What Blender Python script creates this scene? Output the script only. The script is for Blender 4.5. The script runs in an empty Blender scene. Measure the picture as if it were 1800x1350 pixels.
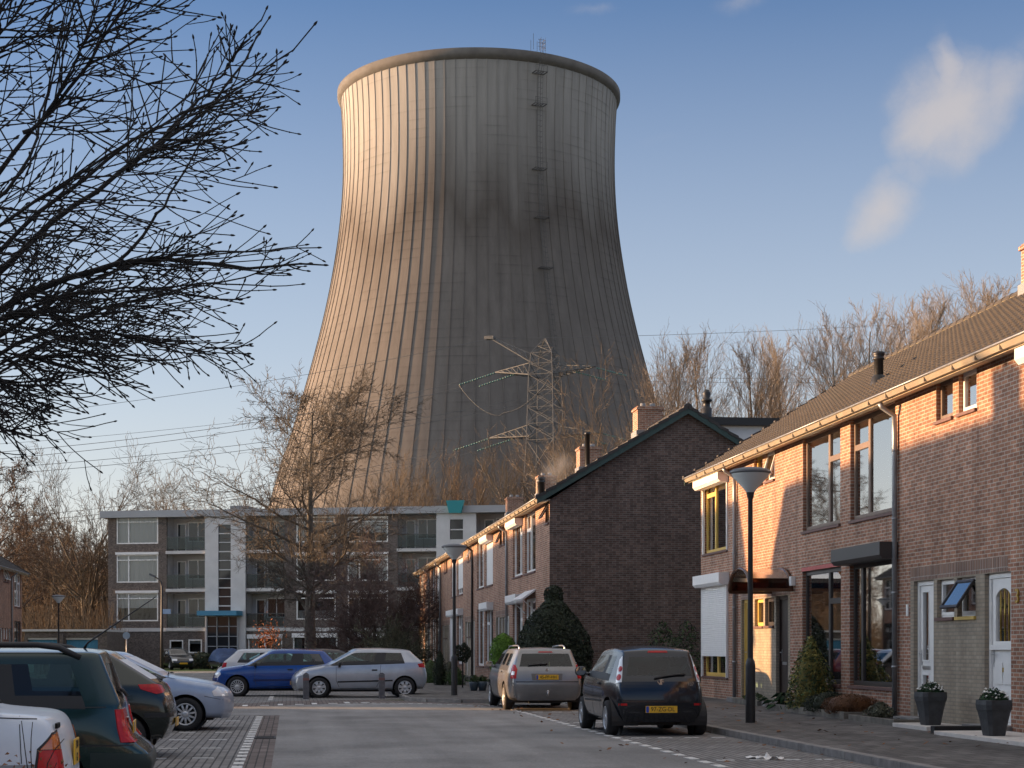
import bpy, bmesh, math, random
import numpy as np
from mathutils import Vector, Matrix
from mathutils.bvhtree import BVHTree
PI = math.pi
R = math.radians
scene = bpy.context.scene
COL = scene.collection

# ------------------------------------------------------------------ camera, sky, sun, exposure
EYE = 1.42
cam_d = bpy.data.cameras.new('camera')
cam = bpy.data.objects.new('camera', cam_d)
COL.objects.link(cam)
cam.location = (0, 0, EYE)
cam.rotation_euler = (R(90), 0, 0)
cam_d.lens = 60.0
cam_d.sensor_width = 36.0
cam_d.shift_y = 465.0 / 1800.0
cam_d.clip_start = 0.1
cam_d.clip_end = 20000
scene.camera = cam

SUN_EL = R(6.7)
SUN_AZ = Vector((-0.985, 0.174, 0)).normalized()          # horizontally towards the sun
SUN_DIR = Vector((SUN_AZ.x * math.cos(SUN_EL), SUN_AZ.y * math.cos(SUN_EL), math.sin(SUN_EL)))
sun_d = bpy.data.lights.new('sun', 'SUN')
sun_d.energy = 4.7
sun_d.angle = R(0.5)
sun_d.color = (1.0, 0.58, 0.275)
sun = bpy.data.objects.new('sun', sun_d)
COL.objects.link(sun)
sun.rotation_euler = (-SUN_DIR).to_track_quat('-Z', 'Y').to_euler()
sun.location = SUN_DIR * 300

world = bpy.data.worlds.new('World')
scene.world = world
world.use_nodes = True
SKY_STRENGTH = 0.15
scene.view_settings.view_transform = 'Standard'
scene.view_settings.look = 'None'
scene.view_settings.exposure = 1.35
scene.view_settings.gamma = 1.0
scene.view_settings.use_curve_mapping = False


def build_world():
    nt = world.node_tree
    N = nt.nodes
    L = nt.links
    N.clear()
    out = N.new('ShaderNodeOutputWorld')
    bg = N.new('ShaderNodeBackground')
    bg.inputs['Strength'].default_value = SKY_STRENGTH
    sky = N.new('ShaderNodeTexSky')
    sky.sky_type = 'NISHITA'
    sky.sun_disc = False
    sky.sun_elevation = SUN_EL
    sky.sun_rotation = math.atan2(SUN_AZ.x, SUN_AZ.y)
    sky.altitude = 0
    sky.air_density = 1.0
    sky.dust_density = 0.6
    sky.ozone_density = 1.6
    # two torn wisps of cloud, high up to the right: masks on the direction of view
    tc = N.new('ShaderNodeTexCoord')

    def vmath(op, a, b=None):
        n = N.new('ShaderNodeVectorMath')
        n.operation = op
        L.new(a, n.inputs[0])
        if b is not None:
            if isinstance(b, (tuple, list, Vector)):
                n.inputs[1].default_value = b
            else:
                L.new(b, n.inputs[1])
        return n

    def fmath(op, a, b=None, clamp=False):
        n = N.new('ShaderNodeMath')
        n.operation = op
        n.use_clamp = clamp
        for k, q in enumerate((a, b)):
            if q is None:
                continue
            if isinstance(q, (int, float)):
                n.inputs[k].default_value = q
            else:
                L.new(q, n.inputs[k])
        return n.outputs[0]
    nz = N.new('ShaderNodeTexNoise')
    nz.inputs['Scale'].default_value = 9.0
    nz.inputs['Detail'].default_value = 7.0
    nz.inputs['Roughness'].default_value = 0.58
    L.new(tc.outputs['Generated'], nz.inputs['Vector'])
    cen = vmath('SUBTRACT', nz.outputs['Color'], (0.5, 0.5, 0.5))
    sc = vmath('SCALE', cen.outputs[0])
    sc.inputs['Scale'].default_value = 0.035
    warped = vmath('ADD', tc.outputs['Generated'], sc.outputs[0])
    nz2 = N.new('ShaderNodeTexNoise')
    nz2.inputs['Scale'].default_value = 26.0
    nz2.inputs['Detail'].default_value = 6.0
    nz2.inputs['Roughness'].default_value = 0.6
    L.new(warped.outputs[0], nz2.inputs['Vector'])

    def pxdir(px, py):
        return Vector(((px - 900) / 3000, 1, (1140 - py) / 3000)).normalized()
    total = None
    for (px, py, rx, rz, rot, dens) in ((1672, 202, 0.041, 0.040, 24, 0.9), (1590, 262, 0.026, 0.014, 40, 0.35),
                                        (1552, 375, 0.028, 0.019, 32, 0.75), (1655, 98, 0.008, 0.020, 20, 0.34),
                                        (1790, 130, 0.016, 0.03, 0, 0.3), (1500, 420, 0.016, 0.008, 30, 0.2),
                                        (1040, 8, 0.018, 0.006, 0, 0.35), (1300, 2, 0.02, 0.006, 0, 0.3), (1180, 245, 0.02, 0.004, 10, 0.10)):
        d = pxdir(px, py)
        mp = N.new('ShaderNodeMapping')
        mp.vector_type = 'TEXTURE'
        mp.inputs['Location'].default_value = d
        mp.inputs['Rotation'].default_value = (0, -R(rot), 0)
        mp.inputs['Scale'].default_value = (rx, 0.5, rz)
        L.new(warped.outputs[0], mp.inputs['Vector'])
        ln = N.new('ShaderNodeVectorMath')
        ln.operation = 'LENGTH'
        L.new(mp.outputs[0], ln.inputs[0])
        m = fmath('SUBTRACT', 1.0, ln.outputs['Value'], True)
        m = fmath('MULTIPLY', fmath('POWER', m, 0.75), dens)
        total = m if total is None else fmath('ADD', total, m, True)
    bil = fmath('ADD', total, fmath('MULTIPLY', fmath('SUBTRACT', nz2.outputs['Fac'], 0.5), 0.85))
    sm = N.new('ShaderNodeMapRange')
    sm.interpolation_type = 'SMOOTHSTEP'
    sm.inputs['From Min'].default_value = 0.04
    sm.inputs['From Max'].default_value = 0.95
    L.new(bil, sm.inputs['Value'])
    mask = fmath('MULTIPLY', fmath('MULTIPLY', sm.outputs['Result'], fmath('MULTIPLY', total, 4.0, True), True), 0.72, True)
    mix = N.new('ShaderNodeMix')
    mix.data_type = 'RGBA'
    mix.inputs['B'].default_value = (CLOUD[0], CLOUD[1], CLOUD[2], 1)
    L.new(mask, mix.inputs['Factor'])
    grade = N.new('ShaderNodeMix')
    grade.data_type = 'RGBA'
    grade.blend_type = 'MULTIPLY'
    grade.inputs['Factor'].default_value = 1.0
    grade.inputs['B'].default_value = SKY_TINT
    L.new(sky.outputs[0], grade.inputs['A'])
    # pale winter haze low in the sky
    sep = N.new('ShaderNodeSeparateXYZ')
    L.new(tc.outputs['Generated'], sep.inputs[0])
    zz = fmath('SUBTRACT', 1.0, fmath('DIVIDE', fmath('MAXIMUM', sep.outputs['Z'], 0.0), 0.40), True)
    zz = fmath('MULTIPLY', fmath('POWER', zz, 1.08), 0.97)
    hz_ = N.new('ShaderNodeMix')
    hz_.data_type = 'RGBA'
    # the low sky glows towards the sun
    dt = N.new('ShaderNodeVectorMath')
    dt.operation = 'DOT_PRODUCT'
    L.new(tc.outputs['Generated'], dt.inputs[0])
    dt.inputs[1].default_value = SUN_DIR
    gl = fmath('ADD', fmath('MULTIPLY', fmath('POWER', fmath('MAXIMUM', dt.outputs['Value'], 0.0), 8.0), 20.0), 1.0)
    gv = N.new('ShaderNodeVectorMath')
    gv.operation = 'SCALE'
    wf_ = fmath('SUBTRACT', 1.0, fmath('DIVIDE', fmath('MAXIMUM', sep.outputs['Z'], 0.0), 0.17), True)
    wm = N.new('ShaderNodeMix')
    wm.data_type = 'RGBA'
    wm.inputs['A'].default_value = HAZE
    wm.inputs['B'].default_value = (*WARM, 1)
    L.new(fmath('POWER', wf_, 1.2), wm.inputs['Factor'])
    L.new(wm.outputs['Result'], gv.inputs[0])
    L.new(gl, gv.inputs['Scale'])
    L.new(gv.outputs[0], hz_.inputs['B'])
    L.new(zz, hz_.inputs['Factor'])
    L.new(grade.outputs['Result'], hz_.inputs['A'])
    # unseen bright fill added to the overhead sky to lift the ambient light
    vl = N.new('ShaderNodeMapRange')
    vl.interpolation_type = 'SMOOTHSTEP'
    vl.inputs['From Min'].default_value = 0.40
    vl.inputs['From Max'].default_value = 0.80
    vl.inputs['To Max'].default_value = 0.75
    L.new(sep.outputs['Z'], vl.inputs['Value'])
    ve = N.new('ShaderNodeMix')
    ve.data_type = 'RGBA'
    ve.inputs['B'].default_value = OVERHEAD_FILL
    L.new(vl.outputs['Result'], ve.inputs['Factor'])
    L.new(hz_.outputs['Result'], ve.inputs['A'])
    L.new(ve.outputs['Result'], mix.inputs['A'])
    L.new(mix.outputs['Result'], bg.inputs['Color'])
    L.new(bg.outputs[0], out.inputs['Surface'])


CLOUD = (1.75, 1.58, 1.50)
SKY_TINT = (0.20, 0.34, 0.56, 1.0)
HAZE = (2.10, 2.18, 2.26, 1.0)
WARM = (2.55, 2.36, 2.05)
OVERHEAD_FILL = (2.8, 2.65, 2.5, 1.0)
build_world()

# ------------------------------------------------------------------ geometry of the place
TH = math.atan(0.13)                       # the street runs 7.4 degrees left of the view
CT, ST = math.cos(TH), math.sin(TH)


def P(v, u, z=0.0):                        # street frame (across, along, up) -> world
    return Vector((CT * v - ST * u, ST * v + CT * u, z))


def on_ground(px, py, z=0.0):              # where a measured sight line meets a level
    Y = (EYE - z) * 3000.0 / (py - 1140.0)
    return Vector(((px - 900) / 3000.0 * Y, Y, z))


def at(px, py, Y):
    return Vector(((px - 900) / 3000.0 * Y, Y, EYE + (1140 - py) / 3000.0 * Y))


def facade_u(px, V):                       # measured column on a facade at offset V -> distance along the street
    Y = V / (CT * (px - 900) / 3000.0 + ST)
    X = (px - 900) / 3000.0 * Y
    return -ST * X + CT * Y, Y


def facade_z(py, Y):
    return EYE + (1140 - py) / 3000.0 * Y


# ------------------------------------------------------------------ materials
MATS = {}


def mat(name, color=(0.5, 0.5, 0.5), rough=0.6, metal=0.0, spec=0.5, noise=0.0, nscale=8.0, bump=0.0, bscale=40.0, coat=0.0, coord='Object', color2=None):
    if name in MATS:
        return MATS[name]
    m = bpy.data.materials.new(name)
    m.use_nodes = True
    nt = m.node_tree
    b = nt.nodes['Principled BSDF']
    b.inputs['Base Color'].default_value = (*color, 1)
    b.inputs['Roughness'].default_value = rough
    b.inputs['Metallic'].default_value = metal
    b.inputs['Specular IOR Level'].default_value = spec
    if coat:
        b.inputs['Coat Weight'].default_value = coat
        b.inputs['Coat Roughness'].default_value = 0.06
    tc = nt.nodes.new('ShaderNodeTexCoord')
    if noise > 0:
        n = nt.nodes.new('ShaderNodeTexNoise')
        n.inputs['Scale'].default_value = nscale
        n.inputs['Detail'].default_value = 6
        n.inputs['Roughness'].default_value = 0.62
        nt.links.new(tc.outputs[coord], n.inputs['Vector'])
        cr = nt.nodes.new('ShaderNodeValToRGB')
        c2 = color2 or tuple(max(0.0, c * (1 - noise)) for c in color)
        c1 = color if color2 else tuple(min(1.0, c * (1 + noise)) for c in color)
        cr.color_ramp.elements[0].position = 0.3
        cr.color_ramp.elements[0].color = (*c2, 1)
        cr.color_ramp.elements[1].position = 0.72
        cr.color_ramp.elements[1].color = (*c1, 1)
        nt.links.new(n.outputs['Fac'], cr.inputs['Fac'])
        nt.links.new(cr.outputs['Color'], b.inputs['Base Color'])
    if bump > 0:
        n2 = nt.nodes.new('ShaderNodeTexNoise')
        n2.inputs['Scale'].default_value = bscale
        n2.inputs['Detail'].default_value = 5
        nt.links.new(tc.outputs[coord], n2.inputs['Vector'])
        bp = nt.nodes.new('ShaderNodeBump')
        bp.inputs['Strength'].default_value = bump
        bp.inputs['Distance'].default_value = 0.02
        nt.links.new(n2.outputs['Fac'], bp.inputs['Height'])
        nt.links.new(bp.outputs['Normal'], b.inputs['Normal'])
    MATS[name] = m
    return m


def brick_mat(name, c1, c2, mortar, bw=0.21, rh=0.0625, ms=0.009, var=0.25, bump=0.35, stain=0.25, rough=0.88, offset=0.5, stretch=(1, 1)):
    if name in MATS:
        return MATS[name]
    m = bpy.data.materials.new(name)
    m.use_nodes = True
    nt = m.node_tree
    N, L = nt.nodes, nt.links
    b = N['Principled BSDF']
    b.inputs['Roughness'].default_value = rough
    b.inputs['Specular IOR Level'].default_value = 0.25
    uv = N.new('ShaderNodeTexCoord')
    br = N.new('ShaderNodeTexBrick')
    br.offset = offset
    br.inputs['Scale'].default_value = 1.0
    br.inputs['Brick Width'].default_value = bw
    br.inputs['Row Height'].default_value = rh
    br.inputs['Mortar Size'].default_value = ms
    br.inputs['Mortar Smooth'].default_value = 0.15
    br.inputs['Bias'].default_value = -0.1
    br.inputs['Color1'].default_value = (*c1, 1)
    br.inputs['Color2'].default_value = (*c2, 1)
    br.inputs['Mortar'].default_value = (*mortar, 1)
    L.new(uv.outputs['UV'], br.inputs['Vector'])
    # single bricks burnt darker or paler: noise held constant over about a brick
    sn = N.new('ShaderNodeVectorMath')
    sn.operation = 'SNAP'
    sn.inputs[1].default_value = (bw * 0.5, rh, 1)
    L.new(uv.outputs['UV'], sn.inputs[0])
    wn = N.new('ShaderNodeTexWhiteNoise')
    wn.noise_dimensions = '3D'
    L.new(sn.outputs[0], wn.inputs['Vector'])
    mr = N.new('ShaderNodeMapRange')
    mr.inputs['To Min'].default_value = 1 - var
    mr.inputs['To Max'].default_value = 1 + var * 0.7
    L.new(wn.outputs['Value'], mr.inputs['Value'])
    mul = N.new('ShaderNodeMix')
    mul.data_type = 'RGBA'
    mul.blend_type = 'MULTIPLY'
    mul.inputs['Factor'].default_value = 1
    L.new(br.outputs['Color'], mul.inputs['A'])
    L.new(mr.outputs['Result'], mul.inputs['B'])
    nz = N.new('ShaderNodeTexNoise')
    nz.inputs['Scale'].default_value = 0.55
    nz.inputs['Detail'].default_value = 6
    nz.inputs['Roughness'].default_value = 0.65
    L.new(uv.outputs['UV'], nz.inputs['Vector'])
    mr2 = N.new('ShaderNodeMapRange')
    mr2.inputs['From Min'].default_value = 0.3
    mr2.inputs['From Max'].default_value = 0.7
    mr2.inputs['To Min'].default_value = 1 - stain
    mr2.inputs['To Max'].default_value = 1 + stain * 0.6
    L.new(nz.outputs['Fac'], mr2.inputs['Value'])
    mps = N.new('ShaderNodeMapping')
    mps.inputs['Scale'].default_value = (2.4, 0.22, 1)
    L.new(uv.outputs['UV'], mps.inputs['Vector'])
    nzs = N.new('ShaderNodeTexNoise')
    nzs.inputs['Scale'].default_value = 1.0
    nzs.inputs['Detail'].default_value = 5
    L.new(mps.outputs[0], nzs.inputs['Vector'])
    mrs = N.new('ShaderNodeMapRange')
    mrs.inputs['From Min'].default_value = 0.35
    mrs.inputs['From Max'].default_value = 0.62
    mrs.inputs['To Min'].default_value = 1 - stain * 0.8
    mrs.inputs['To Max'].default_value = 1.04
    L.new(nzs.outputs['Fac'], mrs.inputs['Value'])
    mst = N.new('ShaderNodeMix')
    mst.data_type = 'RGBA'
    mst.blend_type = 'MULTIPLY'
    mst.inputs['Factor'].default_value = 1
    L.new(mul.outputs['Result'], mst.inputs['A'])
    L.new(mrs.outputs['Result'], mst.inputs['B'])
    mul = mst
    mul2 = N.new('ShaderNodeMix')
    mul2.data_type = 'RGBA'
    mul2.blend_type = 'MULTIPLY'
    mul2.inputs['Factor'].default_value = 1
    L.new(mul.outputs['Result'], mul2.inputs['A'])
    L.new(mr2.outputs['Result'], mul2.inputs['B'])
    L.new(mul2.outputs['Result'], b.inputs['Base Color'])
    if bump:
        inv = N.new('ShaderNodeMath')
        inv.operation = 'SUBTRACT'
        inv.inputs[0].default_value = 1
        L.new(br.outputs['Fac'], inv.inputs[1])
        bp = N.new('ShaderNodeBump')
        bp.inputs['Strength'].default_value = bump
        bp.inputs['Distance'].default_value = 0.008
        L.new(inv.outputs[0], bp.inputs['Height'])
        L.new(bp.outputs['Normal'], b.inputs['Normal'])
    MATS[name] = m
    return m


def glass_mat(name, tint=(0.55, 0.65, 0.65), refl=0.9, trans=0.75, base_rough=0.02):
    """window glass: tinted see-through with a fresnel mirror on top"""
    if name in MATS:
        return MATS[name]
    m = bpy.data.materials.new(name)
    m.use_nodes = True
    nt = m.node_tree
    N, L = nt.nodes, nt.links
    N.clear()
    out = N.new('ShaderNodeOutputMaterial')
    tr = N.new('ShaderNodeBsdfTransparent')
    tr.inputs['Color'].default_value = (tint[0] * trans, tint[1] * trans, tint[2] * trans, 1)
    gl = N.new('ShaderNodeBsdfGlossy')
    gl.inputs['Roughness'].default_value = base_rough
    gl.inputs['Color'].default_value = (refl, refl, refl, 1)
    fr = N.new('ShaderNodeFresnel')
    fr.inputs['IOR'].default_value = 1.62
    mx = N.new('ShaderNodeMixShader')
    L.new(fr.outputs[0], mx.inputs['Fac'])
    L.new(tr.outputs[0], mx.inputs[1])
    L.new(gl.outputs[0], mx.inputs[2])
    L.new(mx.outputs[0], out.inputs['Surface'])
    MATS[name] = m
    return m


# ------------------------------------------------------------------ mesh builder
class MB:
    def __init__(s):
        s.v, s.f, s.m, s.sm = [], [], [], []

    def add(s, verts, faces, mi=0, smooth=False):
        o = len(s.v)
        s.v.extend([tuple(p) for p in verts])
        for f in faces:
            s.f.append(tuple(o + i for i in f))
            s.m.append(mi)
            s.sm.append(smooth)

    def box(s, x0, x1, y0, y1, z0, z1, mi=0):
        if x0 > x1: x0, x1 = x1, x0
        if y0 > y1: y0, y1 = y1, y0
        if z0 > z1: z0, z1 = z1, z0
        v = [(x0, y0, z0), (x1, y0, z0), (x1, y1, z0), (x0, y1, z0), (x0, y0, z1), (x1, y0, z1), (x1, y1, z1), (x0, y1, z1)]
        s.add(v, [(0, 3, 2, 1), (4, 5, 6, 7), (0, 1, 5, 4), (1, 2, 6, 5), (2, 3, 7, 6), (3, 0, 4, 7)], mi)

    def bevbox(s, x0, x1, y0, y1, z0, z1, b=0.01, mi=0):
        bm = bmesh.new()
        bmesh.ops.create_cube(bm, size=1)
        for w in bm.verts:
            w.co = Vector((x0 + (w.co.x + .5) * (x1 - x0), y0 + (w.co.y + .5) * (y1 - y0), z0 + (w.co.z + .5) * (z1 - z0)))
        bmesh.ops.bevel(bm, geom=bm.edges[:], offset=b, segments=2, affect='EDGES', profile=0.6)
        s.add_bm(bm, mi)

    def add_bm(s, bm, mi=0, smooth=False):
        bm.verts.index_update()
        s.add([w.co for w in bm.verts], [[w.index for w in f.verts] for f in bm.faces], mi, smooth)
        bm.free()

    def quad(s, a, b, c, d, mi=0):
        s.add([a, b, c, d], [(0, 1, 2, 3)], mi)

    def prism(s, poly, axis, a, b, mi=0, smooth=False):
        """poly in the plane normal to axis: x -> (y,z); y -> (x,z); z -> (x,y)"""
        n = len(poly)

        def pt(p, t):
            if axis == 'x': return (t, p[0], p[1])
            if axis == 'y': return (p[0], t, p[1])
            return (p[0], p[1], t)
        v = [pt(p, a) for p in poly] + [pt(p, b) for p in poly]
        f = [tuple(range(n))[::-1], tuple(range(n, 2 * n))]
        f += [(i, (i + 1) % n, n + (i + 1) % n, n + i) for i in range(n)]
        s.add(v, f, mi, smooth)

    def lathe(s, prof, n=16, cx=0, cy=0, mi=0, smooth=True, a0=0.0, sq=None):
        v, f = [], []
        for (r, z) in prof:
            for k in range(n):
                a = a0 + 2 * PI * k / n
                v.append((cx + r * math.cos(a), cy + r * math.sin(a), z))
        for i in range(len(prof) - 1):
            for k in range(n):
                f.append((i * n + k, i * n + (k + 1) % n, (i + 1) * n + (k + 1) % n, (i + 1) * n + k))
        s.add(v, f, mi, smooth)

    def tube(s, pts, rad, n=6, mi=0, smooth=True, cap=True):
        pts = [Vector(p) for p in pts]
        k = len(pts)
        if isinstance(rad, (int, float)): rad = [rad] * k
        v, f = [], []
        nrm = None
        for i in range(k):
            t = (pts[min(i + 1, k - 1)] - pts[max(i - 1, 0)])
            if t.length < 1e-9: t = Vector((0, 0, 1))
            t.normalize()
            if nrm is None:
                nrm = t.orthogonal().normalized()
            else:
                nrm = (nrm - t * nrm.dot(t))
                if nrm.length < 1e-6: nrm = t.orthogonal()
                nrm.normalize()
            bi = t.cross(nrm)
            for q in range(n):
                a = 2 * PI * q / n
                v.append(pts[i] + (nrm * math.cos(a) + bi * math.sin(a)) * rad[i])
        for i in range(k - 1):
            for q in range(n):
                f.append((i * n + q, i * n + (q + 1) % n, (i + 1) * n + (q + 1) % n, (i + 1) * n + q))
        if cap:
            f.append(tuple(range(n))[::-1])
            f.append(tuple(range((k - 1) * n, k * n)))
        s.add(v, f, mi, smooth)

    def bar(s, a, b, w, mi=0):
        s.tube([a, b], w * 0.46, 4, mi, False)

    def mesh(s, name, mats):
        me = bpy.data.meshes.new(name)
        me.from_pydata(s.v, [], s.f)
        if not isinstance(mats, (list, tuple)): mats = [mats]
        for q in mats: me.materials.append(q)
        me.polygons.foreach_set('material_index', s.m)
        me.polygons.foreach_set('use_smooth', s.sm)
        uv = me.uv_layers.new(name='UVMap')
        nv = len(me.loops)
        co = np.empty(len(me.vertices) * 3, dtype=np.float64)
        me.vertices.foreach_get('co', co)
        co = co.reshape(-1, 3)
        vi = np.empty(nv, dtype=np.int32)
        me.loops.foreach_get('vertex_index', vi)
        nr = np.empty(len(me.polygons) * 3, dtype=np.float64)
        me.polygons.foreach_get('normal', nr)
        nr = np.abs(nr.reshape(-1, 3))
        lt = np.empty(len(me.polygons), dtype=np.int32)
        me.polygons.foreach_get('loop_total', lt)
        ax = np.argmax(nr * np.array([1.0, 1.0, 0.98]), axis=1)
        la = np.repeat(ax, lt)
        c = co[vi]
        uvs = np.empty((nv, 2))
        uvs[:, 0] = np.where(la == 0, c[:, 1], c[:, 0])
        uvs[:, 1] = np.where(la == 2, c[:, 1], c[:, 2])
        uv.data.foreach_set('uv', uvs.ravel())
        me.update()
        return me

    def build(s, name, mats, parent=None, loc=None, rotz=None, label=None):
        o = bpy.data.objects.new(name, s.mesh(name, mats))
        COL.objects.link(o)
        if parent is not None: o.parent = parent
        if loc is not None: o.location = loc
        if rotz is not None: o.rotation_euler = (0, 0, rotz)
        if label: o['label'] = label
        return o


def tag(o, label, cat, group=None):
    o['label'] = label
    o['category'] = cat
    if group: o['group'] = group
    return o


def empty(name, label, cat, loc=(0, 0, 0), rotz=0.0, group=None):
    o = bpy.data.objects.new(name, None)
    COL.objects.link(o)
    o.location = loc
    o.rotation_euler = (0, 0, rotz)
    o.empty_display_size = 0.3
    return tag(o, label, cat, group)


def structure(o, kind='structure'):
    o['kind'] = kind
    return o


KIDS = {}


def copy_tree(o, parent=None):
    kids = {}
    for q in bpy.data.objects:
        if q.parent: kids.setdefault(q.parent.name, []).append(q)

    def rec(a, par):
        c = a.copy()
        COL.objects.link(c)
        if par is not None: c.parent = par
        for k in kids.get(a.name, []):
            rec(k, c)
        return c
    return rec(o, parent)


def text_mesh(txt, size, mt, name, parent=None, matrix=None, depth=0.002, sx=1.0):
    cu = bpy.data.curves.new('txt', 'FONT')
    cu.body = txt
    cu.size = size
    cu.extrude = depth
    cu.align_x = 'CENTER'
    cu.align_y = 'CENTER'
    to = bpy.data.objects.new('txt', cu)
    COL.objects.link(to)
    dg = bpy.context.evaluated_depsgraph_get()
    me = bpy.data.meshes.new_from_object(to.evaluated_get(dg))
    bpy.data.objects.remove(to)
    bpy.data.curves.remove(cu)
    me.transform(Matrix.Diagonal((sx, 1, 1, 1)))
    me.materials.clear()
    me.materials.append(mt)
    o = bpy.data.objects.new(name, me)
    COL.objects.link(o)
    if matrix is not None: me.transform(matrix)
    if parent is not None: o.parent = parent
    return o


def grid_mesh(name, co, mt, parent=None, smooth=True, uvs=None):
    """co: (n,m,3) array of points"""
    n, m, _ = co.shape
    idx = np.arange(n * m).reshape(n, m)
    f = np.stack([idx[:-1, :-1], idx[1:, :-1], idx[1:, 1:], idx[:-1, 1:]], axis=-1).reshape(-1, 4)
    me = bpy.data.meshes.new(name)
    me.vertices.add(n * m)
    me.vertices.foreach_set('co', co.reshape(-1).astype(np.float32))
    me.loops.add(f.size)
    me.loops.foreach_set('vertex_index', f.reshape(-1).astype(np.int32))
    me.polygons.add(len(f))
    me.polygons.foreach_set('loop_start', np.arange(0, f.size, 4, dtype=np.int32))
    me.polygons.foreach_set('loop_total', np.full(len(f), 4, dtype=np.int32))
    me.polygons.foreach_set('use_smooth', np.full(len(f), smooth))
    me.materials.append(mt)
    if uvs is not None:
        uv = me.uv_layers.new(name='UVMap')
        uv.data.foreach_set('uv', uvs.reshape(-1, 2)[f.reshape(-1)].astype(np.float32).ravel())
    me.update(calc_edges=True)
    o = bpy.data.objects.new(name, me)
    COL.objects.link(o)
    if parent is not None: o.parent = parent
    return o

# ------------------------------------------------------------------ ground, roads, paving
def ground_mat(name, c, c2, ns, bump=0.3, bs=60, patch=0.25):
    m = mat(name, c, rough=0.9, spec=0.3, noise=0.3, nscale=ns, bump=bump, bscale=bs, color2=c2)
    nt = m.node_tree
    if patch and 'patched' not in m:
        b = nt.nodes['Principled BSDF']
        src = b.inputs['Base Color'].links[0].from_socket
        tc = nt.nodes.new('ShaderNodeTexCoord')
        n = nt.nodes.new('ShaderNodeTexNoise')
        n.inputs['Scale'].default_value = 0.35
        n.inputs['Detail'].default_value = 7
        n.inputs['Roughness'].default_value = 0.6
        nt.links.new(tc.outputs['Object'], n.inputs['Vector'])
        mr = nt.nodes.new('ShaderNodeMapRange')
        mr.inputs['From Min'].default_value = 0.3
        mr.inputs['From Max'].default_value = 0.7
        mr.inputs['To Min'].default_value = 1 - patch
        mr.inputs['To Max'].default_value = 1 + patch
        nt.links.new(n.outputs['Fac'], mr.inputs['Value'])
        mx = nt.nodes.new('ShaderNodeMix')
        mx.data_type = 'RGBA'
        mx.blend_type = 'MULTIPLY'
        mx.inputs['Factor'].default_value = 1
        nt.links.new(src, mx.inputs['A'])
        nt.links.new(mr.outputs['Result'], mx.inputs['B'])
        nt.links.new(mx.outputs['Result'], b.inputs['Base Color'])
        m['patched'] = 1
    return m


M_asphalt = ground_mat('worn asphalt', (0.29, 0.287, 0.282), (0.185, 0.183, 0.18), 22, 0.35, 90, 0.24)
nt = M_asphalt.node_tree
_b = nt.nodes['Principled BSDF']
_src = _b.inputs['Base Color'].links[0].from_socket
_tc = nt.nodes.new('ShaderNodeTexCoord')
for _sc, _lo, _hi, _a, _c in (((2.2, 0.10, 1), .88, 1.08, .32, .68), ((70, 70, 1), .62, 1.32, .25, .75), ((0.9, 0.5, 1), .92, 1.05, .42, .5)):
    _mp = nt.nodes.new('ShaderNodeMapping')
    _mp.inputs['Scale'].default_value = _sc
    nt.links.new(_tc.outputs['Object'], _mp.inputs['Vector'])
    _n = nt.nodes.new('ShaderNodeTexNoise')
    _n.inputs['Scale'].default_value = 1.0
    _n.inputs['Detail'].default_value = 4
    nt.links.new(_mp.outputs[0], _n.inputs['Vector'])
    _mr = nt.nodes.new('ShaderNodeMapRange')
    _mr.inputs['From Min'].default_value = _a
    _mr.inputs['From Max'].default_value = _c
    _mr.inputs['To Min'].default_value = _lo
    _mr.inputs['To Max'].default_value = _hi
    nt.links.new(_n.outputs['Fac'], _mr.inputs['Value'])
    _mx = nt.nodes.new('ShaderNodeMix')
    _mx.data_type = 'RGBA'
    _mx.blend_type = 'MULTIPLY'
    _mx.inputs['Factor'].default_value = 1
    nt.links.new(_src, _mx.inputs['A'])
    nt.links.new(_mr.outputs['Result'], _mx.inputs['B'])
    _src = _mx.outputs['Result']
nt.links.new(_src, _b.inputs['Base Color'])
M_earth = ground_mat('rough winter grass', (0.075, 0.085, 0.035), (0.05, 0.05, 0.03), 0.8, 0.4, 20, 0.3)
M_grass = ground_mat('verge grass', (0.085, 0.13, 0.035), (0.05, 0.08, 0.025), 3.0, 0.5, 30, 0.2)
M_paver = brick_mat('grey street pavers', (0.28, 0.272, 0.265), (0.21, 0.205, 0.20), (0.075, 0.074, 0.073), 0.21, 0.105, 0.012, 0.18, 0.5, 0.22, 0.85)
M_paver_dark = brick_mat('dark pavement slabs', (0.165, 0.158, 0.15), (0.12, 0.115, 0.11), (0.055, 0.054, 0.053), 0.3, 0.3, 0.008, 0.2, 0.4, 0.3, 0.9)
M_paver_red = brick_mat('brown clinker paving', (0.215, 0.18, 0.165), (0.155, 0.13, 0.12), (0.07, 0.065, 0.062), 0.21, 0.105, 0.01, 0.25, 0.4, 0.3, 0.9)
M_kerb = mat('concrete kerb', (0.22, 0.21, 0.2), rough=0.9, noise=0.3, nscale=5, bump=0.3, bscale=50)
M_white_stone = mat('white marking stone', (0.62, 0.62, 0.60), rough=0.85, noise=0.25, nscale=14)


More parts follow.
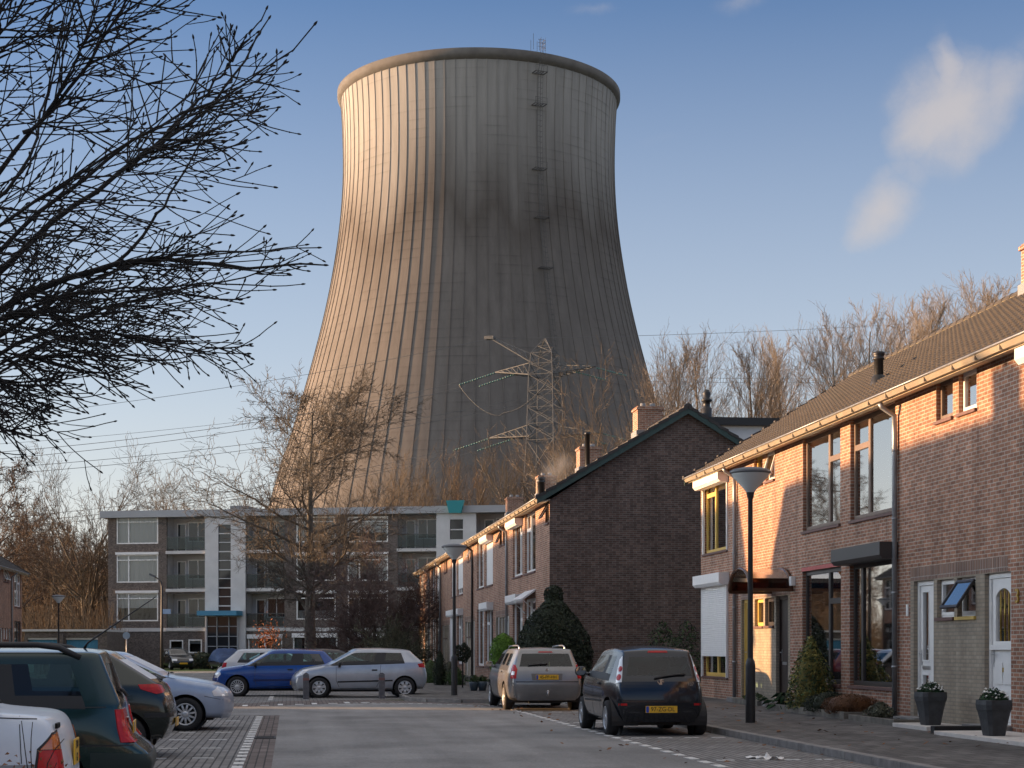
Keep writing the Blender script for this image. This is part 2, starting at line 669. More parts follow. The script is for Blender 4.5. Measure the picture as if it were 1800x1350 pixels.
def flat(name, poly, z, mt, swap=True, hide=None):
    bm = bmesh.new()
    f = bm.faces.new([bm.verts.new((p[0], p[1], z)) for p in poly])
    bmesh.ops.recalc_face_normals(bm, faces=[f])
    if f.normal.z < 0: f.normal_flip()
    bmesh.ops.triangulate(bm, faces=[f])
    me = bpy.data.meshes.new(name)
    bm.to_mesh(me)
    bm.free()
    uv = me.uv_layers.new(name='UVMap')
    for lp in me.loops:
        c = me.vertices[lp.vertex_index].co
        uv.data[lp.index].uv = (c.y, c.x) if swap else (c.x, c.y)
    me.materials.append(mt)
    o = bpy.data.objects.new(name, me)
    COL.objects.link(o)
    o.rotation_euler = (0, 0, TH)
    return structure(o)


flat('ground', [(-4000, -200), (4000, -200), (4000, 7000), (-4000, 7000)], 0.0, M_earth)
# asphalt of the street, widening into the bend to the left
far_edge = [(-60, 40.0), (-4, 40.5), (-1.5, 41.3), (0.1, 42.9), (1.5, 44.0), (3.1, 44.3), (4.3, 43.0), (4.9, 41.0), (5.05, 38.5)]
flat('road', [(5.05, -30), (-0.22, -30), (-0.22, 36.4), (-60, 36.4)][::1] + far_edge, 0.008, M_asphalt)
flat('gutter_paving', [(-0.22, -30), (-0.22, 36.4), (-0.56, 36.4), (-0.56, -30)], 0.006, M_paver_red)
flat('parking_bay', [(-0.56, -30), (-0.56, 36.4), (-7.0, 36.4), (-7.0, -30)], 0.004, M_paver)
flat('parking_strip', [(5.05, -30), (5.05, 38.5), (4.9, 41.0), (4.3, 43.0), (4.0, 43.6), (7.1, 43.6), (7.1, -30)], 0.004, M_paver, True)
flat('clinker_apron', [(-60, 40.0), (-4, 40.5), (-1.5, 41.3), (0.1, 42.9), (1.5, 44.0), (3.1, 44.3), (4.3, 43.0), (4.9, 41.0), (4.95, 43.8), (3.9, 45.6), (2.2, 47.3), (-0.2, 46.6), (-1.0, 44.6), (-60, 43.5)], 0.005, M_paver_red)
flat('car_park', [(-60, 43.5), (-1.0, 44.6), (-0.2, 46.6), (2.2, 47.3), (3.2, 47.6), (3.2, 66), (-60, 66)], 0.003, M_paver, False)
flat('far_road', [(-80, 66), (3.2, 66), (3.2, 100), (20, 104), (20, 112), (-80, 96)], 0.002, M_asphalt)
flat('front_garden_ground', [(-80, 96), (20, 112), (20, 126), (-80, 112)], 0.006, M_grass)
flat('left_pavement', [(-7.0, -30), (-7.0, 36.4), (-15.8, 36.4), (-15.8, -30)], 0.003, M_paver_dark, False)

# pavement on the right with a real kerb step
mb = MB()
mb.prism([(7.15, 0.0), (7.15, 0.10), (11.6, 0.19), (11.6, 0.0)], 'y', -30, 45.5)
pv = structure(mb.build('pavement', M_paver_dark, rotz=TH))
mb = MB()
for k in range(75):
    u = -30 + k * 1.0
    if u > 43.5: break
    mb.bevbox(7.0, 7.148, u + .004, u + .996, 0, 0.112, 0.012)
structure(mb.build('kerb', M_kerb, rotz=TH))
mb = MB()
far_pav = [(3.3, 46.2), (3.7, 45.0), (4.5, 44.3), (7.0, 43.9), (7.148, 45.52), (13, 45.52), (13, 104), (3.3, 104)]
mb.prism(far_pav, 'z', 0.0, 0.095)
structure(mb.build('far_pavement', M_paver_dark, rotz=TH))
mb = MB()
kp = [(3.18, 104), (3.18, 46.15), (3.62, 44.9), (4.45, 44.18), (7.0, 43.75)]
for a, b in zip(kp[:-1], kp[1:]):
    a, b = Vector((*a, 0)), Vector((*b, 0))
    n = max(1, int((b - a).length))
    for k in range(n):
        p, q = a.lerp(b, k / n), a.lerp(b, (k + 0.985) / n)
        t = (q - p).normalized()
        s = Vector((t.y, -t.x, 0)) * 0.06
        mb.prism([(p + s)[:2], (q + s)[:2], (q - s)[:2], (p - s)[:2]], 'z', 0, 0.105)
structure(mb.build('far_kerb', M_kerb, rotz=TH))

# painted / stone markings, each sheet 4 mm above the paving
mb = MB()


def mark(v0, v1, u0, u1, z=0.0125):
    mb.box(v0, v1, u0, u1, 0.001, z)


rng = random.Random(5)
for k in range(90):
    u = -25 + k * 0.72
    if u < 36: mark(-0.69, -0.565, u, u + 0.36 + rng.uniform(-.03, .02))
    if u < 40.5:
        dv = 0 if u < 37 else -0.02 * (u - 37) ** 1.3
        mark(5.06 + dv, 5.18 + dv, u + .2, u + .58 + rng.uniform(-.03, .02))
for u in (15.5, 21.0, 26.45, 32.0, 37.5):
    for k in range(5):
        mark(5.35 + k * .43, 5.57 + k * .43, u, u + 0.09, 0.011)
for u in (17.7, 20.0, 22.3, 24.5, 26.8, 29.1, 31.4, 33.7):
    for k in range(9):
        mark(-1.25 - k * .6, -0.98 - k * .6, u, u + 0.09, 0.011)
for k in range(9):
    v = -1.6 + k * 0.43
    u = 41.9 + k * 0.33
    if k % 2: mark(v, v + .13, u, u + .95)
    else: mark(v, v + .22, u + .1, u + .38)
for k in range(16):
    v = 1.4 + k * .23
    u = 44.32 - 0.012 * k * k
    mark(v, v + .12, u, u + .10)
for k in range(7):
    mark(-0.6 - k * .0, -0.48, 47.2 + k * .9, 47.55 + k * .9)
structure(mb.build('road_markings', M_white_stone, rotz=TH))

# ------------------------------------------------------------------ cooling tower
TD = 372.0                                   # distance to the axis
TX = (842.0 - 900) / 3000 * TD
prof_px = [(1140, 425), (1000, 392), (920, 374), (860, 359), (748, 322), (640, 291.5), (556, 270), (490, 257), (430, 247.5), (390, 242.5), (356, 239.5), (320, 238), (285, 237.3), (245, 238.2), (205, 240.5), (178, 242.5), (170, 243)]
ph = [EYE + (1140 - y) / 3000 * TD * 0.9935 for y, w in prof_px]
pr = [w / 3000 * TD * 0.9965 for y, w in prof_px]


def tower_r(z):
    return float(np.interp(z, ph, pr))


def tower_r_s(z):                            # smoothed profile
    return sum(tower_r(z + d) for d in (-6, -3, 0, 3, 6)) / 5 if z < ph[-1] - 8 else tower_r(z)


def concrete_tower():
    m = bpy.data.materials.new('tower concrete')
    m.use_nodes = True
    nt = m.node_tree
    N, L = nt.nodes, nt.links
    b = N['Principled BSDF']
    b.inputs['Roughness'].default_value = 0.92
    b.inputs['Specular IOR Level'].default_value = 0.15
    tc = N.new('ShaderNodeTexCoord')
    sep = N.new('ShaderNodeSeparateXYZ')
    L.new(tc.outputs['Object'], sep.inputs[0])
    # damp dirt with a ragged upper edge a little above mid height, streaked downwards
    mp = N.new('ShaderNodeMapping')
    mp.inputs['Scale'].default_value = (0.07, 0.07, 0.011)
    L.new(tc.outputs['Object'], mp.inputs['Vector'])
    n1 = N.new('ShaderNodeTexNoise')
    n1.inputs['Scale'].default_value = 1.0
    n1.inputs['Detail'].default_value = 8
    n1.inputs['Roughness'].default_value = 0.55
    L.new(mp.outputs[0], n1.inputs['Vector'])
    ma = N.new('ShaderNodeMath')
    ma.operation = 'MULTIPLY_ADD'
    ma.inputs[1].default_value = 44.0
    L.new(n1.outputs['Fac'], ma.inputs[0])
    L.new(sep.outputs['Z'], ma.inputs[2])
    mr = N.new('ShaderNodeMapRange')
    mr.interpolation_type = 'SMOOTHSTEP'
    mr.inputs['From Min'].default_value = 99
    mr.inputs['From Max'].default_value = 140
    L.new(ma.outputs[0], mr.inputs['Value'])
    ramp = N.new('ShaderNodeValToRGB')
    e = ramp.color_ramp.elements
    e[0].position = 0.0
    e[0].color = (0.160, 0.145, 0.133, 1)
    e[1].position = 1.0
    e[1].color = (0.315, 0.302, 0.284, 1)
    k = ramp.color_ramp.elements.new(0.24)
    k.color = (0.122, 0.107, 0.095, 1)
    L.new(mr.outputs['Result'], ramp.inputs['Fac'])
    # horizontal lift joints, blotched
    wv = N.new('ShaderNodeTexWave')
    wv.wave_type = 'BANDS'
    wv.bands_direction = 'Z'
    wv.wave_profile = 'SAW'
    wv.inputs['Scale'].default_value = 0.165
    wv.inputs['Distortion'].default_value = 0.25
    wv.inputs['Detail'].default_value = 1
    wv.inputs['Detail Scale'].default_value = 3
    L.new(tc.outputs['Object'], wv.inputs['Vector'])
    pw = N.new('ShaderNodeMath')
    pw.operation = 'POWER'
    pw.inputs[1].default_value = 7
    L.new(wv.outputs['Fac'], pw.inputs[0])
    n2 = N.new('ShaderNodeTexNoise')
    n2.inputs['Scale'].default_value = 0.16
    n2.inputs['Detail'].default_value = 4
    L.new(tc.outputs['Object'], n2.inputs['Vector'])
    mr2 = N.new('ShaderNodeMapRange')
    mr2.inputs['From Min'].default_value = 0.45
    mr2.inputs['From Max'].default_value = 0.7
    mr2.inputs['To Max'].default_value = 0.34
    L.new(n2.outputs['Fac'], mr2.inputs['Value'])
    mm = N.new('ShaderNodeMath')
    mm.operation = 'MULTIPLY'
    L.new(pw.outputs[0], mm.inputs[0])
    L.new(mr2.outputs['Result'], mm.inputs[1])
    n3 = N.new('ShaderNodeTexNoise')
    n3.inputs['Scale'].default_value = 1.0
    n3.inputs['Detail'].default_value = 8
    n3.inputs['Roughness'].default_value = 0.7
    mp3 = N.new('ShaderNodeMapping')
    mp3.inputs['Scale'].default_value = (0.45, 0.45, 0.035)
    L.new(tc.outputs['Object'], mp3.inputs['Vector'])
    L.new(mp3.outputs[0], n3.inputs['Vector'])
    mr3 = N.new('ShaderNodeMapRange')
    mr3.inputs['From Min'].default_value = 0.28
    mr3.inputs['From Max'].default_value = 0.72
    mr3.inputs['To Min'].default_value = 0.78
    mr3.inputs['To Max'].default_value = 1.15
    L.new(n3.outputs['Fac'], mr3.inputs['Value'])
    sub = N.new('ShaderNodeMath')
    sub.operation = 'SUBTRACT'
    L.new(mr3.outputs['Result'], sub.inputs[0])
    L.new(mm.outputs[0], sub.inputs[1])
    mx = N.new('ShaderNodeMix')
    mx.data_type = 'RGBA'
    mx.blend_type = 'MULTIPLY'
    mx.inputs['Factor'].default_value = 1
    L.new(ramp.outputs['Color'], mx.inputs['A'])
    L.new(sub.outputs[0], mx.inputs['B'])
    L.new(mx.outputs['Result'], b.inputs['Base Color'])
    return m


M_tower = concrete_tower()
M_rim = mat('tower rim concrete', (0.13, 0.12, 0.11), rough=0.95, noise=0.2, nscale=0.4)
M_steel = mat('dull galvanised steel', (0.105, 0.108, 0.11), rough=0.7, metal=0.1, noise=0.15, nscale=2)
M_dark_steel = mat('dark ladder steel', (0.09, 0.088, 0.085), rough=0.6)

tower = empty('cooling_tower', 'giant ribbed concrete cooling tower with a flared top, rising behind the flats', 'cooling tower', (TX, TD, 0))
NR = 88
zs = list(np.linspace(0, ph[-1], 76))
ang, rad_off = [], []
for k in range(NR):
    a = 2 * PI * k / NR
    da = 2 * PI / NR
    ang += [a - .032 * da, a - .028 * da, a + .028 * da, a + .032 * da, a + .3 * da, a + .52 * da, a + .74 * da]
    rad_off += [0, 0.13, 0.13, 0, 0, 0, 0]
ang = np.array(ang)
rad_off = np.array(rad_off)
co = np.empty((len(zs), len(ang) + 1, 3))
for i, z in enumerate(zs):
    r = tower_r_s(z) + rad_off
    co[i, :-1, 0] = r * np.cos(ang)
    co[i, :-1, 1] = r * np.sin(ang)
    co[i, :, 2] = z
    co[i, -1] = co[i, 0]
sh = grid_mesh('shell', co[:, ::-1], M_tower, tower, smooth=False)
zt = ph[-1]
rt = pr[-1]
mb = MB()
mb.lathe([(rt - .1, zt - 1.3), (rt + .1, zt - 1.2), (rt + .6, zt - .7), (rt + .7, zt - .4), (rt + .7, zt + .75), (rt - .2, zt + 1.0), (rt - .9, zt + .9), (rt - .9, zt - 2), (rt - .1, zt - 1.6)], 180)
mb.build('rim', M_rim, tower)
mb = MB()                                    # inner lining so that the top is not see-through
mb.lathe([(tower_r(z) - 1.0, z) for z in np.linspace(0, zt, 20)], 90)
mb.build('inner_lining', M_rim, tower)
# caged ladder down the camera side, with landings
la = -PI / 2 + math.asin((942 - 842) / 240.0)
mb = MB()
pts = []
for z in np.linspace(18, zt + 3.2, 50):
    r = tower_r_s(min(z, zt - .1)) + 0.75 + (0.9 if z > zt - 3 else 0)
    pts.append(Vector((r * math.cos(la), r * math.sin(la), z)))
tx = Vector((-math.sin(la), math.cos(la), 0))
rx = Vector((math.cos(la), math.sin(la), 0))
for s in (-.32, .32):
    mb.tube([p + tx * s for p in pts], 0.05, 4)
    mb.tube([p + tx * s * 1.5 + rx * .7 for p in pts], 0.03, 4)
for p, q in zip(pts[:-1], pts[1:]):
    for t in (0, .5):
        c = p.lerp(q, t)
        mb.tube([c - tx * .32, c - tx * .5 + rx * .7, c + tx * .5 + rx * .7, c + tx * .32], 0.024, 3, cap=False)
mb.build('ladder', M_dark_steel, tower)
for py in (122, 178, 292, 380, 472):
    z = EYE + (1140 - py) / 3000 * TD * 0.92
    z = min(z, zt - 1.5)
    c = rx * (tower_r_s(z) + 1.0) + Vector((0, 0, z))
    mb = MB()
    for k in range(-2, 3):
        mb.bar(c + tx * k * .6 - rx * .9, c + tx * k * .6 + rx * .9, .14)
    for s in (-1, 1):
        mb.bar(c + tx * 1.3 + rx * .9 * s, c - tx * 1.3 + rx * .9 * s, .16)
        mb.bar(c + tx * 1.3 * s - rx * .9, c + tx * 1.3 * s + rx * .9, .16)
        mb.bar(c + tx * 1.3 * s + rx * .9, c + tx * 1.3 * s + rx * .9 + Vector((0, 0, 1.2)), .09)
    mb.bar(c + tx * 1.3 + rx * .9 + Vector((0, 0, 1.2)), c - tx * 1.3 + rx * .9 + Vector((0, 0, 1.2)), .09)
    mb.build('landing', M_dark_steel, tower)
mb = MB()
c = rx * (rt + .2) + Vector((0, 0, zt + 1.3))
for s in (-1.2, .2, 1.4):
    mb.bar(c + tx * s, c + tx * s + Vector((0, 0, 2.2 if s > -1 else 3.2)), .12)
    mb.bar(c + tx * s - rx * 1.2, c + tx * s - rx * 1.2 + Vector((0, 0, 2.2)), .12)
for z in (.8, 1.5, 2.2):
    mb.bar(c + tx * -.2 + Vector((0, 0, z)), c + tx * 1.4 + Vector((0, 0, z)), .08)
    mb.bar(c + tx * 1.4 + Vector((0, 0, z)), c + tx * 1.4 - rx * 1.2 + Vector((0, 0, z)), .08)
mb.build('top_railing', M_steel, tower)

# ------------------------------------------------------------------ pylon and its lines
PY = 250.0
pyl = at(958, 1140, PY)
pyl.z = 0
pylon = empty('electricity_pylon', 'grey lattice high-voltage pylon in front of the cooling tower', 'pylon', pyl, R(-22))


def lattice(mb, a_lo, b_lo, z_lo, a_hi, b_hi, z_hi, n, w=.16):
    w *= .72
    def ring(t):
        a, b, z = a_lo + (a_hi - a_lo) * t, b_lo + (b_hi - b_lo) * t, z_lo + (z_hi - z_lo) * t
        return [Vector((-a, -b, z)), Vector((a, -b, z)), Vector((a, b, z)), Vector((-a, b, z))]
    rs = [ring(k / n) for k in range(n + 1)]
    for k in range(n):
        for q in range(4):
            mb.bar(rs[k][q], rs[k + 1][q], w * 1.5)
            mb.bar(rs[k][q], rs[k + 1][(q + 1) % 4], w)
            mb.bar(rs[k][(q + 1) % 4], rs[k + 1][q], w)
            mb.bar(rs[k + 1][q], rs[k + 1][(q + 1) % 4], w)


def hz(py):
    return EYE + (1140 - py) / 3000 * PY


mb = MB()
lattice(mb, 3.6, 3.6, 0, 2.1, 2.1, hz(775), 5, .2)
lattice(mb, 2.1, 2.1, hz(775), 1.85, 1.85, hz(660), 4, .18)
lattice(mb, 1.85, 1.85, hz(660), 1.6, 1.6, hz(622), 2, .16)
lattice(mb, 1.6, 1.6, hz(622), .15, .15, hz(596), 2, .13)
mb.build('mast', M_steel, pylon)
ARM = {}
for (zb, zt_, la_, lb_, tipdz) in ((hz(768), hz(748), 8.8, 8.8, 0.2), (hz(660), hz(640), 7.8, 7.8, 0.9)):
    for s in (-1, 1):
        mb = MB()
        n = 6
        for k in range(n):
            t0, t1 = k / n, (k + 1) / n

            def pt(t, y, top):
                x = s * (1.8 + (la_ - 1.8) * t)
                yy = y * 1.8 * (1 - t * .85)
                z = zb + tipdz * t if not top else zt_ + (zb + tipdz - zt_) * t
                return Vector((x, yy, z))
            for y in (-1, 1):
                mb.bar(pt(t0, y, 0), pt(t1, y, 0), .2)
                mb.bar(pt(t0, y, 1), pt(t1, y, 1), .16)
                mb.bar(pt(t0, y, 0), pt(t1, y, 1), .12)
                mb.bar(pt(t1, y, 0), pt(t1, y, 1), .12)
            mb.bar(pt(t0, -1, 0), pt(t1, 1, 0), .12)
            mb.bar(pt(t0, 1, 0), pt(t1, -1, 0), .12)
            mb.bar(pt(t1, -1, 0), pt(t1, 1, 0), .12)
        mb.build('crossarm', M_steel, pylon)
# raised earth-wire arm, up and to the left
for s in (-1,):
    mb = MB()
    a, b = Vector((s * 1.5, 0, hz(640))), Vector((s * 8.6, 0, hz(588)))
    for k in range(7):
        p, q = a.lerp(b, k / 7), a.lerp(b, (k + 1) / 7)
        w0, w1 = 1.1 * (1 - k / 8.5), 1.1 * (1 - (k + 1) / 8.5)
        up = Vector((.35, 0, .75))
        for y in (-1, 1):
            mb.bar(p + Vector((0, y * w0 * .7, 0)), q + Vector((0, y * w1 * .7, 0)), .17)
            mb.bar(p + Vector((0, y * w0 * .7, 0)), q + up * w1 * 1.3, .11)
        mb.bar(p + up * w0 * 1.3, q + up * w1 * 1.3, .16)
    mb.bevbox(b.x - .9, b.x + .6, -.4, .4, b.z - .15, b.z + .35, .05)
    mb.build('crossarm', M_steel, pylon)
M_ins = mat('green glass insulator', (0.07, 0.17, 0.155), rough=0.3)
M_wire = mat('aluminium conductor', (0.16, 0.155, 0.15), rough=0.6, metal=0.2)
rotm = Matrix.Rotation(R(-22), 4, 'Z')
pylon_tip = {}


def insulator(ax, ay, az, bx, by, bz):
    mb = MB()
    a, b = Vector((ax, ay, az)), Vector((bx, by, bz))
    n = 14
    for k in range(n):
        p, q = a.lerp(b, (k + .15) / n), a.lerp(b, (k + .85) / n)
        mb.tube([p, p.lerp(q, .5), q], [.08, .15, .08], 6)
    mb.bar(a, b, .12)
    mb.build('insulator', M_ins, pylon)
    return rotm @ b + pyl


ends = []
for (x, z) in ((-7.8, hz(660) + .9), (-4.6, hz(660) + .5), (-8.8, hz(768) + .2), (-4.9, hz(768))):
    e1 = insulator(x, -.3, z - .1, x - 4.9, -2.4, z - 1.9)
    ends.append(('L', e1))
for (x, z) in ((7.8, hz(660) + .8), (4.6, hz(660) + .4), (8.8, hz(768) + .2), (4.9, hz(768))):
    ends.append(('R', insulator(x, .3, z - .1, x + 4.2, 1.8, z - 1.3)))


def cable(a, b, sag, name, label, r=.035, twin=0.0, grp='overhead lines strung from the pylon'):
    mb = MB()
    a, b = Vector(a), Vector(b)
    for off in ((-twin / 2, twin / 2) if twin else (0,)):
        pts = []
        for k in range(33):
            t = k / 32
            p = a.lerp(b, t)
            p.z -= sag * 4 * t * (1 - t) + off
            p.x += off * .6
            pts.append(p)
        mb.tube(pts, r, 4, cap=False)
    o = mb.build(name, M_wire)
    tag(o, label, 'power line', grp)
    return o


def pxw(px, py, Y): return at(px, py, Y)


tipL = rotm @ Vector((-8.8, 0, hz(588))) + pyl
cable(tipL, pxw(-180, 752, 190), 1.2, 'overhead_cable', 'thin single wire running left from the raised arm of the pylon', .03)
cable(ends[0][1], pxw(-160, 812, 190), 1.6, 'overhead_cable', 'double wire running left from the end of the upper arm, above the flats', .038, .75)
cable(ends[1][1], pxw(-160, 790, 205), 1.2, 'overhead_cable', 'faint wire just above the double wire left of the tower', .026)
cable(rotm @ Vector((-1.8, 0, hz(700))) + pyl, pxw(-160, 838, 190), 1.6, 'overhead_cable', 'double wire crossing the tower lowest, meeting the mast halfway up', .035, .7)
cable(ends[2][1], pxw(-160, 928, 170), 1.5, 'overhead_cable', 'double wire low over the trees left, from the end of the lower arm', .032, .6)
cable(ends[3][1], pxw(-160, 948, 175), 1.3, 'overhead_cable', 'lowest wire over the left trees, from the inner end of the lower arm', .03)
cable(tipL + Vector((1.2, 0, 0)), pxw(1900, 545, 330), 1.0, 'overhead_cable', 'highest wire running right across the sky above the house roofs', .035)
for i, (yy, lab) in enumerate(((648, 'uppermost of the wires behind the poplars right of the tower'), (655, 'second wire from the top behind the poplars right of the tower'), (688, 'third wire from the top behind the poplars right of the tower'), (704, 'lowest wire behind the poplars right of the tower'))):
    cable(ends[4 + i][1], pxw(1900, yy - 12, 330), 1.5, 'overhead_cable', lab, .032)
# slack jumper loop under the upper arm
mb = MB()
a, b = ends[0][1], rotm @ Vector((1.5, -1.9, hz(668))) + pyl
mb.tube([a.lerp(b, k / 20) - Vector((0, 0, 4.6 * 4 * (k / 20) * (1 - k / 20) * (1.1 if k < 10 else 1))) for k in range(21)], .07, 5)
tag(mb.build('jumper_loop', M_steel), 'slack cable loop hanging below the left upper arm of the pylon', 'jumper cable')

# drain in the gutter and a cover in the road
M_iron = mat('cast iron', (0.05, 0.048, 0.046), rough=.7, noise=.3, nscale=20, metal=.4)
for (v, u, lab) in ((-.39, 27.3, 'cast iron drain grate in the gutter of the left parking bays'),):
    o = empty('drain_grate', lab, 'drain', P(v, u, 0), TH)
    mb = MB()
    mb.box(-.17, .17, -.32, -.29, .004, .016)
    mb.box(-.17, .17, .29, .32, .004, .016)
    mb.box(-.17, -.14, -.288, .288, .004, .016)
    mb.box(.14, .17, -.288, .288, .004, .016)
    for k in range(9):
        mb.box(-.138, .138, -.27 + k * .063, -.235 + k * .063, .004, .014)
    mb.build('grate', M_iron, o)

# ------------------------------------------------------------------ row houses
M_brick = brick_mat('red brown brick', (0.385, 0.185, 0.115), (0.285, 0.137, 0.09), (0.45, 0.385, 0.315), var=0.26, stain=0.26)
M_brick_shade = brick_mat('shade toned gable brick', (0.165, 0.103, 0.080), (0.11, 0.074, 0.062), (0.20, 0.178, 0.158), var=0.28, stain=0.2)  # same brick as the facades, the gable's shade put into its colour
M_brick_tan = brick_mat('tan painted brick', (0.40, 0.335, 0.255), (0.34, 0.285, 0.215), (0.30, 0.26, 0.205), ms=0.012, var=0.10, stain=0.22)
M_soldier = brick_mat('soldier course brick', (0.27, 0.15, 0.105), (0.2, 0.115, 0.085), (0.36, 0.32, 0.28), bw=0.065, rh=0.22, var=0.25, offset=0.0)
M_plinth = mat('rendered plinth', (0.23, 0.205, 0.185), rough=0.95, noise=0.25, nscale=3, bump=.3)
M_tile = mat('brown roof tile', (0.072, 0.058, 0.046), rough=0.85, noise=0.35, nscale=2.2, bump=0.25, bscale=60, color2=(0.042, 0.036, 0.031))
M_tile_dark = mat('dark roof tile', (0.055, 0.05, 0.048), rough=0.85, noise=0.35, nscale=2.2)
M_mossy = mat('mossy ridge mortar', (0.22, 0.175, 0.08), rough=0.95, noise=0.4, nscale=9)
M_gutter = mat('cream painted fascia', (0.33, 0.28, 0.21), rough=0.6, noise=0.15, nscale=3)
M_zinc = mat('grey zinc downpipe', (0.30, 0.31, 0.32), rough=0.45, metal=0.5, noise=0.15, nscale=5)
M_black_pipe = mat('black downpipe', (0.025, 0.022, 0.022), rough=0.5)
M_white = mat('white window paint', (0.80, 0.79, 0.76), rough=0.4, noise=0.06, nscale=4)
M_wood = mat('brown window paint', (0.17, 0.12, 0.09), rough=0.5, noise=0.2, nscale=5)
M_dkwood = mat('near black window paint', (0.035, 0.028, 0.025), rough=0.45)
M_yellow = mat('ochre yellow paint', (0.62, 0.42, 0.10), rough=0.5, noise=0.08, nscale=4)
M_sill = mat('brown tile sill', (0.12, 0.06, 0.05), rough=0.6, noise=0.3, nscale=12)
M_red = mat('red painted lintel', (0.42, 0.09, 0.08), rough=0.6, noise=.15)
M_shutbox = mat('white shutter aluminium', (0.78, 0.77, 0.76), rough=0.45, noise=.05)
M_dkbox = mat('black shutter aluminium', (0.045, 0.043, 0.043), rough=0.45)
M_green = mat('dark green bargeboard', (0.035, 0.068, 0.06), rough=0.55, noise=0.2)
M_blind = mat('pale blind', (0.84, 0.82, 0.77), rough=0.8)
M_dimblind = mat('grey green blind', (0.30, 0.33, 0.31), rough=.8)
M_curtain = mat('net curtain', (0.62, 0.60, 0.56), rough=0.9, noise=.12, nscale=6)
M_darkdoor = mat('dark stained door', (0.03, 0.018, 0.014), rough=0.4)
M_purple = mat('aubergine door paint', (0.085, 0.06, 0.085), rough=0.4)
M_brass = mat('brass', (0.55, 0.38, 0.10), rough=0.35, metal=0.8)
M_chrome = mat('brushed metal', (0.55, 0.56, 0.57), rough=0.3, metal=0.9)
M_black = mat('black plastic', (0.016, 0.016, 0.017), rough=0.45)
M_glass = glass_mat('house window glass', (0.95, 0.97, 0.97), 0.97, 0.96)
M_glass.node_tree.nodes['Fresnel'].inputs['IOR'].default_value = 3.3
_nt = M_glass.node_tree
_m = _nt.nodes.new('ShaderNodeMath')
_m.operation = 'MULTIPLY'
_m.use_clamp = True
_m.inputs[1].default_value = 1.65
_nt.links.new(_nt.nodes['Fresnel'].outputs[0], _m.inputs[0])
_nt.links.new(_m.outputs[0], _nt.nodes['Mix Shader'].inputs['Fac'])
M_room = mat('dim room', (0.10, 0.09, 0.08), rough=0.9)
M_brown_pc = mat('smoked brown acrylic', (0.10, 0.045, 0.025), rough=0.15, spec=0.6)
M_lead = mat('grey lead flashing', (0.2, 0.2, 0.205), rough=0.6)

REV = 0.13


def facade(mb, W, z0, z1, ops, x=0.0, y0=0.0, mats=None, rev=REV):
    ys = sorted(set([y0, y0 + W] + [o[0] for o in ops] + [o[1] for o in ops] + [m[0] for m in (mats or [])] + [m[1] for m in (mats or [])]))
    zz = sorted(set([z0, z1] + [o[2] for o in ops] + [o[3] for o in ops] + [m[2] for m in (mats or [])] + [m[3] for m in (mats or [])]))
    for a, b in zip(ys[:-1], ys[1:]):
        for c, d in zip(zz[:-1], zz[1:]):
            cy, cz = (a + b) / 2, (c + d) / 2
            if any(o[0] < cy < o[1] and o[2] < cz < o[3] for o in ops): continue
            mi = 0
            for m in (mats or []):
                if m[0] < cy < m[1] and m[2] < cz < m[3]: mi = m[4]
            mb.quad((x, a, c), (x, a, d), (x, b, d), (x, b, c), mi)
    for (a, b, c, d) in [o[:4] for o in ops]:
        cy, cz = (a + b) / 2, (c + d) / 2
        mi = 0
        for m in (mats or []):
            if m[0] <= cy <= m[1] and m[2] <= cz <= m[3]: mi = m[4]
        e = x + rev
        mb.quad((x, a, c), (e, a, c), (e, a, d), (x, a, d), mi)
        mb.quad((x, b, c), (x, b, d), (e, b, d), (e, b, c), mi)
        mb.quad((x, a, d), (e, a, d), (e, b, d), (x, b, d), mi)
        mb.quad((x, a, c), (x, b, c), (e, b, c), (e, a, c), mi)


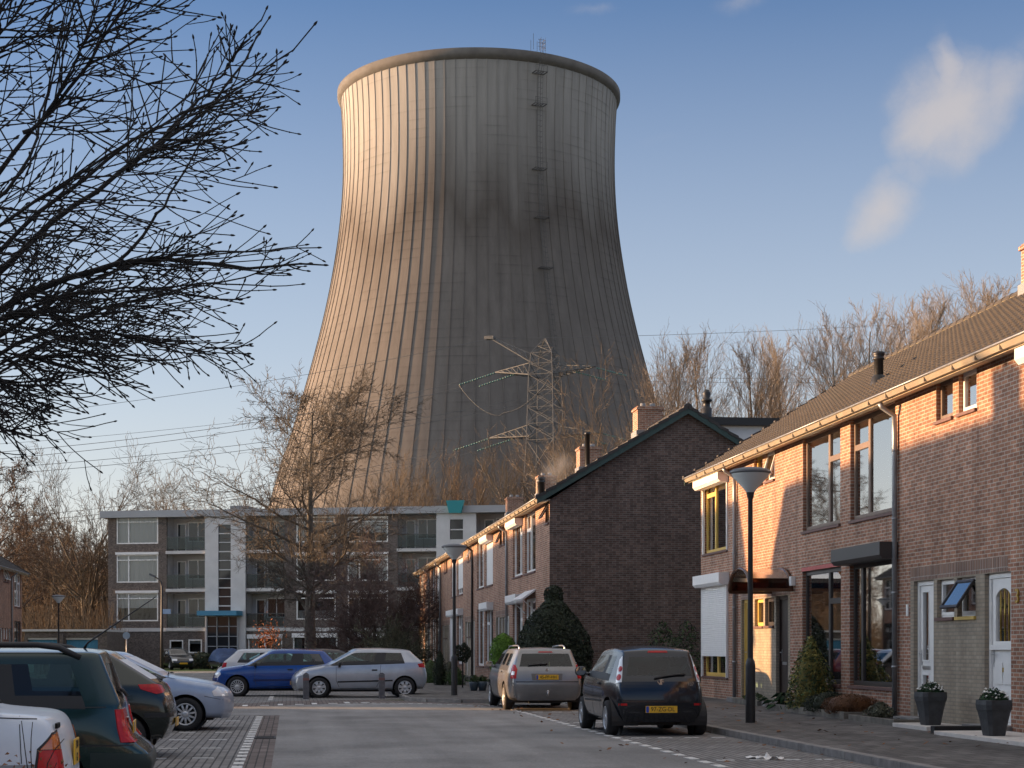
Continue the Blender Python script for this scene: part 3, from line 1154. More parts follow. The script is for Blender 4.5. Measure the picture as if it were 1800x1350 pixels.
def window(par, a, b, c, d, fm, cells=None, blind=None, x=0.08, fw=0.055, sill=True, curtain=None, name='window', rails=None, dark=True):
    """frame mesh child of the house, panes / blinds / sill as its children. cells: fractions (y0,y1,z0,z1)"""
    cells = cells or [(0, 1, 0, 1)]
    mb = MB()
    mb.box(x, x + .06, a, a + .03, c, d)
    mb.box(x, x + .06, b - .03, b, c, d)
    mb.box(x, x + .06, a + .03, b - .03, c, c + .035)
    mb.box(x, x + .06, a + .03, b - .03, d - .03, d)
    W_, H_ = b - a - .06, d - c - .065
    panes = []
    for (f0, f1, g0, g1) in cells:
        p, q, r, s = a + .03 + W_ * f0, a + .03 + W_ * f1, c + .035 + H_ * g0, c + .035 + H_ * g1
        xx = x - .012
        mb.box(xx, x + .05, p, p + fw, r, s)
        mb.box(xx, x + .05, q - fw, q, r, s)
        mb.box(xx, x + .05, p + fw, q - fw, r, r + fw)
        mb.box(xx, x + .05, p + fw, q - fw, s - fw, s)
        panes.append((p + fw, q - fw, r + fw, s - fw))
    fr = mb.build(name, fm, par)
    for (p, q, r, s) in panes:
        m2 = MB()
        m2.box(x + .018, x + .024, p - .01, q + .01, r - .01, s + .01)
        m2.build('pane', M_glass, fr)
    for bl in (blind or []):
        ci, frac, bmt = bl
        p, q, r, s = panes[ci]
        m2 = MB()
        zb = s - (s - r) * frac
        n = max(2, int((s - zb) / .05))
        v = []
        for k in range(n + 1):
            z = s + .03 - (s - zb + .06) * k / n
            v += [(x + .062, p - .03, z), (x + .062, q + .03, z), (x + .054, p - .03, z - .02), (x + .054, q + .03, z - .02)]
        m2.add(v, [(2 * i, 2 * i + 1, 2 * i + 3, 2 * i + 2) for i in range(2 * n + 1)])
        m2.build('blind', bmt, fr)
    if curtain:
        for (f0, f1, g0, g1) in curtain:
            p, q, r, s = a + (b - a) * f0, a + (b - a) * f1, c + (d - c) * g0, c + (d - c) * g1
            n = max(6, int((q - p) / .05))
            v, f = [], []
            for k in range(n + 1):
                yy = p + (q - p) * k / n
                xx = x + .17 + .02 * math.sin(k * 1.7)
                v += [(xx, yy, r), (xx, yy, s)]
            f = [(2 * k, 2 * k + 2, 2 * k + 3, 2 * k + 1) for k in range(n)]
            m2 = MB()
            m2.add(v, f, 0, True)
            m2.build('curtain', M_curtain, fr)
    if sill:
        m2 = MB()
        m2.box(-.045, x, a - .02, b + .02, c - .055, c - .002)
        m2.build('sill', M_sill if sill is True else sill, fr)
    return fr


def hopper(par, a, b, c, d, fm, ang=28, x=0.06):
    """open top-hung light swinging outwards"""
    mb = MB()
    h = d - c
    w = .045
    mb.box(-.02, .02, a, a + w, -h, 0)
    mb.box(-.02, .02, b - w, b, -h, 0)
    mb.box(-.02, .02, a + w, b - w, -w, 0)
    mb.box(-.02, .02, a + w, b - w, -h, -h + w)
    o = mb.build('open_light', fm, par)
    o.location = (x, 0, d)
    o.rotation_euler = (0, R(ang), 0)
    m2 = MB()
    m2.box(-.004, .004, a + w - .01, b - w + .01, -h + w - .01, -w + .01)
    m2.build('pane', M_glass, o)


def door(par, a, b, c, d, fm, style='panel', x=0.07, dm=None, handle_side=1):
    dm = dm or fm
    mb = MB()
    mb.box(x, x + .08, a, a + .07, c, d)
    mb.box(x, x + .08, b - .07, b, c, d)
    mb.box(x, x + .08, a + .07, b - .07, d - .08, d)
    mb.box(x, x + .08, a + .07, b - .07, c, c + .04)
    fr = mb.build('door_frame', fm, par)
    p, q, r, s = a + .075, b - .075, c + .045, d - .085
    mb = MB()
    xd = x + .03
    H = s - r
    panes = []
    W_ = q - p
    if style == 'panel':                       # long glass strips
        for (f0, f1, g0, g1) in ((.5, .84, .42, .95), (.5, .84, .07, .30)):
            panes.append((p + W_ * f0, p + W_ * f1, r + H * g0, r + H * g1))
    elif style == 'arched':
        panes.append((p + W_ * .17, p + W_ * .83, r + H * .56, r + H * .93))
    elif style == 'glazed':
        panes.append((p + W_ * .14, p + W_ * .86, r + H * .3, r + H * .94))
    ys = sorted(set([p, q] + [k for w in panes for k in w[:2]]))
    zz = sorted(set([r, s] + [k for w in panes for k in w[2:]]))
    for y0, y1 in zip(ys[:-1], ys[1:]):
        for z0, z1 in zip(zz[:-1], zz[1:]):
            cy, cz = (y0 + y1) / 2, (z0 + z1) / 2
            if any(w[0] < cy < w[1] and w[2] < cz < w[3] for w in panes): continue
            mb.box(xd, xd + .045, y0, y1, z0, z1)
    for w in panes:                            # glazing beads, proud
        e = .03
        mb.box(xd - .012, xd, w[0] - e, w[0], w[2] - e, w[3] + e)
        mb.box(xd - .012, xd, w[1], w[1] + e, w[2] - e, w[3] + e)
        mb.box(xd - .012, xd, w[0], w[1], w[2] - e, w[2])
        mb.box(xd - .012, xd, w[0], w[1], w[3], w[3] + e)
    if style == 'panel':
        mb.box(xd - .015, xd, p + W_ * .12, p + W_ * .42, r + H * .42, r + H * .95)
        mb.box(xd - .015, xd, p + W_ * .12, p + W_ * .42, r + H * .07, r + H * .30)
    if style == 'arched':
        mb.box(xd - .06, xd, p + .01, q - .01, r + H * .50, r + H * .535)
        for (g0, g1) in ((.07, .22), (.26, .41)):
            for (f0, f1) in ((.12, .46), (.54, .88)):
                mb.box(xd - .016, xd, p + W_ * f0, p + W_ * f1, r + H * g0, r + H * g1)
        w = panes[0]
        n = 12
        pts = [(w[0], w[3] - .12)] + [(w[0] + (w[1] - w[0]) * k / n, w[3] - .12 + .12 * math.sin(PI * k / n) ** .7) for k in range(1, n)] + [(w[1], w[3] - .12), (w[1], w[3]), (w[0], w[3])]
        mb.prism(pts, 'x', xd - .008, xd + .03)
    lf = mb.build('door', dm, par)
    for w in panes:
        m2 = MB()
        m2.box(xd + .018, xd + .024, w[0] - .005, w[1] + .005, w[2] - .005, w[3] + .005)
        m2.build('pane', M_glass, lf)
    yk = q - .06 if handle_side > 0 else p + .06
    m2 = MB()
    m2.tube([(xd, yk, r + H * .47), (xd - .05, yk, r + H * .47), (xd - .05, yk - .1 * handle_side, r + H * .47)], .011, 6)
    m2.box(xd - .008, xd, yk - .02, yk + .02, r + H * .38, r + H * .5)
    m2.build('handle', M_chrome, lf)
    m2 = MB()
    m2.box(xd - .014, xd - .002, p + W_ * .42, p + W_ * .86, r + H * .345, r + H * .375)
    m2.build('letter_slot', M_chrome if style != 'arched' else M_brass, lf)
    if style == 'arched':
        w = panes[0]
        m2 = MB()
        m2.box(xd + .03, xd + .032, w[0], w[1], w[2], w[3])
        for yy in np.linspace(w[0] + .12, w[1] - .12, 3):
            m2.tube([(xd + .01, yy, w[2]), (xd + .01, yy, w[3])], .008, 5)
            for zf in (.2, .5, .8):
                m2.lathe([(.001, w[2] + (w[3] - w[2]) * zf - .012), (.014, w[2] + (w[3] - w[2]) * zf), (.001, w[2] + (w[3] - w[2]) * zf + .012)], 6, xd + .008, yy)
        m2.build('door_lattice', M_brass, lf)
    return lf


def shutter_box(par, a, b, zb, zt, depth=.24, m=None, slope=True):
    mb = MB()
    pl = [(-depth, zb), (-.002, zb), (-.002, zt), (-depth + .04, zt), (-depth, zt - .04)] if not slope else [(-depth + .06, zb), (-.002, zb), (-.002, zt), (-depth, zt), (-depth, zb + .07)]
    mb.prism(pl, 'y', a, b)
    return mb.build('shutter_box', m or M_shutbox, par)


def shutter(par, a, b, c, d, m=None, x=-.03):
    v, f = [], []
    n = int((d - c) / .05)
    pr = []
    for k in range(n):
        z = d - k * .05
        pr += [(x, z), (x - .012, z - .012), (x - .012, z - .036), (x, z - .048)]
    for (xx, z) in pr:
        v += [(xx, a, z), (xx, b, z)]
    f = [(2 * k, 2 * k + 2, 2 * k + 3, 2 * k + 1) for k in range(len(pr) - 1)]
    mb = MB()
    mb.add(v, f)
    s = mb.build('roller_shutter', m or M_shutbox, par)
    return s


def roof_surface(W, y0, xe, ze, xr, zr, mt, name, par, tile_w=.21, row=.30, back=False):
    """pantiles: a wave across and a step every course"""
    ln = math.hypot(xr - xe, zr - ze)
    nrow = int(round(ln / row))
    row = ln / nrow
    dx, dz = (xr - xe) / ln, (zr - ze) / ln
    nx, nz = (-dz, dx) if dx > 0 else (dz, -dx)
    nt = int(round(W / tile_w))
    ny = nt * 6
    ys = np.linspace(y0, y0 + W, ny + 1)
    ph = ((ys - y0) / (W / nt)) % 1.0
    wave = .026 * np.where(ph < .62, np.sin(ph / .62 * PI), -.35 * np.sin((ph - .62) / .38 * PI))
    ds, hs = [], []
    for k in range(nrow):
        ds += [k * row, k * row + .002, (k + .5) * row, (k + 1) * row - .002]
        hs += [.0, .036, .02, .004]
    ds, hs = np.array(ds), np.array(hs)
    co = np.empty((len(ds), ny + 1, 3))
    h = hs[:, None] + wave[None, :]
    co[:, :, 0] = xe + dx * ds[:, None] + nx * h
    co[:, :, 2] = ze + dz * ds[:, None] + nz * h
    co[:, :, 1] = ys[None, :]
    if back: co = co[:, ::-1]
    return grid_mesh(name, co, mt, par, smooth=False)


ZB, ZE, XE, XR, ZR, DEP = 0.15, 5.86, -0.40, 4.15, 8.62, 8.3


def row_house(name, label, group, V, ub, W, spec, side=1):
    """facade on local x=0 facing -x, y along the street"""
    th = TH if side > 0 else TH + PI
    h = empty(name, label, 'house', P(V, ub, 0) if side > 0 else P(V, ub + W, 0), th, group)
    typ = spec.get('type', 'B')

    def Y(a, b):
        return (a, b) if typ == 'B' else (W - b, W - a)
    bk = spec.get('brick', M_brick)
    sm, W2, gw, dr, gs = Y(.12, .84), Y(W - 2.74, W - .30), Y(W - 2.78, W - .26), spec.get('door_y') or Y(.95, 1.86), Y(.06, .80)
    ops = [(*sm, 5.17, 5.83), (*W2, 3.85, 5.78), (*gw, spec.get('gz', .72), 3.02), (*dr, .27, 2.57), (*gs, 1.93, 2.55)]
    mats = []
    if spec.get('tan', True):
        z = Y(0, 2.02)
        mats = [(max(0, z[0]), min(W, z[1]), ZB - .1, 2.58, 1), (max(0, z[0]), min(W, z[1]), 2.58, 2.8, 2)]
    mb = MB()
    facade(mb, W, ZB - .1, ZE, ops, mats=mats)
    # other faces of the shell
    back = DEP
    mb.quad((back, 0, 0), (back, W, 0), (back, W, ZE - .02), (back, 0, ZE - .02))
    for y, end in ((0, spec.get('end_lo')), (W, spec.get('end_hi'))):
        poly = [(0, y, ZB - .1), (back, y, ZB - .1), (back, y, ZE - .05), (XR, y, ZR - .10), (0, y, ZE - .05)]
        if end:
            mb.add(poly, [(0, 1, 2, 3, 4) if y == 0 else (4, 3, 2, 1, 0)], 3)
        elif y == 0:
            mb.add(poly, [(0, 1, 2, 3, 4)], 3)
    mb.build('wall', [bk, M_brick_tan, M_soldier, M_brick_shade], h)
    mb = MB()
    mb.box(.6, .64, .02, W - .02, .2, 3.1)
    mb.box(.9, .94, .02, W - .02, 3.3, ZE - .2)
    mb.box(.14, 4, .02, W - .02, 3.08, 3.2)
    mb.box(.14, 4, .02, W - .02, .16, .2)
    mb.build('room_walls', M_room, h)
    tm = spec.get('tile', M_tile)
    y0r = -.16 if spec.get('end_lo') else 0
    y1r = W + (.16 if spec.get('end_hi') else 0)
    rf = roof_surface(y1r - y0r, y0r, XE + .04, ZE - .02, XR, ZR, tm, 'roof', h)
    rb = roof_surface(y1r - y0r, y0r, DEP - XE, ZE - .02, XR, ZR, tm, 'back_roof', h, back=True) if spec.get('back', True) else None
    mb = MB()
    n = int(W / .38)
    for k in range(n):
        ya, yb = y0r + (y1r - y0r) * k / n, y0r + (y1r - y0r) * (k + 1.06) / n
        pts = []
        for (yy, r) in ((ya, .125), (yb - .1, .115), (yb, .115)):
            pts.append([(XR + r * 1.1 * math.cos(a), yy, ZR - .02 + r * math.sin(a)) for a in np.linspace(-.25, PI + .25, 9)])
        v = [p for rr in pts for p in rr]
        f = [(i * 9 + q, i * 9 + q + 1, (i + 1) * 9 + q + 1, (i + 1) * 9 + q) for i in range(2) for q in range(8)]
        mb.add(v, f, 0, False)
        mb.add([p for p in pts[0]], [tuple(range(9))], 0)
    mb.build('ridge_tiles', tm, rf)
    mb = MB()
    mb.prism([(XR - .17, ZR - .10), (XR + .17, ZR - .10), (XR + .10, ZR + .03), (XR - .10, ZR + .03)], 'y', y0r + .01, y1r - .01)
    mb.build('ridge_mortar', M_mossy, rf)
    # gutter, fascia and soffit
    mb = MB()
    mb.prism([(XE - .02, ZE - .03), (XE + .10, ZE - .03), (XE + .10, ZE - .11), (XE + .03, ZE - .11)], 'y', y0r, y1r)
    mb.prism([(XE + .10, ZE - .10), (-.002, ZE - .04), (-.002, ZE - .07), (XE + .10, ZE - .13)], 'y', y0r, y1r)
    for k in range(int(W / .9)):
        yy = .3 + k * .9
        mb.box(XE - .024, XE + .03, yy, yy + .015, ZE - .113, ZE - .03)
    mb.build('gutter', M_gutter, h)
    mb = MB()
    mb.tube([(XE - .03, y0r, ZE - .015), (XE - .03, y1r, ZE - .015)], .018, 6)
    mb.build('gutter_lip', M_zinc, h)
    for (py, pm) in spec.get('pipes', []):
        mb = MB()
        mb.tube([(-.33, py, ZE - .13), (-.30, py, ZE - .2), (-.07, py, ZE - .35), (-.065, py, 5.2), (-.065, py, .2)], .048, 8)
        for z in (1.1, 2.4, 3.7, 4.9):
            mb.lathe([(.05, z - .02), (.056, z - .02), (.056, z + .02), (.05, z + .02)], 8, -.065, py)
        mb.build('downpipe', pm, h)
    for (end, y, sgn) in ((spec.get('end_lo'), y0r, -1), (spec.get('end_hi'), y1r, 1)):
        if end:
            mb = MB()
            for (xa, za, xb, zb) in ((XE, ZE, XR, ZR), (DEP - XE, ZE, XR, ZR)):
                mb.prism([(xa, za - .19), (xb, zb - .21), (xb, zb - .03), (xa, za - .01)], 'y', y - .004 * sgn, y + .03 * sgn)
            mb.build('bargeboard', M_green, h)
            mb = MB()
            for (xa, za, xb, zb) in ((XE - .05, ZE - .02, XR, ZR), (DEP - XE + .05, ZE - .02, XR, ZR)):
                nn = 15
                for k in range(nn):
                    p0, p1 = Vector((xa, 0, za)).lerp(Vector((xb, 0, zb)), k / nn), Vector((xa, 0, za)).lerp(Vector((xb, 0, zb)), (k + 1.05) / nn)
                    mb.add([(p0.x, y - .12 * sgn, p0.z + .075), (p1.x, y - .12 * sgn, p1.z + .035), (p1.x, y + .05 * sgn, p1.z + .035), (p0.x, y + .05 * sgn, p0.z + .075),
                            (p0.x, y - .12 * sgn, p0.z - .02), (p1.x, y - .12 * sgn, p1.z - .06), (p1.x, y + .05 * sgn, p1.z - .06), (p0.x, y + .05 * sgn, p0.z - .02)],
                           [(0, 1, 2, 3), (4, 5, 1, 0), (3, 2, 6, 7), (0, 3, 7, 4), (1, 5, 6, 2), (4, 7, 6, 5)])
            mb.build('verge_tiles', M_tile_dark, h)
    for cy in spec.get('chimneys', []):
        mb = MB()
        mb.box(XR - .42, XR + .42, cy - .40, cy + .40, ZR - .6, ZR + .78)
        mb.box(XR - .46, XR + .46, cy - .44, cy + .44, ZR + .66, ZR + .74)
        ch = mb.build('chimney', M_brick, rf)
        mb = MB()
        mb.box(XR - .47, XR + .47, cy - .45, cy + .45, ZR - .25, ZR - .02)
        mb.build('chimney_flashing', M_lead, rf)
        for sx in (-.16, .16):
            mb = MB()
            mb.lathe([(.10, ZR + .76), (.09, ZR + .92), (.075, ZR + .92)], 10, XR + sx, cy)
            mb.build('chimney_pot', M_lead, rf)
    for (vx, vy, hh, rr) in spec.get('vents', []):
        zz = ZE + (vx - XE) * (ZR - ZE) / (XR - XE) if vx <= XR else ZR
        mb = MB()
        mb.lathe([(rr, zz - .15), (rr, zz + hh * .72), (rr * 1.25, zz + hh * .74), (rr * 1.25, zz + hh * .8), (rr * .95, zz + hh * .82), (rr * 1.3, zz + hh * .9), (rr * 1.3, zz + hh), (.001, zz + hh)], 12, vx, vy)
        mb.lathe([(rr * 1.9, zz - .1), (rr * 1.5, zz + .08), (rr, zz + .12)], 12, vx, vy)
        mb.build('roof_vent', M_black, rf)
    # openings
    wf = spec.get('wf', M_white)
    narrow_hi = [(0, .62, 0, 1), (.62, 1, 0, .73), (.62, 1, .73, 1)]   # narrow column with top light at high y
    narrow_lo = [(.38, 1, 0, 1), (0, .38, 0, .73), (0, .38, .73, 1)]
    lay = narrow_hi if typ == 'B' else narrow_lo
    u = spec.get('up', {})
    if u.get('shutter'):
        shutter(h, W2[0] + .02, W2[1] - .02, 5.78 - 1.93 * u['shutter'], 5.78, x=.05)
    window(h, *W2, 3.85, 5.78, u.get('frame', wf), u.get('cells', lay), u.get('blind'), curtain=u.get('curtain'), fw=u.get('fw', .055))
    if u.get('box'): shutter_box(h, W2[0] - .08, W2[1] + .08, 5.50, 5.73, .27)
    if u.get('rails'):
        for (ya, yb) in ((W2[0] - .03, W2[0] + .03), (W2[1] - .03, W2[1] + .03)):
            mb = MB()
            mb.box(-.035, .02, ya, yb, 3.82, 5.6)
            mb.build('shutter_rail', M_shutbox, h)
    s = spec.get('small', {})
    fr = window(h, *sm, 5.17, 5.83, s.get('frame', wf), None, s.get('blind'), fw=.05)
    if s.get('open'): hopper(h, sm[0] + .04, sm[1] - .04, 5.24, 5.78, s.get('frame', wf), s['open'])
    g = spec.get('ground', {})
    if g.get('shutter'):
        zz = 3.02 - (3.02 - .72) * g['shutter']
        shutter(h, gw[0] + .02, gw[1] - .02, zz, 3.02)
        for (ya, yb) in ((gw[0] - .03, gw[0] + .03), (gw[1] - .03, gw[1] + .03)):
            mb = MB()
            mb.box(-.055, -.001, ya, yb, .70, 3.0)
            mb.build('shutter_rail', M_shutbox, h)
    if g.get('box'): shutter_box(h, gw[0] - .1, gw[1] + .1, g.get('bz', 2.9), g.get('bz', 2.9) + .30, g.get('bd', .26), g.get('bm', M_shutbox), g.get('slope', True))
    if g.get('awning'):
        mb = MB()
        mb.prism([(-.45, 2.98), (-.42, 2.93), (-.002, 3.22), (-.002, 3.28)], 'y', gw[0], gw[1])
        for yy in (gw[0] + .05, gw[1] - .07):
            mb.prism([(-.40, 2.93), (-.37, 2.93), (-.002, 2.55), (-.002, 2.6)], 'y', yy, yy + .03)
        mb.build('awning', M_shutbox, h)
    window(h, *gw, spec.get('gz', .72), 3.02, g.get('frame', wf), g.get('cells', lay), g.get('blind'), curtain=g.get('curtain'))
    if g.get('lintel'):
        mb = MB()
        mb.box(-.012, .06, gw[0] - .02, gw[1] + .02, 3.022, 3.10)
        mb.build('lintel', g['lintel'], h)
    door(h, *dr, .27, 2.57, spec.get('dframe', wf), spec.get('dstyle', 'panel'), dm=spec.get('dcol'), handle_side=1 if typ == 'B' else 1)
    q = spec.get('gsmall', {})
    window(h, *gs, 1.93, 2.55, q.get('frame', wf), None, q.get('blind'), fw=.05, sill=q.get('sill', True))
    if q.get('open'): hopper(h, gs[0] + .02, gs[1] - .02, 1.97, 2.50, q.get('oframe', M_dkwood), q['open'], x=.0)
    mb = MB()
    mb.box(-.35, -.004, dr[0] - .05, dr[1] + .05, .02, .265)
    mb.build('doorstep', M_kerb, h)
    return h


G_R = 'brick row houses on the right side of the street'
G_M = 'brick row houses of the far terrace'
G_L = 'brick row houses across the street, on the left'
cols = lambda lo, hi: [(0, 1, 0, 1)]
wide2 = [(0, .5, 0, 1), (.5, 1, 0, 1)]
H1 = row_house('row_house', 'end house of the right row with ochre frames and white roller shutters, half in sunlight', G_R, 10.6, 37.43, 5.98,
               dict(type='B', end_hi=1, wf=M_yellow, pipes=[(2.35, M_zinc)], door_y=(1.15, 1.95), dstyle='glazed', dcol=M_yellow,
                    up=dict(box=1, rails=1, frame=M_yellow, cells=[(0, .6, 0, 1), (.6, 1, 0, .78), (.6, 1, .78, 1)], curtain=[(0.05, .6, 0, .42)]),
                    small=dict(open=0), ground=dict(frame=M_yellow, shutter=.80, box=1, bz=2.98, cells=wide2, curtain=[(0, 1, 0, .4)]),
                    vents=[]))
H2 = row_house('row_house', 'right row house with dark front door, red lintel and brown framed upper window', G_R, 10.6, 31.76, 5.67,
               dict(type='A', wf=M_wood, dstyle='plain', dcol=M_darkdoor, dframe=M_darkdoor, chimneys=[],
                    up=dict(frame=M_wood, blind=[(0, 1, M_blind), (1, 1, M_blind), (2, 1, M_blind)], cells=[(.36, 1, 0, 1), (0, .36, 0, .70), (0, .36, .70, 1)]),
                    small=dict(frame=M_white, open=16), gsmall=dict(frame=M_dkwood),
                    ground=dict(frame=M_dkwood, lintel=M_red, cells=[(.36, 1, 0, 1), (0, .36, 0, .72), (0, .36, .72, 1)], blind=[(0, 1.0, M_dimblind), (1, 1, M_dimblind), (2, 1, M_dimblind)]),
                    vents=[(1.2, 1.5, .58, .095)]))
H3 = row_house('row_house', 'right row house with black shutter box and white panel door beside planter', G_R, 10.6, 26.26, 5.50,
               dict(type='B', wf=M_white, pipes=[(2.62, M_zinc)], dstyle='panel', chimneys=[5.5],
                    up=dict(frame=M_wood, cells=[(0, .64, 0, 1), (.64, 1, 0, .72), (.64, 1, .72, 1)], blind=[(0, 1, M_blind), (1, 1, M_blind), (2, 1, M_blind)]),
                    small=dict(frame=M_wood, blind=[(0, 1, M_blind)]), gsmall=dict(sill=True),
                    ground=dict(frame=M_dkwood, box=1, bm=M_dkbox, bz=3.0, bd=.34, cells=[(0, .8, 0, 1), (.8, 1, 0, 1)], blind=[(0, 1, M_dimblind), (1, 1, M_dimblind)]),
                    vents=[(4.1, 2.9, .55, .13)]))
H4 = row_house('row_house', 'nearest right row house with arched glazed white door and brass number 3', G_R, 10.6, 20.59, 5.67,
               dict(type='A', wf=M_white, dstyle='arched', door_y=(3.55, 4.52), chimneys=[],
                    up=dict(box=1, rails=1, curtain=[(0, 1, 0, 1)]), small=dict(blind=[(0, 1, M_blind)]),
                    gsmall=dict(open=34, oframe=M_dkwood, sill=M_yellow), ground=dict(curtain=[(0, 1, .2, 1)])))
H5 = row_house('row_house', 'right row house just outside the frame with white frames', G_R, 10.6, 14.92, 5.67,
               dict(type='B', wf=M_white, up=dict(curtain=[(0, 1, 0, 1)]), ground=dict(curtain=[(0, 1, .2, 1)]), pipes=[(2.6, M_zinc)]))
H5b = copy_tree(H5)
H5b.location = P(10.6, 9.25, 0)
H5b['label'] = 'right row house beside the camera with white frames'
# arched acrylic canopy over the two doors of the first pair
mb = MB()
n = 14
for (xa, xb) in ((-.95, -.004),):
    outer, inner = [], []
    for k in range(n + 1):
        a = PI * k / n
        outer.append((4.25 - .82 * math.cos(a), 2.68 + .46 * math.sin(a) ** .8))
    v = [(xa, y, z) for (y, z) in outer] + [(xb, y, z) for (y, z) in outer]
    v += [(xa, y, z - .025) for (y, z) in outer] + [(xb, y, z - .025) for (y, z) in outer]
    m_ = n + 1
    f = [(k, k + 1, m_ + k + 1, m_ + k) for k in range(n)] + [(2 * m_ + k, 3 * m_ + k, 3 * m_ + k + 1, 2 * m_ + k + 1) for k in range(n)] + [(k, 2 * m_ + k, 2 * m_ + k + 1, k + 1) for k in range(n)]
    mb.add(v, f, 0, False)
M_pc = glass_mat('smoked canopy acrylic', (0.30, 0.13, 0.06), 0.8, 0.9, 0.15)
M_pc.node_tree.nodes['Fresnel'].inputs['IOR'].default_value = 1.35
can = empty('door_canopy', 'arched smoked brown canopy over the dark front door, by the nearest lamp', 'canopy', P(10.6, 31.76, 0), TH)
mb.build('canopy_sheet', M_pc, can)
cy = 4.25
for xx in (-.95, -.05):
    mb = MB()
    pts = [(xx, cy - .82 * math.cos(PI * k / n), 2.68 + .46 * math.sin(PI * k / n) ** .8) for k in range(n + 1)]
    mb.tube(pts, .045, 6)
    mb.build('canopy_rib', M_brown_pc, can)
for yy in (cy - .82, cy + .82):
    mb = MB()
    mb.box(-.97, -.004, yy - .03, yy + .03, 2.63, 2.70)
    mb.build('canopy_bracket', M_brown_pc, can)

# brass house number and small fittings on the nearest wall
o = text_mesh('3', .30, M_brass, 'house_number', H4, Matrix.Translation((-.016, 3.30, 2.18)) @ Matrix.Rotation(-PI / 2, 4, 'Z') @ Matrix.Rotation(PI / 2, 4, 'X'), .012)
mb = MB()
mb.bevbox(-.03, -.002, 2.08, 2.16, 1.98, 2.18, .006)
mb.build('door_bell', M_white, H3)
mb = MB()
mb.bevbox(-.1, -.002, 3.25, 3.4, 2.75, 2.95, .01)
mb.build('outdoor_lamp', M_white, H2)

mid_specs = [
    (dict(type='B', end_lo=1, up=dict(curtain=[(0, .5, 0, 1)]), ground=dict(awning=1, curtain=[(0, 1, 0, 1)]), small=dict(open=30, frame=M_dkwood), gsmall=dict(frame=M_dkwood), chimneys=[5.65], vents=[(3.4, 5.3, .0, .1)][:0]),
     'near end house of the far terrace, its dark brick gable facing the viewer'),
    (dict(type='A', up=dict(box=1, blind=[(0, 1, M_blind)]), ground=dict(box=1, bz=2.92), small=dict(frame=M_dkwood), pipes=[(4.0, M_zinc)], tile=M_tile), 'second house from the gable in the far terrace with white box over its upper window'),
    (dict(type='B', up=dict(box=1, shutter=1.0), ground=dict(box=1, bz=2.88), small=dict(open=24, frame=M_dkwood), dstyle='plain', dcol=M_purple, chimneys=[5.65]), 'far terrace house with a closed white upstairs shutter and aubergine door'),
    (dict(type='A', up=dict(curtain=[(0, 1, 0, 1)]), ground=dict(), small=dict(open=25), pipes=[(4.1, M_black_pipe)], gsmall=dict(frame=M_dkwood)), 'far terrace house beside the black downpipe'),
    (dict(type='B', up=dict(box=1, shutter=.86), ground=dict(box=1, bz=2.9, curtain=[(0, 1, 0, 1)]), chimneys=[5.65], vents=[(3.2, 1.0, .8, .14), (3.4, 1.9, .8, .12)]), 'far terrace house with upstairs shutter not quite closed, behind the second street lamp'),
    (dict(type='A', up=dict(shutter=1.0), ground=dict(shutter=.95, box=1), small=dict(frame=M_dkwood)), 'far terrace house with both street shutters down'),
    (dict(type='B', up=dict(shutter=1.0), ground=dict(), dcol=M_white, pipes=[(2.5, M_zinc)], chimneys=[5.65]), 'far terrace house third from the far end'),
    (dict(type='A', up=dict(curtain=[(0, 1, 0, 1)]), ground=dict(), pipes=[(4.0, M_zinc)]), 'far terrace house next to the far end'),
    (dict(type='B', end_hi=1, up=dict(curtain=[(0, 1, 0, 1)]), ground=dict(), pipes=[(5.2, M_black_pipe)]), 'far end house of the far terrace, with a dark porch roof'),
]
MIDH = []
for k, (sp, lab) in enumerate(mid_specs):
    sp.setdefault('tile', M_tile_dark)
    MIDH.append(row_house('row_house', lab, G_M, 7.6, 49.86 + 5.65 * k, 5.65, sp))
mb = MB()
mb.prism([(-1.3, 2.55), (-.002, 3.0), (-.002, 3.1), (-1.35, 2.62)], 'y', 2.6, 5.4)
mb.prism([(-1.1, 2.6), (-1.0, 2.6), (-.002, 1.5), (-.002, 1.62)], 'y', 2.7, 2.8)
mb.build('porch_roof', M_dkwood, MIDH[-1])
# flat dormer on the back slope of the gable house
mb = MB()
mb.box(5.0, 7.6, .9, 3.9, 6.6, 8.22)
dm = mb.build('dormer', M_white, MIDH[0])
mb = MB()
mb.box(4.7, 7.95, .7, 4.1, 8.22, 8.45)
mb.build('dormer_roof', M_black, dm)
mb = MB()
zz = ZR
mb.lathe([(.16, zz - .2), (.16, zz + .15), (.11, zz + .18), (.11, zz + .35), (.17, zz + .37), (.17, zz + .42), (.09, zz + .46), (.13, zz + .6), (.07, zz + .72), (.001, zz + .74)], 12, XR + .9, 1.2)
mb.build('flue_terminal', M_black, MIDH[0])
mb = MB()
mb.lathe([(.09, 7.6), (.09, 9.1), (.11, 9.1), (.11, 9.2), (.001, 9.2)], 10, 3.0, 5.0)
mb.build('flue_pipe', M_black, MIDH[1])

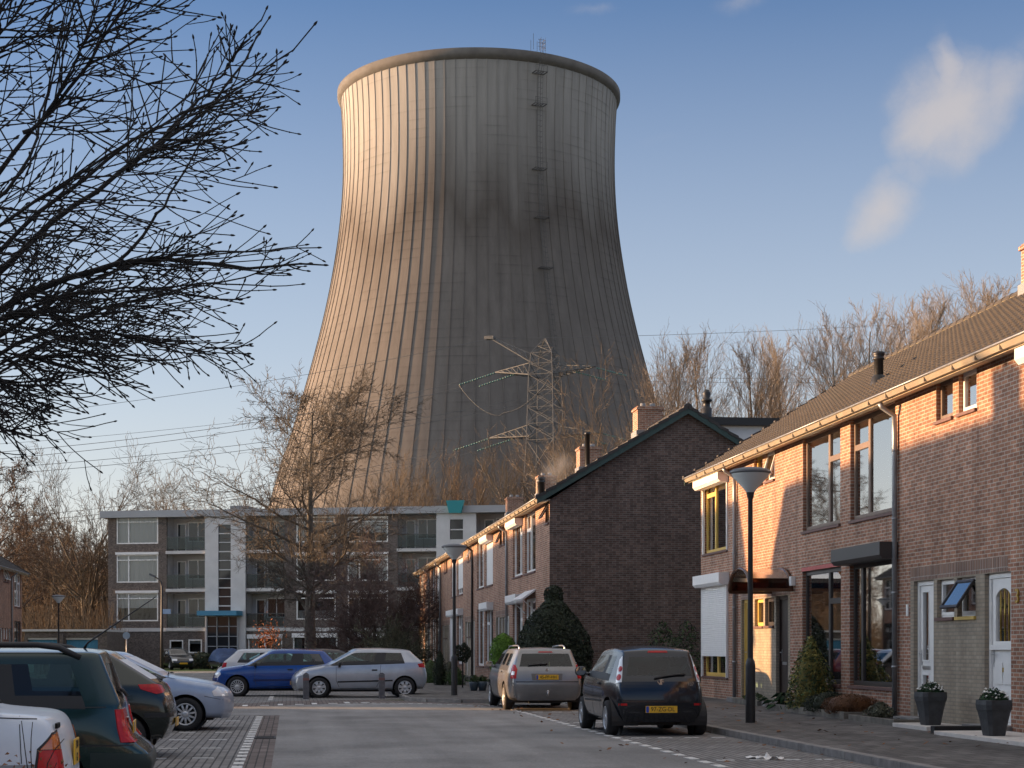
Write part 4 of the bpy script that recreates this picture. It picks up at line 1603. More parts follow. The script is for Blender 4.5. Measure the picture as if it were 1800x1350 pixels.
# the row across the street: two blocks with a gap between them, mostly left of the frame
lspecA = dict(type='A', up=dict(curtain=[(0, 1, 0, 1)], frame=M_white), ground=dict(frame=M_dkwood), small=dict(open=20), pipes=[(4.0, M_zinc)], tile=M_tile_dark, tan=False, dcol=M_green, dframe=M_white)
LA = row_house('row_house', 'grey brown end house at the left edge of the picture, white hopper window above', G_L, -15.8, 98.6, 5.65, dict(lspecA, type='A', end_lo=1, chimneys=[]), side=-1)
LB = row_house('row_house', 'left row house just outside the frame', G_L, -15.8, 92.95, 5.65, dict(lspecA, type='B', chimneys=[]), side=-1)
GAP0, GAP1 = 45.2, 49.4
k = 0
u = 87.3
while u > GAP1 + 3:
    c = copy_tree(LA if False else LB)
    c.location = P(-15.8, u + 5.65, 0)
    u -= 5.65
    k += 1
u_end = u + 5.65
c = row_house('row_house', 'left row end house by the gap, outside the frame', G_L, -15.8, GAP1, u_end - GAP1, dict(lspecA, type='B', end_hi=1), side=-1)
c = row_house('row_house', 'left row end house across the gap, outside the frame', G_L, -15.8, GAP0 - 5.65, 5.65, dict(lspecA, type='A', end_lo=1), side=-1)
u = GAP0 - 2 * 5.65
row_house('row_house', 'left row house with a chimney, outside the frame', G_L, -15.8, u - 5.65, 5.65, dict(lspecA, type='B', chimneys=[0.0]), side=-1)
c = copy_tree(LB)
c.location = P(-15.8, u + 5.65, 0)
u -= 2 * 5.65
while u > -22:
    c = copy_tree(LB)
    c.location = P(-15.8, u + 5.65, 0)
    u -= 5.65

# the street closes behind the camera with another terrace (outside the frame; it shows in paintwork and panes)
for k in range(9):
    c = copy_tree(H5)
    c.location = P(-26 + k * 5.65, -34, 0)
    c.rotation_euler = (0, 0, TH - PI / 2)
    c['label'] = 'row house closing the street behind the camera, outside the frame'
    c['group'] = 'row houses behind the camera'

# ------------------------------------------------------------------ block of flats, frontal behind the car park
AO = at(190, 1170, 126.0)
AO.z = 0.1
AR = at(893, 1170, 120.6)
adir = Vector((AR.x - AO.x, AR.y - AO.y, 0)).normalized()
ATH = math.atan2(adir.y, adir.x)
anrm = Vector((adir.y, -adir.x, 0))          # towards the viewer


def AX(px):                                   # column -> metres along the front
    k = (px - 900) / 3000.0
    return (k * AO.y - AO.x) / (adir.x - k * adir.y)


def AZ(py, px=540):
    a = AX(px)
    return EYE + (1140 - py) / 3000.0 * (AO.y + adir.y * a) - AO.z


M_fbrick = brick_mat('grey brown flat brick', (0.155, 0.125, 0.112), (0.115, 0.095, 0.088), (0.17, 0.15, 0.135), var=.3, stain=.12)
M_fwhite = mat('white painted stair tower', (0.56, 0.565, 0.57), rough=.8, noise=.1, nscale=1.2)
M_fband = mat('pale concrete band', (0.56, 0.55, 0.54), rough=.85, noise=.12, nscale=1.5)
M_fascia = mat('grey roof fascia', (0.34, 0.355, 0.375), rough=.7, noise=.08, nscale=.6)
M_teal = mat('teal panel', (0.02, 0.235, 0.26), rough=.5)
M_blue = mat('sky blue paint', (0.05, 0.22, 0.36), rough=.5)
M_railglass = glass_mat('wired balcony glass', (0.62, 0.70, 0.68), .8, .85, .25)
M_recess = mat('grey balcony render', (0.46, 0.455, 0.45), rough=.9, noise=.15, nscale=1)  # one even grey for the recess walls
M_fglass = glass_mat('flats window glass', (0.92, 0.95, 0.95), 0.95, 0.9)
M_darkglass = mat('dark stairwell glass', (0.02, 0.024, 0.03), rough=.06, spec=.8)

flats = empty('apartment_building', 'grey brown four-storey block of flats with white stair towers and teal roof panel', 'apartment building', AO, ATH)
aE = AX(1010)
ZT = AZ(908, 400)
zl = [0.0, AZ(1106, 400), 0, 0, ZT]
z1, z2, z3 = AZ(1106, 400), AZ(1037, 400), AZ(970, 400)
FD = 12.0
WIN = {}


def fw_(x0, x1, y0, y1, pxm=None):
    m = (x0 + x1) / 2
    return (AX(x0), AX(x1), AZ(y1, m), AZ(y0, m))


rows = [(908, 956), (974.5, 1024), (1042, 1092)]
holes = []
winlist = []
for (a, b) in rows:
    winlist.append((fw_(205, 278, a, b), 'full'))
for (x0, x1) in ((521, 590), (611, 682)):
    for (a, b) in rows:
        winlist.append((fw_(x0, x1, a, b - 3), 'dark'))
for (x0, x1) in ((925, 990),):
    for (a, b) in rows:
        winlist.append((fw_(x0, x1, a, b), 'full'))
winlist += [(fw_(298, 322, 1125, 1147), 'base'), (fw_(331, 355, 1124, 1148), 'base'), (fw_(436, 496, 1119, 1148), 'box'), (fw_(515, 593, 1117, 1150), 'box'), (fw_(611, 682, 1117, 1150), 'box')]
balc = []
for (x0, x1) in ((293, 362), (433, 500), (699, 768), (838, 907)):
    for (zb, ytop) in ((z1 + .1, None), (z2 + .1, None), (z3 + .1, None)):
        balc.append((AX(x0), AX(x1), zb, zb + 2.52))
towers = [(AX(362), AX(433)), (AX(768), AX(838))]
allh = [w[0] for w in winlist] + balc + [(a, b, 0.0, ZT) for a, b in towers]


def front(mb, W, H, ops, rev, mi=0):
    xs = sorted(set([0, W] + [o[0] for o in ops] + [o[1] for o in ops]))
    zz = sorted(set([0, H] + [o[2] for o in ops] + [o[3] for o in ops]))
    xs = [x for x in xs if 0 <= x <= W]
    zz = [z for z in zz if 0 <= z <= H]
    for a, b in zip(xs[:-1], xs[1:]):
        for c, d in zip(zz[:-1], zz[1:]):
            cx, cz = (a + b) / 2, (c + d) / 2
            if any(o[0] < cx < o[1] and o[2] < cz < o[3] for o in ops): continue
            mb.quad((a, 0, c), (b, 0, c), (b, 0, d), (a, 0, d), mi)
    for (a, b, c, d) in ops:
        mb.quad((a, 0, c), (a, 0, d), (a, rev, d), (a, rev, c), mi)
        mb.quad((b, 0, c), (b, rev, c), (b, rev, d), (b, 0, d), mi)
        mb.quad((a, 0, d), (b, 0, d), (b, rev, d), (a, rev, d), mi)
        mb.quad((a, 0, c), (a, rev, c), (b, rev, c), (b, 0, c), mi)


mb = MB()
front(mb, aE, ZT, allh, .18)
mb.quad((0, 0, 0), (0, FD, 0), (0, FD, ZT), (0, 0, ZT))
mb.quad((aE, 0, 0), (aE, 0, ZT), (aE, FD, ZT), (aE, FD, 0))
mb.quad((0, FD, 0), (aE, FD, 0), (aE, FD, ZT), (0, FD, ZT))
mb.build('wall', M_fbrick, flats)
mb = MB()
mb.box(-.45, aE + .4, -.45, FD, ZT + .002, ZT + .5)
mb.build('roof_slab', M_fascia, flats)
mb = MB()
mb.box(AX(384), AX(414), 2.5, 5.5, ZT + .5, ZT + 1.0)
mb.build('roof_hatch', M_lead, flats)
mb = MB()
for k, (a, b) in enumerate([(-.05, towers[0][0]), (towers[0][1], towers[1][0]), (towers[1][1], aE)]):
    mb.box(a, b, -.06, .05, z1 - .16, z1 + .1)
mb.build('concrete_band', M_fband, flats)


def awin(b_, style):
    a, b, c, d = b_
    W_, H_ = b - a, d - c
    y = .06
    mb = MB()
    t = .09

    def bar(x0, x1, q0, q1): mb.box(a + x0, a + x1, y - .05, y + .06, c + q0, c + q1)
    bar(0, t, 0, H_)
    bar(W_ - t, W_, 0, H_)
    bar(t, W_ - t, 0, t)
    bar(t, W_ - t, H_ - t, H_)
    panes = []
    if style in ('full', 'dark'):
        mx = W_ * .29
        bar(mx - t / 2, mx + t / 2, t, H_ - t)
        bar(t, mx - t / 2, H_ * .78, H_ * .78 + t * .8)
        bar(mx + t / 2, W_ - t, H_ * .78, H_ * .78 + t * .8)
    elif style == 'box':
        mx = W_ * .5
        bar(mx - t * .7, mx + t * .7, t, H_ - t)
    fr = mb.build('window', M_white, flats)
    m2 = MB()
    m2.quad((a + .02, y + .02, c + .02), (b - .02, y + .02, c + .02), (b - .02, y + .02, d - .02), (a + .02, y + .02, d - .02))
    m2.build('pane', M_fglass, fr)
    m2 = MB()
    m2.box(a - .05, b + .05, .9, 1.0, c - .05, d + .05)
    m2.build('room', M_room, fr)
    if style == 'full':
        n = 26
        v = []
        low = .0 if c > z2 else H_ * .45
        for k in range(n + 1):
            xx = a + .05 + (W_ - .1) * k / n
            yy = y + .14 + .03 * math.sin(k * 2.1)
            v += [(xx, yy, c + low + .03), (xx, yy, d - .03)]
        m2 = MB()
        m2.add(v, [(2 * k, 2 * k + 2, 2 * k + 3, 2 * k + 1) for k in range(n)])
        m2.build('curtain', M_blind, fr)
    if style in ('dark', 'box', 'base'):
        rr_ = random.Random(int(a * 37 + c * 11))
        pick = rr_.random()
        spans = []
        if pick < .45: spans = [(.03, rr_.uniform(.12, .3), 0, 1), (rr_.uniform(.68, .86), .97, 0, 1)]
        elif pick < .75: spans = [(.03, .97, rr_.uniform(.35, .75), 1)]
        else: spans = [(.03, .97, 0, rr_.uniform(.3, .45))]
        for (f0, f1, g0, g1) in spans:
            n = 10
            v = []
            for k in range(n + 1):
                xx = a + W_ * (f0 + (f1 - f0) * k / n)
                yy = y + .13 + .03 * math.sin(k * 2.4)
                v += [(xx, yy, c + H_ * g0 + .03), (xx, yy, c + H_ * g1 - .03)]
            m2 = MB()
            m2.add(v, [(2 * k, 2 * k + 2, 2 * k + 3, 2 * k + 1) for k in range(n)])
            m2.build('curtain', rr_.choice([M_blind, M_curtain, M_dimblind]), fr)
    if style in ('box', 'full', 'dark') and d < ZT - .3:
        m2 = MB()
        m2.box(a - .05, b + .05, -.14, .0, d - .02 if style != 'box' else d - .15, d + .16)
        m2.build('shutter_box', M_shutbox, fr)


for b_, st in winlist: awin(b_, st)
for (a, b, c, d) in balc:
    rec = 1.35
    mb = MB()
    mb.quad((a, rec, c), (b, rec, c), (b, rec, d), (a, rec, d))
    mb.quad((a, .18, c), (a, .18, d), (a, rec, d), (a, rec, c))
    mb.quad((b, .18, c), (b, rec, c), (b, rec, d), (b, .18, d))
    mb.quad((a, .18, d), (b, .18, d), (b, rec, d), (a, rec, d))
    mb.quad((a, .18, c), (a, rec, c), (b, rec, c), (b, .18, c))
    bl = mb.build('balcony', M_recess, flats)
    mb = MB()
    mb.box(a - .04, b + .04, -.12, .17, c - .22, c + .005)
    mb.build('balcony_slab', M_fband, bl)
    mb = MB()
    mb.box(a + .05, b - .05, -.03, -.015, c + .12, c + 1.0)
    mb.build('balcony_glass', M_railglass, bl)
    mb = MB()
    mb.box(a, b, -.05, .0, c + 1.0, c + 1.05)
    for k in range(4):
        xx = a + (b - a) * k / 3
        mb.box(xx - .02, xx + .02, -.012, .02, c, c + 1.0)
    mb.build('balcony_rail', M_dark_steel, bl)
    # glazing at the back: door and big window
    W_ = b - a
    mb = MB()
    for (p, q, r, s) in ((a + .3, a + 1.0, c + .05, c + 2.1), (a + 1.15, b - .2, c + .75, c + 2.2)):
        mb.box(p, p + .07, rec - .06, rec - .004, r, s)
        mb.box(q - .07, q, rec - .06, rec - .004, r, s)
        mb.box(p + .07, q - .07, rec - .06, rec - .004, s - .07, s)
        mb.box(p + .07, q - .07, rec - .06, rec - .004, r, r + .07)
    mb.box(a + 1.15 + (W_ - 1.35) * .45, a + 1.15 + (W_ - 1.35) * .45 + .06, rec - .06, rec - .004, c + .82, c + 2.13)
    mb.build('balcony_window_frame', M_white, bl)
    for (p, q, r, s) in ((a + .37, a + .93, c + .12, c + 2.03), (a + 1.22, b - .27, c + .82, c + 2.13)):
        mb = MB()
        mb.box(p, q, rec - .03, rec - .02, r, s)
        mb.build('pane', M_darkglass, bl)
for ti, (a, b) in enumerate(towers):
    mb = MB()
    wx0, wx1 = a + (b - a) * .33, a + (b - a) * .64
    zb = AZ(1082, 398)
    front_y = -.22
    zs_ = [AZ(y, 398) for y in (1078, 1010, 997, 983, 960, 948, 918)]
    wz0, wz1 = zb + .05, AZ(922, 398)
    if ti == 1: wx0, wx1, wz0, wz1 = AX(792), AX(815), AZ(949, 803), AZ(913, 803)
    for (p, q, r, s) in ((a, wx0, 0, ZT), (wx1, b, 0, ZT), (wx0, wx1, wz1, ZT), (wx0, wx1, 0, wz0)):
        mb.box(p, q, front_y, .3, r, s)
    tw = mb.build('stair_tower', M_fwhite, flats)
    mb = MB()
    mb.quad((wx0, -.08, wz0), (wx1, -.08, wz0), (wx1, -.08, wz1), (wx0, -.08, wz1))
    mb.build('stair_glazing', M_darkglass, tw)
    mb = MB()
    n = 10 if ti == 0 else 2
    for k in range(n + 1):
        mb = MB()
        z = wz0 + (wz1 - wz0) * k / n
        mb.box(wx0, wx1, front_y + .03, -.06, z - (.05 if k % 2 else .02), z + .03)
        mb.build('stair_glazing_bar', M_fwhite, tw)
    # glazed entrance with a blue canopy
    ea, eb = a + .2, b - .55
    zc = zb
    mb = MB()
    mb.box(ea - .3, eb + .35, -1.6, front_y - .002, zc - .02, zc + .32)
    cn = mb.build('entrance_canopy', M_blue, flats)
    mb = MB()
    W_ = eb - ea
    for f in (0, .33, .72, 1):
        mb.box(ea + W_ * f - .035, ea + W_ * f + .035, front_y - .16, front_y - .06, 0.0, zc - .03)
    for k in range(6):
        z = (zc - .1) * k / 5
        for (f0, f1) in ((0, .33), (.33, .72), (.72, 1)):
            mb.box(ea + W_ * f0 + .052, ea + W_ * f1 - .052, front_y - .15, front_y - .07, z, z + .06)
    en = mb.build('entrance', M_fascia, flats)
    mb = MB()
    mb.box(ea, eb, front_y - .055, front_y - .035, .05, zc - .04)
    mb.build('entrance_glass', M_darkglass, en)
mb = MB()
tc_, tz0, tz1 = AX(803.5), AZ(903, 803), AZ(881, 803)
mb.prism([(AX(793), tz0), (AX(814), tz0), (AX(819.5), tz1), (AX(788), tz1)], 'y', -.75, -.46)
mb.build('teal_panel', M_teal, flats)
mb = MB()
mb.box(AX(193), AX(204), -.05, -.002, AZ(1104, 198), AZ(1100, 198))
mb.build('street_name_sign', M_blue, flats)

# ------------------------------------------------------------------ garages left of the flats
go = on_ground(43, 1178)
go = at(43, 1140, 112.0)
go.z = 0
gar = empty('garage_block', 'low brick garage block with two blue doors beside the flats', 'garage', go, R(2))
gx = lambda px: (px - 43) / 3000 * 112
gz = lambda py: EYE + (1140 - py) / 3000 * 112
mb = MB()
gd = [(gx(85 - 40.5), gx(100.5), 0, gz(1121)), (gx(115), gx(171), 0, gz(1121))]
front(mb, gx(187), gz(1110), [(.2, gx(100), 0, gz(1121)), (gx(115), gx(171), 0, gz(1121))], .25)
mb.quad((0, 0, 0), (0, 0, gz(1110)), (0, 6, gz(1110)), (0, 6, 0))
mb.quad((gx(187), 0, 0), (gx(187), 6, 0), (gx(187), 6, gz(1110)), (gx(187), 0, gz(1110)))
mb.build('wall', M_fbrick, gar)
mb = MB()
mb.box(-.2, gx(187), -.15, 6, gz(1110) + .002, gz(1107) + .03)
mb.build('roof_edge', M_fband, gar)
for (a, b) in ((.2, gx(100)), (gx(115), gx(171))):
    mb = MB()
    n = 10
    for k in range(n):
        mb.bevbox(a + .02 + (b - a - .04) * k / n, a + .02 + (b - a - .04) * (k + .97) / n, .16, .2, .02, gz(1121) - .13, .008)
    mb.build('garage_door', M_blue, gar)
    mb = MB()
    mb.box(a, b, .05, .2, gz(1121) - .12, gz(1121) - .003)
    mb.build('door_lintel', M_fband, gar)
mb = MB()
mb.box(gx(104), gx(112), -.35, -.002, 0, gz(1115))
mb.build('brick_pier', M_fbrick, gar)

# ------------------------------------------------------------------ street lamps
M_lampdark = mat('dark lamp post paint', (0.022, 0.022, 0.024), rough=.45, noise=.2, nscale=8)
M_opal = mat('frosted lamp bowl', (0.62, 0.64, 0.62), rough=.35)
M_lampgrey = mat('grey lamp cap', (0.13, 0.135, 0.14), rough=.5)


def street_lamp(label, p, H):
    o = empty('street_lamp', label, 'street lamp', p, 0, 'post-top street lamps with wide cone shades')
    mb = MB()
    mb.lathe([(.088, 0), (.088, 1.02), (.08, 1.08), (.058, 1.12), (.05, 1.14)], 14)
    mb.build('lower_post', M_lampdark, o)
    mb = MB()
    mb.lathe([(.05, 1.13), (.042, H - .55), (.06, H - .50), (.075, H - .42)], 12)
    mb.build('post', M_lampdark, o)
    mb = MB()
    mb.lathe([(.07, H - .43), (.10, H - .38), (.30, H - .16), (.335, H - .10)], 28)
    mb.build('lamp_bowl', M_opal, o)
    mb = MB()
    mb.lathe([(.335, H - .10), (.36, H - .085), (.36, H - .05), (.30, H - .02), (.15, H + .01), (.001, H + .02)], 28)
    mb.build('lamp_cap', M_lampgrey, o)
    return o


lp = on_ground(1319, 1271, .11)
street_lamp('nearest street lamp, dark post on the pavement before the sunlit end house', lp, EYE + (1140 - 823) / 3000 * lp.y - .11).location.z = .11
lp = on_ground(798.5, 1222, .1)
street_lamp('street lamp between the silver hatchback and the far terrace', lp, EYE + (1140 - 957) / 3000 * lp.y - .1).location.z = .1
lp = at(103, 1140, 92)
lp.z = 0
street_lamp('distant street lamp in front of the blue garage doors', lp, EYE + (1140 - 1046) / 3000 * 92)
# column with a curved arm
lp = at(284.5, 1140, 106)
lp.z = .02
arm = empty('street_light_column', 'tall slim column with a bent arm light in front of the flats', 'street light', lp)
HH = EYE + (1140 - 1018) / 3000 * 106
mb = MB()
mb.tube([(0, 0, 0), (0, 0, 3), (0, 0, HH - .5), (-.06, 0, HH - .2), (-.25, 0, HH + .02), (-.45, 0, HH + .12)], [.1, .075, .055, .05, .045, .04], 10)
mb.build('column', M_lampdark, arm)
mb = MB()
mb.prism([(-.40, HH + .06), (-.40, HH + .2), (-.75, HH + .34), (-.78, HH + .24)], 'y', -.12, .12)
mb.build('lamp_head', M_lampgrey, arm)
mb = MB()
mb.box(-.02, .55, -.03, -.01, 3.55, 3.85)
mb.build('small_sign', mat('pale blue sign', (.35, .5, .7), rough=.4), arm)
# round traffic sign seen from behind
sp_ = at(222.5, 1140, 103)
sp_.z = 0
sg = empty('traffic_sign', 'round traffic sign on a thin grey pole before the flats, seen from behind', 'traffic sign', sp_)
mb = MB()
mb.tube([(0, 0, 0), (0, 0, 2.45)], .035, 8)
mb.build('pole', M_zinc, sg)
mb = MB()
n = 24
mb.prism([(.22 * math.cos(2 * PI * k / n), 2.2 + .22 * math.sin(2 * PI * k / n)) for k in range(n)], 'y', -.06, -.04)
mb.build('sign_plate', mat('sign back', (.33, .42, .5), rough=.5, metal=.3), sg)

# ------------------------------------------------------------------ bollards
M_bol = mat('weathered grey bollard', (0.12, 0.12, 0.13), rough=.85, noise=.3, nscale=9, bump=.3)
M_bolred = mat('faded red band', (0.20, 0.10, 0.09), rough=.7)


def bollard(label, p):
    o = empty('bollard', label, 'bollard', p, TH, 'grey bollards in front of the silver hatchback')
    mb = MB()
    mb.bevbox(-.085, .085, -.085, .085, 0, .70, .02)
    mb.prism([(-.085 + .01, .695), (.085 - .01, .695), (.03, .735), (-.03, .735)], 'y', -.06, .06)
    mb.build('post', M_bol, o)
    mb = MB()
    mb.bevbox(-.088, .088, -.088, .088, .52, .60, .012)
    mb.build('reflector_band', M_bolred, o)


bollard('grey bollard by the front wheel of the silver hatchback', on_ground(538, 1229))
bollard('grey bollard before the door of the silver hatchback', on_ground(671, 1228))

# ------------------------------------------------------------------ planters, kerbed beds, slabs on the right
M_pot = mat('charcoal planter', (0.045, 0.048, 0.052), rough=.6, noise=.35, nscale=7, bump=.2, bscale=30)
M_soil = mat('dark soil', (0.03, 0.024, 0.018), rough=1, noise=.4, nscale=12)
M_slab = mat('white doorstep slab', (0.62, 0.58, 0.53), rough=.85, noise=.15, nscale=4)
M_edge = mat('mossy concrete edging', (0.17, 0.155, 0.13), rough=.95, noise=.4, nscale=4, bump=.3)
M_edge_dark = mat('black sleeper', (0.02, 0.02, 0.02), rough=.8)
PAV = lambda v: .10 + (v - 7.15) / 4.45 * .09


def planter(label, v_, u_, z, w, h):
    p = P(v_, u_, z)
    w *= .5
    o = empty('flower_planter', label, 'planter', p, TH + R(6), 'charcoal planters with white flowers')
    k = 1.12
    prof = [(.60, 0), (.63, .01), (.80, h * .45), (.93, h * .70), (.97, h * .72), (1.02, h * .86), (1.0, h * .985), (.97, h), (.88, h), (.86, h * .9), (.0, h * .9)]
    v, f = [], []
    n = len(prof)
    oc = []
    for (a, b) in ((1, .72), (.72, 1), (-.72, 1), (-1, .72), (-1, -.72), (-.72, -1), (.72, -1), (1, -.72)):
        oc.append((a, b))
    for (r, zz) in prof:
        for (a, b) in oc:
            v.append((a * r * w, b * r * w, zz))
    for i in range(n - 1):
        for q in range(8):
            f.append((i * 8 + q, i * 8 + (q + 1) % 8, (i + 1) * 8 + (q + 1) % 8, (i + 1) * 8 + q))
    mb = MB()
    mb.add(v, f)
    mb.build('pot', M_pot, o)
    return o, w, h


PL = [planter('charcoal planter of white flowers by the white panel door', 10.02, 25.85, .215, .41, .52),
      planter('charcoal planter of white flowers by the arched glazed door, nearest the viewer', 9.74, 22.75, .205, .40, .50)]


def V_(px, py, z):
    p = on_ground(px, py, z)
    return CT * p.x + ST * p.y, -ST * p.x + CT * p.y


def bed(label, v0, v1, u0, u1, h, mt):
    o = empty('kerbed_bed', label, 'planting bed', P(v0, u0, PAV(v0) - .01), TH)
    V, U = v1 - v0, u1 - u0
    t = .07
    mb = MB()
    mb.bevbox(0, t, 0, U, 0, h, .008)
    mb.bevbox(t + .001, V, 0, t, 0, h, .008)
    mb.bevbox(t + .001, V, U - t, U, 0, h, .008)
    mb.build('edging', mt, o)
    mb = MB()
    n = 12
    rr = random.Random(3)
    v = [(t + (V - t) * i / n, t + (U - 2 * t) * j / n, h * .65 + rr.uniform(-.02, .03)) for i in range(n + 1) for j in range(n + 1)]
    f = [(i * (n + 1) + j, (i + 1) * (n + 1) + j, (i + 1) * (n + 1) + j + 1, i * (n + 1) + j + 1) for i in range(n) for j in range(n)]
    mb.add(v, f, 0, True)
    mb.build('soil', M_soil, o)
    return o


bed('concrete edged bed under the dark windows with three shrubs', 9.82, 10.56, 29.5, 34.6, .14, M_edge)
bed('low edged bed by the panel door, mostly bare soil', 9.80, 10.56, 26.9, 29.2, .11, M_edge)
bed('small edged bed at the foot of the sunlit tan wall', 10.15, 10.56, 36.4, 38.5, .13, M_edge)
mb = MB()
mb.bevbox(9.72, 10.5, 25.25, 26.75, .13, .214, .01)
mb.bevbox(9.45, 10.5, 21.0, 24.25, .12, .204, .01)
o = structure(mb.build('doorstep_slabs', M_slab, rotz=TH))
mb = MB()
mb.bevbox(9.50, 10.52, 24.35, 24.52, .12, .265, .012)
o = mb.build('timber_edging', M_edge_dark, rotz=TH)
tag(o, 'black timber edging lying along the white slab behind the nearest planter', 'edging')

# litter and dead leaves
M_paper = mat('white litter', (.75, .75, .74), rough=.8)
rr = random.Random(9)
for (px, py, lab, s) in ((1322, 1333, 'flat scrap of white paper on the parking strip', .15), (1353, 1336, 'crumpled pale wrapper on the parking strip beside the paper scrap', .17)):
    p = on_ground(px, py)
    bm = bmesh.new()
    bmesh.ops.create_grid(bm, x_segments=8, y_segments=5, size=1)
    for q in bm.verts:
        q.co = Vector((q.co.x * s, q.co.y * s * .55, abs(rr.gauss(0, .025 if s > .16 else .008)) + .012))
    mb = MB()
    mb.add_bm(bm, 0)
    tag(mb.build('litter', M_paper, loc=p, rotz=rr.uniform(0, 3)), lab, 'litter', 'litter on the parking strip')
M_leaf_dead = mat('dead leaf', (0.17, 0.075, 0.03), rough=.8, noise=.5, nscale=3)
mb = MB()
for k in range(230):
    if k % 2:
        v, u = rr.uniform(7.3, 9.6), rr.uniform(21, 42)
        z = PAV(v) + .008
    else:
        v, u = (rr.uniform(6.6, 7.0), rr.uniform(20, 42)) if k % 4 else (rr.gauss(5.0, .5), rr.uniform(20, 42))
        z = .012
    c = Vector((v, u, z))
    a = rr.uniform(0, 6.3)
    s = rr.uniform(.02, .055)
    e1, e2 = Vector((math.cos(a), math.sin(a), rr.uniform(-.1, .5))) * s, Vector((-math.sin(a), math.cos(a), rr.uniform(-.1, .5))) * s * .7
    z_ = abs(e1.z) + abs(e2.z)
    c.z += z_ + .001
    mb.quad(c - e1, c - e2, c + e1, c + e2)
o = mb.build('fallen_leaves', M_leaf_dead, rotz=TH)
structure(o, 'stuff')
o['label'] = 'dead brown leaves scattered over pavement and parking strip'

# ------------------------------------------------------------------ cars
def paint(name, c, metal=0.0, rough=.32, coat=.7, dirt=.12):
    return mat(name, c, rough=rough, metal=metal, coat=coat, noise=dirt, nscale=2.5)


M_tyre = mat('tyre rubber', (0.016, 0.016, 0.017), rough=.85)
M_rim = mat('silver wheel trim', (0.52, 0.53, 0.54), rough=.35, metal=.6)
M_rimback = mat('wheel backing black', (0.02, 0.02, 0.021), rough=.7)  # plain black disc behind the spokes
M_cglass = glass_mat('car glass', (0.62, 0.86, 0.84), .9, .92)
M_cglass_dark = glass_mat('dark car glass', (0.10, 0.14, 0.15), .9, .8)
M_cglass.node_tree.nodes['Fresnel'].inputs['IOR'].default_value = 1.6
M_frost = mat('frosted over glass', (0.60, 0.63, 0.68), rough=.75, noise=.10, nscale=7, bump=.15)
M_redlamp = mat('red lamp lens', (0.48, 0.012, 0.014), rough=.25, spec=.4, noise=.3, nscale=14)
M_amber = mat('amber lamp lens', (0.55, 0.13, 0.02), rough=.12, spec=.8, coat=.6)
M_clear = mat('clear lamp lens', (0.80, 0.81, 0.82), rough=.1, spec=.9, coat=.8)
M_trim = mat('matt black trim', (0.018, 0.018, 0.019), rough=.55)
M_seat = mat('dark seat cloth', (0.03, 0.03, 0.034), rough=.9)
M_plate = mat('yellow number plate', (0.78, 0.45, 0.03), rough=.35)
M_plblue = mat('blue plate strip', (0.02, 0.08, 0.45), rough=.35)
M_pltext = mat('plate black', (0.012, 0.012, 0.012), rough=.5)
M_chrometrim = mat('chrome trim', (0.7, 0.7, 0.71), rough=.15, metal=1.0)
M_mirror = mat('mirror glass', (0.75, 0.8, 0.85), rough=.03, metal=1.0)


def lerp2(a, b, t): return tuple(x + (y - x) * t for x, y in zip(a, b))


